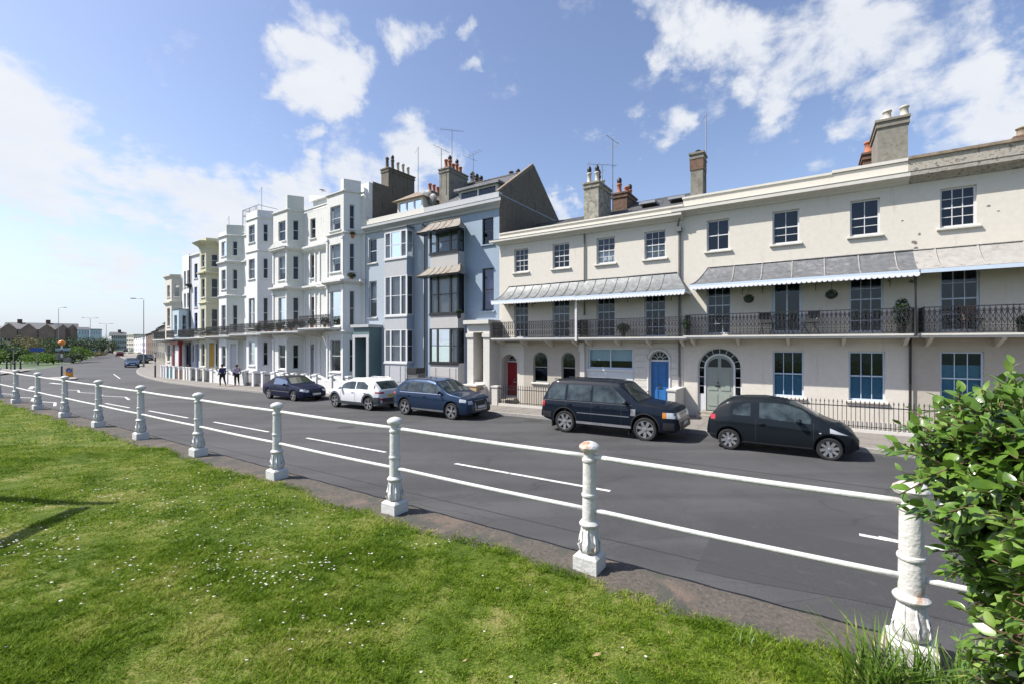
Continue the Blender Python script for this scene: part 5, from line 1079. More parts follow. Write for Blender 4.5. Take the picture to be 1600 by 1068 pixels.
class Car:
    def __init__(s, top, bot, wid, belt, W, body, loc, heading, label, tumble=.28, name='parked_car', cat='car', group='cars parked along the kerb', roofm=None, ztaper=.0):
        s.top, s.bot, s.wid, s.belt, s.W, s.tum = top, bot, wid, belt, W, tumble; s.x0, s.x1 = top[0][0], top[-1][0]; s.pm = body
        s.root = empty(name, loc, heading, label, cat, group); s.wheels = []
    def sec(s, x):
        zt = sm(s.top, x, .035); zb = sm(s.bot, x, .03); w = sm(s.wid, x, .04)*s.W/2; be = sm(s.belt, x); sh = min(be, zt-.05); g = max(.05, zt-sh); t = s.tum if g > .1 else .3; h = sh-zb
        yr = w*.955-g*t
        return [(0,zb),(w*.82,zb),(w*.95,zb+.05*min(1,h)),(w*.99,zb+.28*h),(w,zb+.52*h),(w*.995,zb+.74*h),(w*.98,zb+.92*h),(w*.955,sh),(w*.955-.35*g*t,sh+.35*g),(w*.955-.68*g*t,sh+.68*g),(w*.955-.90*g*t-.01,sh+.90*g),(yr*.93,sh+.985*g),(yr*.70,zt+.008),(yr*.35,zt+.016),(0,zt+.02)]
    def yat(s, x, z):
        p = s.sec(x)
        for i in range(2, 11):
            if z <= p[i+1][1] and z >= p[i][1]: t = (z-p[i][1])/max(1e-6, p[i+1][1]-p[i][1]); return p[i][0]+(p[i+1][0]-p[i][0])*t
        return p[2][0] if z < p[2][1] else p[11][0]
    def inside(s, x, y, z):
        if not s.x0 <= x <= s.x1: return False
        p = s.sec(x); return p[0][1] <= z <= s.ztop(x, y) and abs(y) <= s.yat(x, z)+1e-4
    def ztop(s, x, y):
        p = s.sec(x); y = abs(y)
        for i in range(14, 8, -1):
            if p[i-1][0] >= y >= p[i][0]: t = (y-p[i][0])/max(1e-6, p[i-1][0]-p[i][0]); return p[i][1]+(p[i-1][1]-p[i][1])*t
        return p[9][1]
    def xend(s, y, z, front=True):
        x = s.x1 if front else s.x0; st = -.01 if front else .01
        for _ in range(120):
            if s.inside(x, y, z): return x
            x += st
        return x
    def body(s, arches, r):
        mb = MB(); n = 90; xs = [s.x0+(s.x1-s.x0)*(.5-.5*math.cos(PI*i/n))*.35+ (s.x1-s.x0)*i/n*.65 for i in range(n+1)]; rings = []
        for x in xs:
            h = s.sec(x); rings.append([(x,-y,z) for y, z in h]+[(x,y,z) for y, z in h[-2:0:-1]])
        m = len(rings[0]); vs = [p for q in rings for p in q]
        fs = [(i*m+k, (i+1)*m+k, (i+1)*m+(k+1)%m, i*m+(k+1)%m) for i in range(n) for k in range(m)]+[tuple(range(m))[::-1], tuple(range(n*m,(n+1)*m))]
        mb.add(vs, fs); o = mb.build('body', [s.pm, BLACKP], s.root)
        for ax in arches:
            c = MB(); c.lathe([(r,-.0),(r,.44)], (ax, -s.W/2-.06, r-.0+.0), 36, 'y'); c.lathe([(r,-.0),(r,.44)], (ax, s.W/2-.38, r), 36, 'y')
            cu = c.build('cutter', [BLACKP]); cu.parent = s.root; md = o.modifiers.new('b','BOOLEAN'); md.object = cu; md.operation = 'DIFFERENCE'; md.solver = 'EXACT'; md.material_mode = 'TRANSFER'
            bpy.context.view_layer.update(); dg = bpy.context.evaluated_depsgraph_get(); me = bpy.data.meshes.new_from_object(o.evaluated_get(dg)); o.modifiers.clear(); o.data = me; bpy.data.objects.remove(cu)
        o.data.name = 'body'; smooth_angle(o, 32); s.b = o; return o
    def side(s, name, lo, hi, x0, x1, m, off=.006, both=True, parent=None, nx=None, sides=(-1,1), nz=4):
        """panel on the flank between the curves lo(x) and hi(x)"""
        objs = []
        for sd in sides:
            mb = MB(); nx_ = nx or max(2, int((x1-x0)/.04)); vs = []
            for i in range(nx_+1):
                x = x0+(x1-x0)*i/nx_; a, b = lo(x), max(lo(x)+.001, hi(x))
                for j in range(nz+1): z = a+(b-a)*j/nz; vs.append((x, sd*(s.yat(x, z)+off), z))
            mb.add(vs, [(i*(nz+1)+j, (i+1)*(nz+1)+j, (i+1)*(nz+1)+j+1, i*(nz+1)+j+1) for i in range(nx_) for j in range(nz)])
            objs.append(mb.build(name, m, parent or s.root, True))
        return objs
    def topp(s, name, x0, x1, y0, y1, m, off=.006, ny=10, nx=None, parent=None, ylim=None):
        mb = MB(); nx = nx or max(2, int(abs(x1-x0)/.05)); vs = []
        for i in range(nx+1):
            x = x0+(x1-x0)*i/nx; yl = ylim(x) if ylim else 1
            for j in range(ny+1): y = (y0+(y1-y0)*j/ny)*yl; vs.append((x, y, s.ztop(x, y)+off))
        mb.add(vs, [(i*(ny+1)+j, (i+1)*(ny+1)+j, (i+1)*(ny+1)+j+1, i*(ny+1)+j+1) for i in range(nx) for j in range(ny)]); return mb.build(name, m, parent or s.root, True)
    def end(s, name, y0, y1, z0, z1, m, front=True, off=.008, ny=8, nz=4, parent=None, thick=0):
        mb = MB(); vs = []; q = 1 if front else -1
        for i in range(ny+1):
            for j in range(nz+1): y = y0+(y1-y0)*i/ny; z = z0+(z1-z0)*j/nz; vs.append((s.xend(y, z, front)+q*off, y, z))
        mb.add(vs, [(i*(nz+1)+j, (i+1)*(nz+1)+j, (i+1)*(nz+1)+j+1, i*(nz+1)+j+1) for i in range(ny) for j in range(nz)]); return mb.build(name, m, parent or s.root, True)
    def plate(s, z, m, front=True, w=.52, h=.11, off=.02):
        x = s.xend(0, z, front)+(off if front else -off); mb = MB(); mb.box(x-.006, x+.006, -w/2, w/2, z-h/2, z+h/2)
        mb.build('number_plate', m, s.root)
    def wheel(s, x, r, spokes=7, rimr=.68, style='split', w=.22, inset=.015):
        for sd in (-1, 1):
            yo = sd*(s.yat(x, r*1.6)-inset); yi = yo-sd*w; t = MB(); f = lambda k: yi+(yo-yi)*k
            t.lathe([(r*.05,.36*w),(r*.70,.35*w),(r*.72,.02*w),(r*.76,0),(r*.93,.0),(r*.985,.1*w),(r,.25*w),(r,.75*w),(r*.985,.9*w),(r*.93,w),(r*.76,w),(r*.72,w*.98),(r*.70,w*.65),(r*.05,w*.64)], (x, min(yi,yo), r), 32, 'y'); wh = t.build('wheel', TYRE, s.root); smooth_angle(wh, 40)
            m = MB(); rr = r*rimr; ye = yo-sd*.004
            ring = [(rr*1.03,0),(rr*1.03,-.06*sd),(rr*.93,-.06*sd),(rr*.93,-.0)]
            n = 32; vs = []
            for q, (ra, dy) in enumerate(ring):
                for k in range(n): a = 2*PI*k/n; vs.append((x+ra*math.cos(a), ye+dy, r+ra*math.sin(a)))
            m.add(vs, [(q*n+k, q*n+(k+1)%n, ((q+1)%4)*n+(k+1)%n, ((q+1)%4)*n+k) for q in range(4) for k in range(n)])
            for k in range(spokes):
                a = 2*PI*k/spokes+.2; dl = (.0,) if style == 'single' else (-.13, .13)
                for d in dl:
                    a0, a1 = a+d*.4, a+d*1.3; wd = .15 if style == 'single' else .075; pts = []
                    for ra, aa, hw, dy in ((rr*.12,a0,wd*rr*1.0,-.02),(rr*.96,a1,wd*rr*1.1,-.005)):
                        px, pz = math.cos(aa), math.sin(aa); pts += [(x+px*ra-pz*hw, ye+dy*sd, r+pz*ra+px*hw),(x+px*ra+pz*hw, ye+dy*sd, r+pz*ra-px*hw)]
                    pts2 = [(p[0], p[1]-.03*sd, p[2]) for p in pts]; m.add([pts[0],pts[1],pts[3],pts[2]]+[pts2[0],pts2[1],pts2[3],pts2[2]], [(0,1,2,3),(7,6,5,4),(0,4,5,1),(1,5,6,2),(2,6,7,3),(3,7,4,0)])
            m.lathe([(rr*.2,0),(rr*.2,.03),(rr*.1,.035)] if sd > 0 else [(rr*.1,-.035),(rr*.2,-.03),(rr*.2,0)], (x, ye-.025*sd, r), 12, 'y'); m.build('rim', SILV, wh)
            d = MB(); d.lathe([(rr*.98,0),(rr*.98,.02)], (x, ye-.068*sd-.01, r), 24, 'y'); d.build('brake_disc', BLACKP, wh)
    def mirror(s, x, z, m, sides=(-1,1)):
        for sd in sides:
            y = s.yat(x, z); mb = MB(); mb.lathe([(.02,0),(.07,.02),(.085,.06),(.08,.11),(.06,.13)], (x-.06, 0, 0), 10, 'x'); mb.v = [(v[0], sd*(y+.12)+v[1]*1.25, z+.06+v[2]*.85) for v in mb.v]; mb.tube([(x,sd*(y-.02),z),(x,sd*(y+.08),z+.04)], .022, 6); mb.build('wing_mirror', m, s.root, True)
    def seam(s, x, z0, z1, lean=0, m=None):
        s.side('door_seam', lambda q: z0, lambda q: z1, x-.006, x+.006, m or BLACKP, off=.0035, nx=1, nz=14)
    def handle(s, x, z, m, L=.18):
        for sd in (-1, 1): y = s.yat(x, z); mb = MB(); mb.tube([(x-L/2,sd*(y+.004),z),(x-L/2+.02,sd*(y+.03),z),(x+L/2-.02,sd*(y+.03),z),(x+L/2,sd*(y+.004),z)], .014, 6); mb.build('door_handle', m, s.root, True)
    def arch_lip(s, ax, r, m, w=.05, off=.008):
        for sd in (-1, 1):
            mb = MB(); n = 24; vs = []
            for k in range(n+1):
                a = -.12+(PI+.24)*k/n
                for rr in (r+.002, r+w): x, z = ax+rr*math.cos(a), r+rr*math.sin(a); x = max(s.x0+.03, min(s.x1-.03, x)); vs.append((x, sd*(s.yat(x, max(z, s.sec(x)[2][1]))+off), z))
            mb.add(vs, [(2*k,2*k+1,2*k+3,2*k+2) for k in range(n)]); mb.build('arch_trim', m, s.root, True)
def carloc(s, n): return W(s, n, gz(s)+.012)
HD = -ST.th
NAVY = paint('dark_navy_paint', (.005,.010,.020)); BLK = paint('black_green_paint', (.008,.012,.016)); BLUEM = paint('metallic_blue_paint', (.022,.042,.085), .35, .35); WHP = paint('white_car_paint', (.78,.79,.80), .0, .3); DKB = paint('deep_blue_paint', (.008,.012,.04))
# ---------------- boxy dark estate-like off-roader
W4_ = 1.92
c = Car([(-2.42,.62),(-2.40,.95),(-2.36,1.16),(-2.22,1.45),(-2.08,1.74),(-1.90,1.84),(-1.2,1.865),(.2,1.85),(.55,1.82),(1.18,1.24),(1.30,1.20),(2.0,1.14),(2.28,1.07),(2.40,.92),(2.48,.66),(2.50,.50)],
        [(-2.42,.50),(-2.2,.40),(-1.9,.32),(1.9,.30),(2.3,.34),(2.50,.42)], [(-2.42,.90),(-2.3,.97),(-1.8,1.0),(1.6,1.0),(2.1,.975),(2.35,.92),(2.50,.80)], [(-2.42,1.14),(-2,1.16),(1.2,1.14),(2.3,1.0)], W4_, NAVY,
        carloc(-5.86, 14.72+W4_/2-.05), HD, 'dark navy boxy off-roader parked in front of the blue door', tumble=.26)
r = .385; c.body((-1.44, 1.44), .44)
lo = lambda x: 1.165; th = lambda x: min(1.73, sm(c.top, x, .05)-.115)
for x0, x1 in ((-.38,.62),(-1.35,-.46)): 
    if x1 > .5:
        c.side('side_window', lo, lambda x: min(1.71, 1.71-(max(0, x-.28))*.86), x0, x1+.24, CARGL)
    else: c.side('side_window', lo, lambda x: 1.71, x0, x1, CARGL)
c.side('side_window', lo, lambda x: 1.71-max(0,(-1.98-x))*1.8, -2.14, -1.44, CARGL)
c.topp('windscreen', .60, 1.17, -.70, .70, CARGL, ylim=lambda x: 1+.12*(x-.6)/.6); c.end('rear_window', -.66, .66, 1.22, 1.66, CARGL, False)
c.side('sill_trim', lambda x: .37, lambda x: .46, -.98, .98, mat('silver_sill', (.30,.30,.31), .5), off=.03)
c.side('body_moulding', lambda x: .735, lambda x: .765, -.95, .92, mat('grey_moulding', (.16,.17,.19), .4), off=.012)
c.side('bumper', lambda x: .42, lambda x: .66, 2.02, 2.36, BLACKP, off=.006); c.side('bumper', lambda x: .50, lambda x: .72, -2.36, -1.98, BLACKP, off=.006)
c.side('side_vent', lambda x: .80, lambda x: 1.02, .98, 1.14, SILV, off=.012); c.side('tail_lamp', lambda x: .90, lambda x: 1.10, -2.39, -2.24, REDL, off=.01); c.side('side_strip', lambda x: 1.115, lambda x: 1.135, -2.3, 1.0, BLACKP, off=.006)
c.side('headlight', lambda x: .80, lambda x: .98, 2.12, 2.38, LAMP, off=.010); c.side('indicator', lambda x: .80, lambda x: .98, 2.00, 2.115, AMBL, off=.010)
for y0, y1 in ((.45,.82),(-.82,-.45)): c.end('headlight', y0, y1, .78, .96, LAMP)
c.end('grille', -.43, .43, .78, .96, SILV); c.end('grille_slats', -.41, .41, .81, .83, BLACKP, off=.014, nz=1); c.end('grille_slats', -.41, .41, .88, .90, BLACKP, off=.014, nz=1); c.end('bumper', -.80, .80, .44, .66, BLACKP, off=.012); c.plate(.60, PLW); c.plate(.85, PLY, False)
for x in (-.42, .66, -1.40): c.seam(x, .46, 1.15)
for x in (-1.25, -.22): c.handle(x, 1.03, NAVY)
c.mirror(.80, 1.16, BLACKP)
for x in (-1.44, 1.44): c.wheel(x, r, 7, .74, 'single', .25, .02); c.arch_lip(x, .44, BLACKP, .035)
for sd in (-1,1):
    for x in (-1.98, .88): mb = MB(); mb.box(x-.02, x+.02, sd*.74-.12, sd*.74+.16, .16, .42); mb.build('mud_flap', BLACKP, c.root)
mb = MB(); mb.box(-2.0, .3, -.62, -.585, 1.855, 1.885); mb.box(-2.0, .3, .585, .62, 1.855, 1.885); mb.build('roof_rail', BLACKP, c.root)
# ---------------- small black three-door hatchback
W2_ = 1.66
c = Car([(-1.86,.55),(-1.84,.78),(-1.78,.92),(-1.70,1.02),(-1.50,1.30),(-1.28,1.44),(-.9,1.52),(-.35,1.545),(.15,1.49),(.55,1.34),(1.10,1.02),(1.28,.95),(1.55,.86),(1.74,.74),(1.83,.60),(1.86,.45)],
        [(-1.86,.40),(-1.7,.26),(-1.4,.20),(1.4,.19),(1.7,.22),(1.86,.32)], [(-1.86,.66),(-1.78,.82),(-1.6,.93),(-1.2,1.0),(1.0,1.0),(1.4,.96),(1.7,.84),(1.86,.62)], [(-1.86,.90),(-1.2,1.01),(.3,.94),(1.0,.88),(1.6,.80)], W2_, BLK,
        carloc(-.72, 14.72+W2_/2-.03), HD, 'small black rounded three-door hatchback parked in front of the area railings', tumble=.36)
r = .30; c.body((-1.22, 1.21), .345)
c.side('side_window', lambda x: .97-.05*x, lambda x: 1.0+.42*math.sqrt(max(0,1-((x+.05)/.86)**2))*1.0 if x > -.05 else 1.42, -.44, .80, CARGL)
c.side('side_window', lambda x: 1.03, lambda x: 1.05+.34*math.sqrt(max(0.0001,1-((x+.62)/.52)**2)), -1.12, -.66, CARGL)
c.topp('windscreen', .30, .98, -.60, .60, CARGL, ylim=lambda x: 1+.16*(x-.3)/.7); c.topp('rear_window', -1.62, -1.36, -.52, .52, CARGL)
c.side('headlight', lambda x: .735-.1*(x-1.2), lambda x: .87-.42*(x-1.2), 1.22, 1.66, LAMP, off=.010); c.side('tail_lamp', lambda x: .86, lambda x: 1.0+.1*(x+1.7), -1.74, -1.60, REDL, off=.01)
c.side('indicator', lambda x: .70, lambda x: .725, .98, 1.03, LAMP, off=.01)
c.end('grille', -.34, .34, .50, .62, BLACKP); c.end('air_intake', -.45, .45, .30, .40, BLACKP); c.plate(.47, PLW); c.side('bumper_strip', lambda x: .40, lambda x: .43, -1.80, -1.55, BLACKP, off=.006)
c.side('sill_trim', lambda x: .26, lambda x: .30, -.85, .83, BLACKP, off=.006)
for x in (-.52, .86): c.seam(x, .32, .96)
c.handle(-.38, .84, BLK, .16); c.mirror(.52, .93, BLK); mb = MB(); mb.tube([(-.95,0,1.53),(-1.15,0,1.75)], .006, 4); mb.build('aerial', BLACKP, c.root)
for x in (-1.22, 1.21): c.wheel(x, r, 8, .76, 'single', .19, .015); c.arch_lip(x, .345, BLK, .03)
# ---------------- metallic blue estate crossover
WA = 1.88
c = Car([(-2.30,.60),(-2.27,.90),(-2.20,1.04),(-2.05,1.20),(-1.75,1.46),(-1.45,1.60),(-.9,1.655),(-.1,1.65),(.35,1.58),(1.18,1.12),(1.32,1.08),(1.85,1.0),(2.15,.90),(2.28,.76),(2.32,.50)],
        [(-2.30,.42),(-2.1,.32),(-1.8,.25),(1.9,.24),(2.2,.26),(2.32,.34)], [(-2.30,.72),(-2.2,.88),(-1.9,.97),(-1.3,1.0),(1.4,1.0),(1.9,.95),(2.2,.86),(2.32,.72)], [(-2.30,1.02),(-1.6,1.10),(1.1,1.03),(2.1,.9)], WA, BLUEM,
        carloc(-14.12, 14.78+WA/2), HD, 'metallic blue crossover parked in front of the black-framed bay house', tumble=.33)
r = .365; c.body((-1.38, 1.41), .41)
c.side('side_window', lambda x: 1.08-.02*x, lambda x: 1.09+.42*math.sqrt(max(.0001,1-((x+.2)/1.02)**2))**.8 if x > -.2 else 1.51, -.30, .80, CARGL)
c.side('side_window', lambda x: 1.10, lambda x: 1.52-max(0,(-1.1-x))*.25, -1.22, -.38, CARGL); c.side('side_window', lambda x: 1.13, lambda x: 1.49-max(0,(-1.3-x))*.70, -1.74, -1.30, CARGL)
c.topp('windscreen', .42, 1.12, -.66, .66, CARGL, ylim=lambda x: 1+.14*(x-.4)/.7); c.topp('rear_window', -2.02, -1.72, -.58, .58, CARGL)
c.side('headlight', lambda x: .78, lambda x: .93-.1*(x-1.8), 1.84, 2.14, LAMP, off=.010); c.end('grille', -.38, .38, .42, .84, SILV, off=.010); c.end('grille', -.33, .33, .46, .80, BLACKP, off=.018); c.plate(.56, PLW, off=.03)
for y0, y1 in ((.5,.76),(-.76,-.5)): c.end('headlight', y0, y1, .70, .84, LAMP); c.end('air_intake', y0, y1, .36, .48, BLACKP)
c.side('sill_trim', lambda x: .30, lambda x: .38, -.94, .97, mat('grey_sill', (.20,.20,.21), .5), off=.012); c.side('window_trim', lambda x: 1.045, lambda x: 1.068, -1.7, 1.0, CHR, off=.006); c.side('bumper', lambda x: .32, lambda x: .48, -2.22, -1.85, CLAD, off=.006)
for x in (-.34, .84, -1.26): c.seam(x, .40, 1.05)
for x in (-1.12, -.16): c.handle(x, .93, BLUEM)
c.mirror(.78, 1.08, BLUEM); mb = MB()
for sd in (-1,1): mb.tube([(-1.5,sd*.60,1.62),(-1.3,sd*.60,1.68),(.0,sd*.60,1.69),(.25,sd*.60,1.64)], .014, 5)
mb.build('roof_rail', SILV, c.root); c.side('tail_lamp', lambda x: .92, lambda x: 1.03, -2.22, -2.0, REDL, off=.01)
for x in (-1.38, 1.41): c.wheel(x, r, 5, .74, 'split', .24, .02)
# ---------------- white crossover facing left (local +x is its nose)
WK = 1.80
c = Car([(-2.09,.62),(-2.06,.95),(-1.98,1.05),(-1.80,1.22),(-1.55,1.42),(-1.2,1.52),(-.5,1.56),(.05,1.54),(.40,1.46),(1.10,1.05),(1.25,1.00),(1.75,.93),(1.98,.82),(2.06,.66),(2.08,.45)],
        [(-2.09,.45),(-1.9,.32),(-1.6,.22),(1.6,.22),(1.9,.26),(2.08,.36)], [(-2.09,.76),(-2.0,.88),(-1.7,.97),(-1.2,1.0),(1.3,1.0),(1.7,.95),(1.95,.84),(2.08,.70)], [(-2.09,1.0),(-1.4,1.08),(1.0,.98),(1.9,.85)], WK, WHP,
        carloc(-19.4, 14.85+WK/2), HD+PI, 'white crossover with grey wheel-arch cladding, parked facing left behind the blue one', tumble=.32)
r = .345; c.body((-1.31, 1.29), .385)
c.side('side_window', lambda x: 1.03, lambda x: 1.04+.37*math.sqrt(max(.0001,1-((x+.2)/.98)**2))**.8 if x > -.2 else 1.41, -.30, .74, CARGL); c.side('side_window', lambda x: 1.06, lambda x: 1.41-max(0,(-.9-x))*.45, -1.26, -.38, CARGL)
c.topp('windscreen', .46, 1.06, -.62, .62, CARGL, ylim=lambda x: 1+.14*(x-.4)/.7); c.topp('rear_window', -1.96, -1.52, -.60, .60, CARGL); c.side('rear_pillar', lambda x: 1.12, lambda x: 1.30, -1.72, -1.66, BLACKP)
c.side('cladding', lambda x: .26, lambda x: .40, -.90, .90, CLAD, off=.012); c.side('cladding', lambda x: .36, lambda x: .70, -2.04, -1.72, CLAD, off=.010); c.side('cladding', lambda x: .30, lambda x: .60, 1.70, 1.98, CLAD, off=.010)
for ax in (-1.31, 1.29): c.arch_lip(ax, .386, CLAD, .10, .012)
c.end('bumper', -.84, .84, .40, .66, CLAD, False, off=.012); c.end('number_plate', -.27, .27, .70, .82, PLY, False, off=.02)
for y0, y1 in ((.52,.80),(-.80,-.52)): c.end('tail_lamp', y0, y1, .88, .96, REDL, False, off=.014); c.end('reverse_lamp', y0, y1, .56, .64, REDL, False, off=.018)
c.side('tail_lamp', lambda x: .90, lambda x: .96, -2.02, -1.78, REDL, off=.012); c.end('headlight', .5, .8, .60, .70, LAMP); c.side('headlight', lambda x: .74, lambda x: .80, 1.7, 1.95, LAMP, off=.01)
c.seam(-.34,.40,1.0); c.seam(.80,.40,.98); c.handle(-1.05,.90,WHP); c.handle(-.14,.88,WHP); c.mirror(.72, 1.0, WHP)
mb = MB()
for sd in (-1,1): mb.tube([(-1.3,sd*.56,1.53),(-1.1,sd*.56,1.58),(.0,sd*.56,1.585),(.2,sd*.56,1.54)], .013, 5)
mb.build('roof_rail', SILV, c.root)
for x in (-1.31, 1.29): c.wheel(x, r, 5, .72, 'split', .22, .02)
# ---------------- dark blue convertible, roof up
WS = 1.76
c = Car([(-2.30,.50),(-2.28,.80),(-2.20,.90),(-1.75,.96),(-1.55,1.02),(-1.05,1.30),(-.70,1.39),(-.1,1.42),(.25,1.36),(.92,.98),(1.05,.94),(1.7,.85),(2.1,.74),(2.28,.60),(2.33,.42)],
        [(-2.30,.36),(-2.1,.26),(-1.7,.20),(1.8,.19),(2.1,.22),(2.33,.30)], [(-2.30,.74),(-2.15,.88),(-1.8,.96),(-1.2,1.0),(1.3,1.0),(1.8,.95),(2.15,.84),(2.33,.68)], [(-2.30,.86),(-1.5,.92),(.9,.88),(2.0,.72)], WS, DKB,
        carloc(-26.6, 15.35+WS/2), HD, 'dark blue convertible with its black fabric roof up, leftmost of the near parked cars', tumble=.34)
r = .315; c.body((-1.36, 1.31), .35)
c.topp('fabric_roof', -1.50, .30, -.60, .60, mat('black_fabric', (.012,.012,.014), .9), off=.01, ylim=lambda x: 1.0 if x > -1.0 else 1+.25*(-1-x)); c.side('fabric_roof', lambda x: .97, lambda x: sm(c.top, x, .035)-.06, -1.42, -.80, MATS['black_fabric'], off=.01)
c.side('side_window', lambda x: .93, lambda x: .94+.34*math.sqrt(max(.0001,1-((x+.25)/.95)**2))**.8 if x > -.25 else 1.29, -.78, .62, mat('pale_reflecting_glass', (.05,.09,.16), .05, spec=.9, coat=1))
c.topp('windscreen', .32, .88, -.60, .60, mat('green_glass', (.03,.05,.035), .05, spec=.9, coat=1), ylim=lambda x: 1+.14*(x-.3)/.6)
c.side('headlight', lambda x: .62, lambda x: .74, 1.90, 2.18, LAMP, off=.01)
for y0, y1 in ((.45,.76),(-.76,-.45)): c.end('headlight', y0, y1, .56, .68, LAMP)
c.end('grille', -.3, .3, .50, .64, BLACKP); c.plate(.44, PLW, off=.02); c.seam(-.82,.30,.9); c.seam(.66,.30,.88); c.handle(-.62,.80,DKB); c.mirror(.55,.90,DKB); c.side('side_strip', lambda x: .52, lambda x: .55, -.95, .9, CHR, off=.008); c.side('tail_lamp', lambda x: .70, lambda x: .80, -2.24, -2.0, REDL, off=.01)
for x in (-1.36, 1.31): c.wheel(x, r, 5, .74, 'split', .21, .02)
# ---------------- distant cars: one simpler body with wheels, glass and lamps
def smallcar(s, n, col, label, hd, W=1.75, tall=1.0, group='distant cars in the street'):
    m = paint('distant_'+col[0]+'_paint', col[1], .2); c = Car([(-2.1,.5),(-2.07,.85),(-1.9,.98),(-1.55,1.3*tall),(-1.1,1.42*tall),(.2,1.42*tall),(1.05,.98),(1.75,.86),(2.05,.7),(2.12,.45)], [(-2.1,.35),(-1.8,.22),(1.8,.22),(2.12,.32)],
        [(-2.1,.78),(-1.8,.95),(-1.2,1),(1.3,1),(1.8,.93),(2.12,.75)], [(-2.1,.9),(1.0,.92),(2,.8)], W, m, carloc(s, n), hd, label, .33, group=group)
    c.body((-1.3,1.3), .36); c.side('side_window', lambda x: .98, lambda x: 1.3*tall-max(0,x+.1)*.36-max(0,-1.1-x)*.5, -1.45, .75, CARGL, nx=8); c.topp('windscreen', .3, 1.0, -.6, .6, CARGL); c.topp('rear_window', -1.85, -1.5, -.55, .55, CARGL)
    c.end('headlight', .45, .75, .6, .72, LAMP); c.end('headlight', -.75, -.45, .6, .72, LAMP); c.end('tail_lamp', .5, .78, .78, .92, REDL, False); c.end('tail_lamp', -.78, -.5, .78, .92, REDL, False); c.plate(.5, PLW)
    for x in (-1.3, 1.3):
        for sd in (-1, 1): t = MB(); t.lathe([(.2,0),(.31,.02),(.32,.1),(.31,.18),(.2,.2)], (x, sd*(W/2-.11)-.1, .32), 14, 'y'); t.build('wheel', TYRE, c.root, True)
    return c.root
HF = R(180-50)   # heading of the far street
def gp(x, y, dz=0):
    """ground point seen in photo column x, row y: returns street coordinates s, n"""
    t = (x-800)/FP; D = 50
    for _ in range(40):
        s = D*(t*ST.u[0]+ST.u[1]); D = FP*(CZ-gz(s)-dz)/(y-HY)
    return D*(t*ST.u[0]+ST.u[1]), D*(t*ST.v[0]+ST.v[1])
def dirto(a, b): pa, pb = ST.w(*a), ST.w(*b); return math.atan2(pb[1]-pa[1], pb[0]-pa[0])
far_dir = dirto((-87,28),(-130,39))
cars = [((206,573.0),'slate',(.04,.075,.14),'slate blue car at the corner, first parked in the far street',0), ((222,568),'black',(.02,.02,.02),'black tall car parked just behind the slate blue one',0), ((231,563.5),'dgrey',(.05,.05,.055),'dark grey car third in line in the far street',0),
        ((187,556.5),'maroon',(.14,.02,.025),'maroon car driving away in the middle of the far street',1), ((232,553.2),'red',(.45,.02,.05),'bright red car far down the street right of the lamp post',0), ((244,553.6),'violet',(.12,.12,.22),'violet grey car far down the street beyond the red one',0),
        ((256,553.4),'silver',(.45,.46,.5),'silver grey car parked before the far houses at the right',0), ((216,549.8),'wht',(.7,.7,.7),'white car far away left of the red one',0), ((206,549.0),'pale',(.5,.52,.52),'pale grey car farthest away before the white houses',0), ((196,549.5),'dark',(.05,.05,.06),'tiny dark car at the far end of the street',0), ((172,551.8),'brown',(.10,.07,.06),'dark brown car parked beside the hedge on the left',0)]
for (px, py), cn, col, lb, rev in cars:
    s, n = gp(px, py); smallcar(s, n, (cn, col), lb, far_dir+(PI if py > 560 else 0) if cn != 'slate' else far_dir+PI, tall=1.25 if cn == 'black' else 1.0)
# ---------------- lamp posts
def lamp(x, ybase, ytop, label, arm=1.3, adir=PI, r=.07, twin=False):
    s, n = gp(x, ybase); p = ST.w(s, n); D = p[1]; z0 = gz(s); h = CZ-(ytop-HY)/FP*D-z0; root = empty('street_lamp', (p[0], p[1], z0), adir, label, 'street lamp', 'street lamps')
    mb = MB(); mb.lathe([(r*1.7,0),(r*1.7,1.1),(r,1.25),(r*.6,h*.95),(r*.55,h)], (0,0,0), 10); mb.build('pole', M['alu'], root, True)
    for sg in ((1,-1) if twin else (1,)):
        mb = MB(); mb.tube([(0,0,h-.05),(sg*arm*.5,0,h+.05),(sg*arm,0,h+.08)], .035, 6); mb.build('arm', M['alu'], root, True)
        mb = MB(); mb.box(min(sg*arm,sg*(arm+.6)), max(sg*arm,sg*(arm+.6)), -.14, .14, h+.0, h+.12); mb.build('lamp_head', M['alu'], root)
lamp(224.5, 574, 467, 'tall grey street lamp on the pavement corner by the parked slate blue car')
lamp(91.5, 560, 481, 'grey street lamp rising from the park hedge behind the orange beacon', adir=0)
lamp(141, 555.5, 497, 'distant twin-armed street lamp by the bright green bush', adir=.6, twin=True, r=.09)
lamp(166, 553, 506, 'farthest small street lamp left of the far road', adir=.6, twin=True, r=.1)
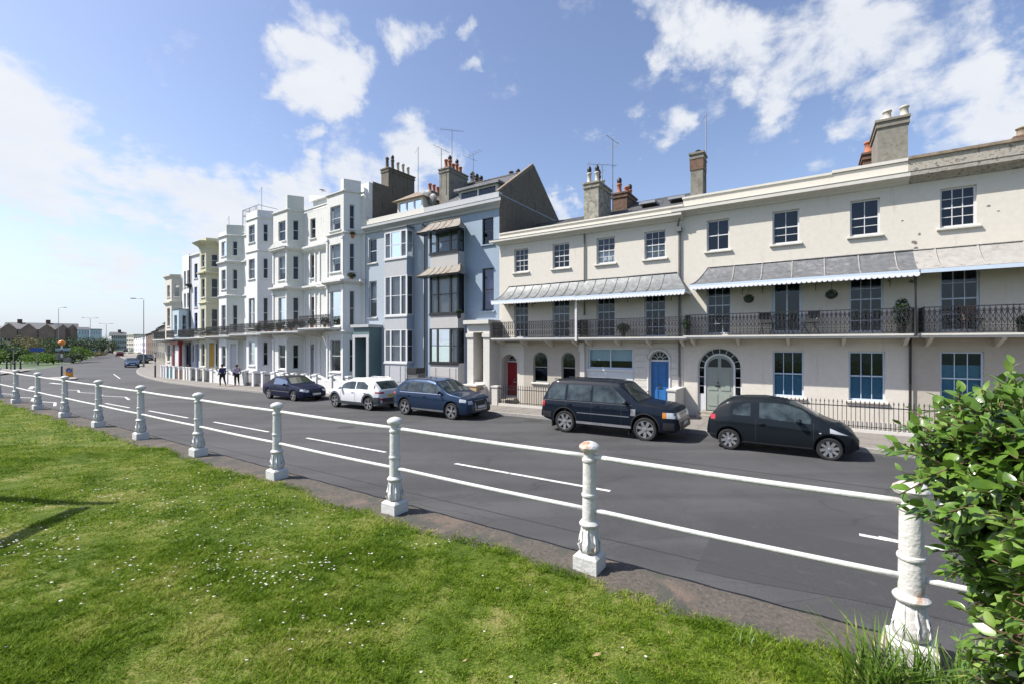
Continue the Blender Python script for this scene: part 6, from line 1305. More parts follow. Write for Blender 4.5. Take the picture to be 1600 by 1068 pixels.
# ---------------- crossing island: beacon, keep-left bollard, islands
s, n = gp(97, 592); p = ST.w(s, n)
isl = [(s+2.6*math.cos(a), n+1.0*math.sin(a)) for a in [2*PI*k/16 for k in range(16)]]; mb = MB(); mb.add([W(a,b,-.48) for a,b in isl]+[W(a,b,-.34) for a,b in isl], [tuple(range(16,32))]+[(k,(k+1)%16,(k+1)%16+16,k+16) for k in range(16)]); tag(mb.build('traffic_island', KERBM), kind='structure')
BW = MATS['black_gloss_frame']; WB = mat('white_band', (.7,.7,.7), .5); ORG = mat('amber_globe', (.85,.28,.03), .3)
def beacon(x, ybase, h, label, globe=True):
    s, n = gp(x, ybase); p = ST.w(s, n); root = empty('belisha_beacon', (p[0],p[1],gz(s)+.1), 0, label, 'beacon'); mb = MB(); z = 0; k = 0; bl = MB(); wl = MB()
    while z < h-.01: z2 = min(h, z+(1.25 if k == 0 else .42)); (bl if k % 2 == 0 else wl).lathe([(.075,z),(.075,z2-.0)], (0,0,0), 12); z = z2; k += 1
    bl.build('pole', BW, root, False); wl.build('pole_band', WB, root)
    if globe: gb = MB(); gb.lathe([(.05,0)]+[(.28*math.sin(PI*(.08+.9*k/10)), .26-.26*math.cos(PI*(.08+.9*k/10))) for k in range(11)], (0,0,h), 16); gb.build('globe', ORG, root, True)
    return root, p, h
root, pp, hh = beacon(96.5, 592, 3.35, 'pedestrian crossing beacon with orange globe and striped pole on the traffic island')
mb = MB(); mb.box(-.5,-.25,-.1,.1,1.9,2.6); mb.box(.3,.9,-.1,.1,1.6,2.1); mb.tube([(-.5,0,2.2),(.6,0,1.8)], .04, 5); mb.build('signal_box', M['pipe'], root)
beacon(242.5, 590.5, 2.6, 'striped crossing pole on the right pavement beyond the kerb', False)
s, n = gp(108, 590.5); p = ST.w(s, n); root = empty('keep_left_bollard', (p[0],p[1],-.36), R(50), 'orange and white keep-left bollard with a blue arrow disc on the island', 'traffic bollard')
mb = MB(); mb.box(-.30,.30,-.10,.10,0,1.05); mb.build('body', mat('orange_plastic', (.80,.36,.03), .5), root); mb = MB(); mb.box(-.30,.30,-.102,.102,.62,1.06); mb.build('white_panel', mat('pale_orange_panel', (.72,.55,.38), .5), root)
mb = MB(); mb.lathe([(.23,0),(.23,.02)], (0,-.135,.72), 20, 'y'); d = mb.build('arrow_disc', mat('blue_sign', (.02,.10,.42), .4), root)
mb = MB(); mb.add([(.12,-.14,.85),(-.02,-.14,.66),(-.08,-.14,.72),(-.12,-.14,.56),(.04,-.14,.60),(-.02,-.14,.64),(.16,-.14,.82)], [(0,1,5,6),(1,2,3,4,5)]); mb.build('arrow', WB, d)
# ---------------- park side: paved apron, bollards, signs, hedges, trees
mb = MB(); ap = [(-62,-29),(-66,-4),(-77.9,11.6),(-84,14.5),(-92,17.6),(-96,15),(-99,6),(-100,-10),(-95,-29)]; mb.add([W(a,b,-.38) for a,b in ap], [tuple(range(len(ap)))]); tag(mb.build('park_pavement', PAVE), kind='structure')
for i, (x, y) in enumerate(((10.5,575.5),(17,576.5),(23,577.5),(32,576))):
    s, n = gp(x, y, .12); p = ST.w(s, n); o = empty('bollard', (p[0],p[1],-.38), 0, ['thin black post leftmost beside the park path','thin tall black post second from left beside the park path','black bollard third from left beside the park path','black bollard rightmost of the row beside the park path'][i], 'bollard', 'black bollards beside the park path')
    mb = MB(); r_ = .10 if i != 1 else .06; mb.lathe([(r_*1.2,0),(r_*1.2,.12),(r_,.16),(r_*.8,.9),(r_*1.1,.95),(r_*.9,1.08),(.02,1.12)], (0,0,0), 10); mb.build('post', BW, o, True)
def sign(x, ybase, ytop, w, h, label, m='blue_sign'):
    s, n = gp(x, ybase, .12); p = ST.w(s, n); z0 = -.4; zt = CZ-(ytop-HY)/FP*p[1]-z0; root = empty('road_sign', (p[0],p[1],z0), R(45), label, 'road sign'); mb = MB(); mb.tube([(0,.05,0),(0,.05,zt)], .05, 6); mb.build('pole', M['alu'], root); mb = MB(); mb.box(-w/2,w/2,-.03,.02,zt-h,zt); mb.build('panel', MATS[m], root)
sign(58, 570, 543, 1.6, .6, 'bright blue rectangular road sign in front of the park hedge'); sign(21, 570, 543.5, 1.6, .3, 'pale blue-grey sign board at the left above the bollards', 'grey_iron_pipe'); sign(98, 566, 543.5, 2.0, .5, 'pale turquoise direction sign behind the orange beacon', 'light_blue_stucco')
HL = [leaf_mat('hedge_dark', (.03,.055,.02), (.06,.10,.035), (.10,.14,.05), rough=.7, scale=.7, trans=.15), leaf_mat('hedge_bright', (.06,.12,.015), (.13,.24,.03), (.20,.30,.06), rough=.7, scale=.7, trans=.3), leaf_mat('hedge_olive', (.09,.10,.04), (.19,.17,.08), (.28,.23,.12), rough=.8, scale=.7, trans=.2), leaf_mat('hedge_mid', (.05,.09,.02), (.10,.17,.035), (.16,.22,.07), rough=.7, scale=.7, trans=.2)]
def bush(x, y0, y1, D, wpx, label, mi, seed, cat='bush', trunk=False, name='bush', n=1100):
    """crown of leaf clumps at distance D; rows y0 (top) to y1 (foot)"""
    r_ = random.Random(seed); X = (x-800)/FP*D; zt = CZ-(y0-HY)/FP*D; zb_ = max(-.45, CZ-(y1-HY)/FP*D); wr = wpx/FP*D/2; root = empty(name, (X, D, zb_), 0, label, cat, 'bushes and trees of the park'); mb = MB(); h = zt-zb_
    for k in range(7):
        cx, cy = r_.uniform(-.6,.6)*wr, r_.uniform(-.5,.5)*wr; cz = h*r_.uniform(.35,.72); rr = (wr*r_.uniform(.35,.6), wr*r_.uniform(.35,.6), h*r_.uniform(.22,.34)); leaves(mb, (cx,cy,cz), rr, n//7, max(.12, wr*.06), r_)
    leaves(mb, (0,0,h*.4), (wr,wr*.8,h*.4), n//2, max(.14, wr*.07), r_); mb.build('crown', HL[mi], root, clean=False)
    mb = MB()
    for k in range(4): a = r_.uniform(0,6.28); mb.tube([(0,0,-.1),(.15*wr*math.cos(a),.15*wr*math.sin(a),h*.25),(.4*wr*math.cos(a),.4*wr*math.sin(a),h*.6)], [.04*h,.03*h,.012*h], 6)
    mb.build('trunk', BARK, root)
B = [(5,531,566,105,60,'dark bushes at the far left edge of the park',0),(40,524,560,112,50,'olive brown bush at the left of the park hedge',2),(62,522,560,108,44,'straw coloured bush left of the middle of the park hedge',2),(85,523,562,104,44,'dark bush under the long building behind the blue sign',0),
     (112,522,560,104,44,'tall dark bush right behind the orange beacon',0),(20,540,571,86,60,'mid green low shrub behind the leftmost bollards',3),(60,549,576,82,46,'bright green low shrub under the blue sign',1),(84,551,574,84,34,'bright green low shrub left of the beacon',1),
     (92,528,560,98,36,'dark rounded bush behind the street lamp in the park',0),(128,539,562,90,36,'bright lime green rounded bush right of the beacon',1),(114,548,567,86,34,'dark green hedge under the lime green bush',0),(140,525,556,125,34,'dark tree right of the lime green bush',0),(160,523,552,140,34,'dark rounded tree beside the far road',0),(176,528,550,165,18,'small dark tree at the end of the park hedge',0),(0,548,572,84,30,'yellow green shrub cut by the left picture edge',1),(150,548,556,115,30,'low dry verge shrub along the far road',2)]
for i, (x, y0, y1, D, w, lb, mi) in enumerate(B): bush(x, y0, y1, D, w, lb, mi, 100+i)
for k in range(4): bush(190+k*13+2, 549.5, 552, 170, 8, ['tiny green bush at the end of the far road','tiny green bush before the far white houses','small green bush beside the far red car','small green bush before the dark far houses'][k], 3, 200+k, n=200)
# ---------------- buildings far away
M['farw'] = mat('far_brown_wall', (.27,.19,.165), .9, var=.2, scale=.3)
def block(x0, x1, ytop, yb, D0, D1, label, wm, roofm=None, gable=0, rows=3, cols=6, chims=(), wcol='interior', name='distant_building', wfm='whitep', wmz=None, gablesx=()):
    """a building whose front runs between two sight lines at distances D0 and D1"""
    A = Vector(((x0-800)/FP*D0, D0)); B_ = Vector(((x1-800)/FP*D1, D1)); L = (B_-A).length; ang = math.atan2(B_.y-A.y, B_.x-A.x); zb_ = -.5; Dm = (D0+D1)/2; h = CZ-(ytop-HY)/FP*Dm-zb_
    root = empty(name, (A.x, A.y, zb_), ang, label, 'building', 'buildings in the distance'); dp = min(12, L*.8+3); mb = MB(); mb.box(0, L, 0, dp, 0, h); w = mb.build('wall', M[wm], root)
    if gable: mb = MB(); mb.add([(-.3,-.4,h),(L+.3,-.4,h),(L+.3,dp+.4,h),(-.3,dp+.4,h),(-.3,dp/2,h+gable),(L+.3,dp/2,h+gable)], [(0,1,5,4),(2,3,4,5),(0,4,3),(1,2,5),(0,3,2,1)]); rf = mb.build('roof', M[roofm or 'slate'], root)
    else: mb = MB(); mb.box(-.2, L+.2, -.2, dp, h+.002, h+.35); rf = mb.build('roof', M[roofm or wm], root)
    for cx in chims: mb = MB(); mb.box(cx*L-.7, cx*L+.7, dp/2-.5, dp/2+.5, h+gable-1, h+gable+1.4); mb.build('chimney', M['brick'], rf)
    for gx in gablesx:
        mb = MB(); g0, g1 = gx*L-2.4, gx*L+2.4; mb.add([(g0,-.6,h-4),(g1,-.6,h-4),(g1,-.6,h),(g0,-.6,h),((g0+g1)/2,-.6,h+gable*.8),(g0,dp/2,h),(g1,dp/2,h),((g0+g1)/2,dp/2,h+gable*.8)], [(0,1,2,4,3),(3,4,7,5),(4,2,6,7)]); mb.build('gable', M['farw'], root)
    sh = h/rows
    for i in range(rows):
        for j in range(cols):
            cx = L*(j+.5)/cols; ww = min(1.3, L/cols*.5); z = sh*i+sh*.35
            fb = MB(); fb.box(cx-ww/2-.08, cx+ww/2+.08, -.06, -.002, z-.08, z+sh*.5+.08); f = fb.build('window', M[wfm], root); pb = MB(); pb.box(cx-ww/2, cx+ww/2, -.075, -.062, z, z+sh*.5); pb.build('pane', M['interior'] if wcol == 'interior' else M[wcol], f)
    return root
block(5, 88, 514.5, 540, 190, 200, 'long dark-tiled seafront apartment building with gables behind the park', 'farw', 'slate', 3.0, 3, 14, (.25,.8), gablesx=(.10,.47,.82), wfm='whitep')
block(88, 122, 515.5, 540, 200, 205, 'right-hand part of the long apartment building with brown gables', 'farw', 'slate', 3.0, 3, 7, (), gablesx=(.3,.75))
block(122, 140, 515, 540, 203, 206, 'pale blue-white glazed building left of the narrow dark gap', 'lblue', 'slate', 1.2, 3, 4, wcol='bluew'); block(141.5, 157, 515, 540, 204, 206, 'pale blue-white glazed building at the right end of the long row', 'lblue', 'lead', 0, 3, 4, wcol='bluew')
block(-30, 5, 516, 540, 190, 190, 'pale blue rendered building at the left picture edge', 'lblue', 'slate', 2, 3, 6)
block(174, 198, 524, 545, 260, 265, 'distant grey stepped building at the end of the far road', 'greyw', 'slate', 2, 3, 8, (.6,)); block(198, 209, 523, 545, 240, 235, 'distant cream building beyond the end of the far road', 'cream', None, 0, 4, 4)
fr = [((209,518),(219,517),'white','white narrow-fronted terrace houses at the far right bend','slate',2.0,205,180),((219,517),(228,514),'lav','pale mauve terrace houses behind the street lamp','slate',2.0,178,150),((228,514),(237,511),'brick','brown brick terrace just right of the street lamp','slate',2.0,148,126),((237,511),(247,506),'render','grey weathered terrace second before the cream tower house','slate',2.4,124,104),((247,505),(257,499),'stack','grey terrace house nearest the cream tower house','slate',2.6,102,86),((257,498),(266,492),'render','dark grey house hidden behind the cream tower house','slate',2.6,85,74)]
for (x0,y0),(x1,y1),wm,lb,rm,ga,D0,D1 in fr: block(x0, x1, (y0+y1)/2+9, 560, D0, D1, lb, wm, rm, ga, 3, 3, (.8,))
# ---------------- two pedestrians
def person(x, y, label, top, trousers, hair, pose, h=1.70, hd=PI, bag=False):
    s, n = gp(x, y, .12); p = ST.w(s, n); root = empty('person', (p[0],p[1],gz(s)+.125), hd, label, 'person', 'pedestrians on the far pavement')
    SKIN = mat('skin', (.50,.30,.21), .6); k = h/1.72
    # joints: pelvis, spine, head; local +x is the walking direction
    a, b, st = pose
    J = dict(pel=(0,0,.95),wai=(.01,0,1.10),che=(.02,0,1.32),nec=(.03,0,1.46),hea=(.05,0,1.53),cro=(.05,0,1.68),
      hl=(0,.10,.90),kl=(.16*st,.11,.50),al=(.18*st+.02-.10,.11,.09),tl=(.18*st+.10,.11,.03), hr=(0,-.10,.90),kr=(-.08*st,-.11,.50),ar=(-.34*st,-.11,.14),tr=(-.26*st,-.11,.03),
      sl=(.02,.17,1.40),el=(-.10*a,.27,1.14),wl=(.04*a,.30,.92),fl=(.06*a,.30,.83), sr=(.02,-.17,1.40),er=(.10*b,-.27,1.14),wr=(.22*b,-.29,.94),fr=(.26*b,-.29,.86))
    E_ = [('pel','wai'),('wai','che'),('che','nec'),('nec','hea'),('hea','cro'),('pel','hl'),('hl','kl'),('kl','al'),('al','tl'),('pel','hr'),('hr','kr'),('kr','ar'),('ar','tr'),('che','sl'),('sl','el'),('el','wl'),('wl','fl'),('che','sr'),('sr','er'),('er','wr'),('wr','fr')]
    RD = dict(pel=.15,wai=.135,che=.15,nec=.06,hea=.085,cro=.075,hl=.10,hr=.10,kl=.062,kr=.062,al=.045,ar=.045,tl=.04,tr=.04,sl=.065,sr=.065,el=.045,er=.045,wl=.03,wr=.03,fl=.035,fr=.035)
    def skin(name, keys, m, grow=1.0, parent=None, lv=2):
        ks = [q for q in J if q in keys]; me = bpy.data.meshes.new(name); me.from_pydata([tuple(Vector(J[q])*k) for q in ks], [(ks.index(u), ks.index(v)) for u, v in E_ if u in keys and v in keys], []); o = bpy.data.objects.new(name, me); COL.objects.link(o)
        md = o.modifiers.new('s','SKIN'); me.skin_vertices.new() if not me.skin_vertices else None
        for i, q in enumerate(ks): sv = me.skin_vertices[0].data[i]; sv.radius = (RD[q]*grow*k, RD[q]*grow*k); sv.use_root = (i == 0)
        sd = o.modifiers.new('d','SUBSURF'); sd.levels = lv; sd.render_levels = lv; bpy.context.view_layer.update(); dg = bpy.context.evaluated_depsgraph_get(); me2 = bpy.data.meshes.new_from_object(o.evaluated_get(dg)); bpy.data.objects.remove(o)
        me2.materials.clear(); me2.materials.append(m); me2.polygons.foreach_set('use_smooth', [True]*len(me2.polygons)); o = bpy.data.objects.new(name, me2); COL.objects.link(o); o.parent = parent or root; return o
    skin('body', set(J), SKIN); skin('jacket', {'pel','wai','che','nec','sl','el','wl','sr','er','wr'}, top, 1.16); skin('trousers', {'pel','hl','kl','al','hr','kr','ar'}, trousers, 1.14)
    mb = MB(); mb.lathe([(.02,-.02),(.09,.02),(.108,.08),(.10,.14),(.06,.185),(.01,.20)], (.035*k, 0, 1.56*k), 12); mb.build('hair', hair, root, True)
    if bag: mb = MB(); mb.box(-.16,.05,.16,.26,.85,1.10); bo = mb.build('bag', BLACKP, root)
NAVC = mat('navy_jacket', (.03,.04,.12), .9, var=.2, scale=14); LIL = mat('lilac_top', (.42,.36,.50), .9, var=.15, scale=14); DTR = mat('black_trousers', (.012,.012,.015), .9); HRD = mat('dark_hair', (.03,.02,.015), .7)
person(347.5, 602.5, 'person in a navy jacket and black trousers walking, left of the pair', NAVC, DTR, HRD, (1,1,1), 1.74, ang1 := R(180-36))
person(370, 602.0, 'person in a lilac top carrying a dark bag, right of the pair', LIL, DTR, HRD, (-1,1,.9), 1.68, R(180-50), True)
# ---------------- front garden walls, railings and other things on the pavement
def fr_wall(s0, s1, n, h, label, m, thick=.3, cap=True, name='garden_wall', d1=None):
    z = gz(s0)+.12; p = ST.w(s0, n); root = empty(name, (p[0],p[1],z), -ST.th, label, 'garden wall'); mb = MB(); mb.box(0, s1-s0, 0, thick if d1 is None else d1, -.3, h); mb.build('wall', M[m], root)
    if cap: mb = MB(); mb.box(-.04, s1-s0+.04, -.04, (thick if d1 is None else d1)+.04, h+.001, h+.07); mb.build('coping', M['trim'], root)
    return root
fr_wall(-15.3, -14.35, 18.7, .95, 'tan rendered side wall with white coping beside the porch steps', 'tan', d1=1.5)
fr_wall(-13.55, -13.2, 18.95, .92, 'white gate pier left of the green area railings', 'trim', .35)
fr_wall(-4.72, -4.42, 18.75, 1.15, 'cream boundary wall between the blue door and the arched door', 'trim', d1=1.5)
fr_wall(-7.2, -6.9, 18.85, .9, 'small white pier hidden behind the navy off-roader', 'trim', .3)
def area_rail(s0, s1, n, h, label, spike=True, base=.12, step=.125, m='iron'):
    z = gz(s0)+.13; p = ST.w(s0, n); root = empty('area_railing', (p[0],p[1],z), -ST.th, label, 'railings', 'front area railings'); L = s1-s0; mb = MB(); mb.box(0,L,-.08,.08,-.2,base); mb.build('plinth', M['trim'], root); mb = MB(); mb.box(0,L,-.015,.015,h-.16,h-.13); mb.box(0,L,-.015,.015,base+.08,base+.10)
    k = int(L/step)
    for i in range(k+1):
        x = L*i/k; mb.box(x-.009,x+.009,-.009,.009,base,h-.04)
        if spike: mb.lathe([(.009,h-.05),(.024,h),(.016,h+.02),(.001,h+.09)], (x,0,0), 5)
    mb.build('bars', M[m], root)
area_rail(-13.15, -9.3, 19.05, 1.0, 'green-black area railings in front of the two arched windows')
area_rail(-1.75, 8.5, 19.35, 1.02, 'black spiked area railings behind the small hatchback')
mb = MB(); p = FA.w(-1.75, -.95); root = empty('area_wall', (p[0],p[1],.12), -FA.th, 'cream low wall and flower ledge behind the spiked railings', 'garden wall'); mb.box(0, 9, .25, .4, -.2, .33); mb.build('wall', M['cream'], root)
# potted plants, baskets and balcony things
def ball(loc, r, label, name='hanging_basket', cat='hanging basket', group='hanging baskets under the canopy'):
    root = empty(name, loc, 0, label, cat, group); mb = MB(); r_ = random.Random(int(abs(loc[0]*100))); leaves(mb, (0,0,0), (r,r,r*.9), 900, .028, r_); mb.build('foliage', M['plant'], root, clean=False)
    mb = MB(); mb.lathe([(.03,-r*.85),(r*.5,-r*.75),(r*.8,-r*.35),(r*.88,0)], (0,0,0), 14); mb.tube([(0,0,r*.7),(0,0,r+.22)], .006, 4); mb.build('pot', M['iron'], root, True)
for x, y, lb in ((1170,467,'left round hanging basket under the dark lead canopy'),(1299,460,'right round hanging basket under the dark lead canopy')):
    a, z = FA.at(x, y, .7); p = FA.w(a, -.7); ball((p[0],p[1],z), .19, lb)
def potplant(a, d, z, h, w, label, n=450, fl=None, name='potted_plant', F=FA):
    p = F.w(a, d); root = empty(name, (p[0],p[1],z), 0, label, 'potted plant', 'pot plants on the balconies'); mb = MB(); mb.lathe([(.09,0),(.12,.2),(.135,.22),(.12,.23),(.02,.2)], (0,0,0), 10); mb.build('pot', M['iron'] if F is FA else M['pot'], root, True)
    r_ = random.Random(int(a*37)); mb = MB(); leaves(mb, (0,0,.2+h*.5), (w,w,h*.5), n, .05, r_); mb.build('foliage', M['plant'], root, clean=False); mb = MB(); mb.tube([(0,0,.15),(.01,0,.2+h*.8)], .012, 5); mb.build('stem', BARK, root)
    if fl: mb = MB(); leaves(mb, (0,0,.25+h*.6), (w*1.05,w*1.05,h*.5), 40, .035, r_); mb.build('flowers', fl, root, clean=False)
FLR = mat('red_petals', (.5,.02,.04), .7); FLW = mat('white_petals', (.75,.75,.72), .7); FLP = mat('orange_petals', (.6,.2,.05), .7)
potplant(2.62,-.6,3.42,1.0,.22,'tall pale balcony shrub beside the black downpipe',700)
potplant(-6.9,-.55,3.38,.45,.3,'spreading plant on the balcony above the shop-style window',600)
potplant(-4.15,-.75,3.42,.55,.15,'dark topiary plant at the left end of the dark-canopied balcony',500)
potplant(5.35,-.7,3.42,.3,.12,'small blue-potted plant at the right picture edge')
potplant(-16.2,-.75,4.5,.3,.16,'trailing plant beside the black-framed middle bay window')
for k, (a, z, fl, lb) in enumerate(((-9.6,3.95,FLR,'red flowering plant on the white balcony, left of its middle'),(-8.3,3.98,None,'leafy plant on the white balcony under the pedimented bay'),(-6.6,4.02,FLR,'red geranium near the middle of the white balcony'),(-5.2,4.05,FLP,'orange flowering plant in the middle of the white balcony'),(-3.8,4.18,FLW,'white flowering plant right of the middle of the white balcony'),(-2.2,4.18,None,'tall leafy plant near the right end of the white balcony'),(-11.6,3.92,None,'dark leafy plant at the left end of the white balcony'),(-10.3,3.92,FLW,'pale flowering plant left on the white balcony'))): potplant(a,-1.35,z,.55,.3,lb,500,fl,F=FB)
potplant(-.35,-.55,7.3,.35,.3,'window-ledge plant on the second floor of the white house beside the blue one',400,FLP,F=FB); potplant(-.3,-.5,10.2,.2,.22,'brown drooping ledge plant high on the white house beside the blue one',300,FLP,F=FB)
potplant(-22.0,-1.1,3.75,.4,.3,'plants on the balcony of the yellow house',400,F=FB)
# balcony furniture
def chair(a, d, z, rz, label, F=FA, m='iron'):
    p = F.w(a, d); root = empty('folding_chair', (p[0],p[1],z), -F.th+rz, label, 'chair', 'balcony chairs'); mb = MB(); mb.box(-.2,.2,-.2,.2,.43,.46); mb.build('seat', M[m], root); mb = MB(); mb.box(-.2,.2,.17,.20,.60,.88); mb.build('backrest', M[m], root)
    for x in (-.19,.19): mb = MB(); mb.tube([(x,-.24,0),(x,.19,.9)], .014, 5); mb.tube([(x,.24,0),(x,-.18,.45)], .014, 5); mb.build('leg', M[m], root)
chair(-1.3,-.5,3.42,.4,'dark folding chair left of the french doors on the middle balcony'); chair(.1,-.5,3.42,-.6,'dark folding chair right of the french doors on the middle balcony'); chair(4.3,-.5,3.42,.3,'dark red chair on the balcony of the right-edge house',FA,'brick')
p = FA.w(-.6,-.5); root = empty('balcony_table', (p[0],p[1],3.42), 0, 'small round metal table between the two dark balcony chairs', 'table'); mb = MB(); mb.lathe([(.28,.70),(.3,.705),(.3,.73),(.28,.735)], (0,0,0), 18); mb.build('tabletop', M['iron'], root); mb = MB()
for k in range(3): t = 2*PI*k/3; mb.tube([(.22*math.cos(t),.22*math.sin(t),0),(0,0,.4),(-.15*math.cos(t),-.15*math.sin(t),.7)], .012, 5)
mb.build('leg', M['iron'], root)
# bicycle leaning by the blue door, rubbish bags, refuse bin
p = FA.w(-5.9,-1.35); root = empty('bicycle', (p[0],p[1],.14), -FA.th+.15, 'black bicycle leaning in front of the white rusticated wall', 'bicycle')
for x in (-.52,.52):
    mb = MB(); n = 24; vs = [(x+.33*math.cos(2*PI*k/n), 0, .34+.33*math.sin(2*PI*k/n)) for k in range(n+1)]; mb.tube(vs, .018, 5, False); wh = mb.build('wheel', TYRE, root, True); mb = MB()
    for k in range(10): a = 2*PI*k/10; mb.tube([(x,0,.34),(x+.32*math.cos(a),0,.34+.32*math.sin(a))], .003, 3)
    mb.build('spokes', SILV, wh)
mb = MB(); mb.tube([(-.52,0,.34),(-.1,0,.32),(.38,0,.80),(-.22,0,.80),(-.1,0,.32)], .017, 6, False); mb.tube([(-.52,0,.34),(-.22,0,.80),(-.26,0,.92)], .014, 6); mb.tube([(.52,0,.34),(.40,0,.74),(.34,0,.98)], .016, 6); mb.build('frame', BLACKP, root, True)
mb = MB(); mb.tube([(.30,-.28,1.0),(.36,-.1,1.02),(.34,0,1.0),(.36,.1,1.02),(.30,.28,1.0)], .014, 6); mb.build('handlebar', BLACKP, root, True); mb = MB(); mb.box(-.38,-.14,-.06,.06,.92,.97); mb.build('saddle', BLACKP, root)
def bag(a, d, r, h, label, F=FA, m='bag', z=.13):
    p = F.w(a, d); mb = MB(); r_ = random.Random(int(a*91)); prof = [(r*.7,0),(r,.12*h),(r*1.02,.4*h),(r*.8,.72*h),(r*.3,.88*h),(r*.12,.92*h),(r*.25,h)]; mb.lathe(prof, (0,0,0), 14); mb.v = [(v[0]*(1+r_.uniform(-.08,.08)), v[1]*(1+r_.uniform(-.08,.08)), v[2]+r_.uniform(-.01,.01)) for v in mb.v]; o = mb.build('refuse_sack', M[m], None, True); o.location = (p[0],p[1],z); return tag(o, label, 'refuse sack')
bag(-19.2,-1.75,.42,1.0,'large black refuse sack before the downpipe between the blue houses'); bag(-18.75,-2.1,.36,.85,'smaller white refuse sack next to the black one',m='plastic')
p = FA.w(-19.0,-1.2); root = empty('stacked_boxes', (p[0],p[1],.13), -FA.th, 'dark crate of odds and ends standing behind the refuse sacks', 'crate'); mb = MB(); mb.box(-.4,.4,-.3,.3,0,1.3); mb.build('side_panel', M['pipe'], root); mb = MB(); mb.box(-.45,.3,-.35,.35,1.301,1.6); mb.build('lid', BLACKP, root)
# seagull on the roof of the pedimented white house
p = FB.w(-6.3, 1.0); root = empty('seagull', (p[0],p[1],14.85), 1.0, 'seagull perched on the white roof room of the pedimented house', 'bird'); mb = MB(); mb.lathe([(.01,-.25),(.05,-.15),(.09,0),(.08,.10),(.045,.17),(.055,.22),(.05,.27),(.01,.31)], (0,0,.12), 10, 'x'); mb.tube([(-.05,.03,.05),(-.05,.03,-.1)], .01, 4); mb.tube([(-.05,-.03,.05),(-.05,-.03,-.1)], .01, 4); mb.build('body', WB, root, True); mb = MB(); mb.lathe([(.01,-.30),(.05,-.1),(.06,.05),(.02,.12)], (0,.05,.15), 8, 'x'); mb.lathe([(.01,-.30),(.05,-.1),(.06,.05),(.02,.12)], (0,-.05,.15), 8, 'x'); mb.build('wing', M['alu'], root, True)
# off to the left of the picture: unseen beams added and shaped to cast the lawn's shadow lines
EL, AZ = R(50), math.atan2(-.08, -1.0)          # direction towards the sun
SD = Vector((math.cos(EL)*math.cos(AZ), math.cos(EL)*math.sin(AZ), math.sin(EL)))
def shadow_to_point(gx, gy, z): t = (z-ZL)/SD.z; return (gx+SD.x*t, gy+SD.y*t, z)
def lawnpt(x, y): t = (x-800)/FP; D = FP*(CZ-ZL-.05)/(y-HY); return t*D, D
tip = lawnpt(182, 785); jn = lawnpt(128, 793); lo_ = lawnpt(-40, 880); up_ = lawnpt(-60, 777)
root = empty('lawn_shadow_caster', (jn[0]-2, jn[1], ZL), 0, 'timber sign frame standing off the left edge whose shadow crosses the lawn', 'sign frame'); mb = MB(); off = Vector((-(jn[0]-2), -jn[1], -ZL))
a = Vector(shadow_to_point(*tip, 5.0)); b = Vector(shadow_to_point(*up_, 4.9)); j = Vector(shadow_to_point(*jn, 4.98)); l2 = Vector(shadow_to_point(*lo_, 3.6)); 
mb.tube([a+off, b+off], [.06,.13], 6); mb.tube([j+off, l2+off], .11, 6); mb.build('beam', mat('timber', (.2,.14,.09), .8), root); mb = MB(); mb.tube([b+off, Vector((b.x, b.y, ZL-.1))+off], .05, 6); mb.build('post', MATS['timber'], root); mb = MB(); mb.tube([l2+off, Vector((l2.x, l2.y, ZL-.1))+off], .06, 6); mb.build('post', MATS['timber'], root)
# ------------------------------------------------------------------ sun, sky with clouds, camera
sun = bpy.data.lights.new('sun', 'SUN'); sun.energy = 5.0; sun.angle = R(.55); sun.color = (1.0,.955,.88); so = bpy.data.objects.new('sun', sun); COL.objects.link(so); so.rotation_euler = SD.to_track_quat('Z','Y').to_euler()
w = bpy.data.worlds.new('World'); SC.world = w; w.use_nodes = True; nt = w.node_tree; L = nt.links; bg = nt.nodes['Background']
sky = _n(nt, 'ShaderNodeTexSky', sky_type='NISHITA'); sky.sun_disc = False; sky.sun_elevation = EL; sky.sun_rotation = PI/2-AZ; sky.air_density = 1.0; sky.dust_density = 1.0; sky.ozone_density = 1.6; sky.altitude = 0
tc = _n(nt, 'ShaderNodeTexCoord'); nrm = _n(nt, 'ShaderNodeVectorMath', operation='NORMALIZE'); L.new(tc.outputs['Generated'], nrm.inputs[0]); DV = nrm.outputs[0]
sep = _n(nt, 'ShaderNodeSeparateXYZ'); L.new(DV, sep.inputs[0])
def math_(op, a, b=None, c=None, clamp=False):
    n = _n(nt, 'ShaderNodeMath', operation=op); n.use_clamp = clamp
    for i, v in enumerate((a, b, c)):
        if v is None: continue
        if isinstance(v, (int, float)): n.inputs[i].default_value = v
        else: L.new(v, n.inputs[i])
    return n.outputs[0]
den = math_('ADD', math_('MAXIMUM', sep.outputs['Z'], 0), .10)
cx = math_('DIVIDE', sep.outputs['X'], den); cy = math_('DIVIDE', sep.outputs['Y'], den); cmb = _n(nt, 'ShaderNodeCombineXYZ'); L.new(cx, cmb.inputs[0]); L.new(cy, cmb.inputs[1])
def noise(vec, sc, det, rough=.55, dist=0):
    n = _n(nt, 'ShaderNodeTexNoise'); n.inputs['Scale'].default_value = sc; n.inputs['Detail'].default_value = det; n.inputs['Roughness'].default_value = rough; n.inputs['Distortion'].default_value = dist; L.new(vec, n.inputs['Vector']); return n.outputs[0]
n1 = noise(cmb.outputs[0], 1.6, 12, .62, .3); n2 = noise(DV, 9, 10, .6, .2); n3 = noise(cmb.outputs[0], 5, 8, .6, .5)
def dirv(x, y): v = Vector(((x-800)/FP, 1, -(y-HY)/FP)); return v.normalized()
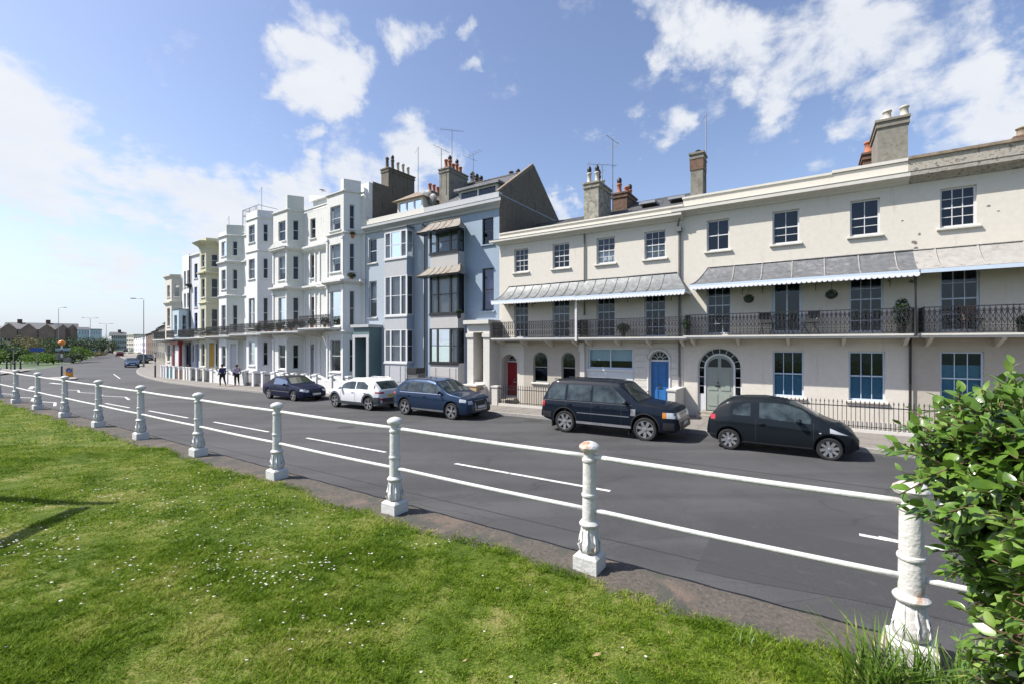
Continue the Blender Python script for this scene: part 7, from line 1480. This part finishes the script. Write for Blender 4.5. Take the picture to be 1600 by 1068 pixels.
# (x, y, radius in photo pixels, weight): where the cloud banks stand
CL = [(-60,150,120,1),(20,200,95,1),(90,225,90,1),(170,255,75,1),(245,285,70,1),(320,315,70,1),(395,318,70,1),(470,300,60,1),(560,290,55,.9),(630,262,60,.9),(690,275,40,.7),(10,300,60,.5),(200,325,60,.55),(300,355,50,.6),(60,350,55,.62),(130,362,50,.62),(200,385,50,.6),(0,345,60,.6),(270,400,40,.5),(60,430,60,.42),(-40,430,80,.45),
      (470,95,52,1),(520,125,55,1),(560,105,45,1),(500,50,40,.7),(535,150,40,.9),(430,90,30,.7),(640,45,45,.85),(620,20,30,.6),(728,50,18,.5),(720,112,20,.55),(745,120,15,.5),(482,205,22,.55),(545,220,30,.4),(410,188,22,.35),
      (1040,10,45,.9),(1100,30,60,1),(1160,60,60,1),(1210,95,50,1),(1240,40,80,1),(1320,30,90,1),(1400,20,90,1),(1500,30,80,.8),(1300,100,60,.9),(1360,150,55,1),(1420,130,70,1),(1500,110,80,1),(1580,90,70,.9),(1310,180,40,.9),(1350,175,45,.9),(1480,165,50,.8),(1560,190,60,1),(1600,170,60,1),(1500,215,40,.8),(1280,130,35,.5),
      (1035,180,28,.65),(985,165,20,.5),(980,205,14,.6),(1190,180,32,.5),(885,322,26,1),(905,330,16,.6),(1010,175,20,.5)]
wn = _n(nt, 'ShaderNodeTexNoise'); wn.inputs['Scale'].default_value = 3.2; wn.inputs['Detail'].default_value = 9; wn.inputs['Roughness'].default_value = .62; L.new(DV, wn.inputs['Vector'])
wo = _n(nt, 'ShaderNodeVectorMath', operation='SUBTRACT'); L.new(wn.outputs['Color'], wo.inputs[0]); wo.inputs[1].default_value = (.5,.5,.5)
ws = _n(nt, 'ShaderNodeVectorMath', operation='SCALE'); ws.inputs['Scale'].default_value = .36; L.new(wo.outputs[0], ws.inputs[0])
wa = _n(nt, 'ShaderNodeVectorMath', operation='ADD'); L.new(DV, wa.inputs[0]); L.new(ws.outputs[0], wa.inputs[1]); wz = _n(nt, 'ShaderNodeVectorMath', operation='NORMALIZE'); L.new(wa.outputs[0], wz.inputs[0]); DW = wz.outputs[0]
tot = None
for x, y, r, wt in CL:
    v = dirv(x, y); cosn = v.y; r = r*(1.22 if x < 420 and y < 340 else 1); wt = wt*(1.2 if x < 700 and y < 340 and y > 140 else 1); ang = r/FP*cosn*1.28; n = _n(nt, 'ShaderNodeVectorMath', operation='DOT_PRODUCT'); L.new(DW, n.inputs[0]); n.inputs[1].default_value = v
    k = 2/(ang*ang); val = math_('MULTIPLY', math_('MULTIPLY_ADD', n.outputs['Value'], k, 1-k, True), wt); tot = val if tot is None else math_('MAXIMUM', tot, val)
shape = math_('ADD', tot, math_('MULTIPLY', math_('SUBTRACT', n1, .5), 1.5)); shape = math_('ADD', shape, math_('MULTIPLY', math_('SUBTRACT', n2, .5), 2.9)); shape = math_('ADD', shape, math_('MULTIPLY', math_('SUBTRACT', n3, .5), 1.5))
# cirrus haze elsewhere in the sky, not in the frame's clear parts
mr = _n(nt, 'ShaderNodeMapRange', interpolation_type='SMOOTHSTEP'); mr.inputs['From Min'].default_value = .26; mr.inputs['From Max'].default_value = 1.12; L.new(shape, mr.inputs[0]); dens = mr.outputs[0]
hz = _n(nt, 'ShaderNodeMapRange', interpolation_type='SMOOTHSTEP'); hz.inputs['From Min'].default_value = -.03; hz.inputs['From Max'].default_value = .24; hz.inputs['To Min'].default_value = .85; hz.inputs['To Max'].default_value = 0; L.new(sep.outputs['Z'], hz.inputs[0])
leftw = _n(nt, 'ShaderNodeMapRange'); leftw.inputs['From Min'].default_value = .35; leftw.inputs['From Max'].default_value = -.7; leftw.inputs['To Min'].default_value = .45; leftw.inputs['To Max'].default_value = 1.0; L.new(sep.outputs['X'], leftw.inputs[0])
haze = math_('MULTIPLY', hz.outputs[0], leftw.outputs[0])
dens2 = math_('MULTIPLY', dens, .93)
ccol = _n(nt, 'ShaderNodeMix', data_type='RGBA'); ccol.inputs['A'].default_value = (4.0,4.25,4.75,1); ccol.inputs['B'].default_value = (5.1,5.15,5.2,1)
L.new(noise(cmb.outputs[0], 2.6, 6, .55), ccol.inputs['Factor'])
SKYM = _n(nt, 'ShaderNodeMix', data_type='RGBA', blend_type='MULTIPLY'); SKYM.inputs['Factor'].default_value = 1; L.new(sky.outputs[0], SKYM.inputs['A']); SKYM.inputs['B'].default_value = (1.08,1.0,1.03,1)
m1 = _n(nt, 'ShaderNodeMix', data_type='RGBA'); L.new(haze, m1.inputs['Factor']); L.new(SKYM.outputs['Result'], m1.inputs['A']); m1.inputs['B'].default_value = (3.35,4.0,4.8,1)
m2 = _n(nt, 'ShaderNodeMix', data_type='RGBA'); L.new(dens2, m2.inputs['Factor']); L.new(m1.outputs['Result'], m2.inputs['A']); L.new(ccol.outputs['Result'], m2.inputs['B'])
L.new(m2.outputs['Result'], bg.inputs[0]); bg.inputs[1].default_value = .122
cam = bpy.data.cameras.new('camera'); co = bpy.data.objects.new('camera', cam); COL.objects.link(co); co.location = (0,0,CZ); co.rotation_euler = (R(90),0,0)
cam.sensor_width = 36; cam.lens = 36*FP/1600; cam.shift_y = (HY-534)/1600; cam.clip_end = 9000; cam.clip_start = .05; SC.camera = co
SC.view_settings.view_transform = 'Standard'; SC.view_settings.look = 'None'; SC.view_settings.exposure = .64; SC.view_settings.gamma = 1
SC.cycles.use_denoising = True; SC.cycles.max_bounces = 8; SC.cycles.transparent_max_bounces = 16; SC.cycles.caustics_reflective = False; SC.cycles.caustics_refractive = False; SC.cycles.sample_clamp_indirect = 6
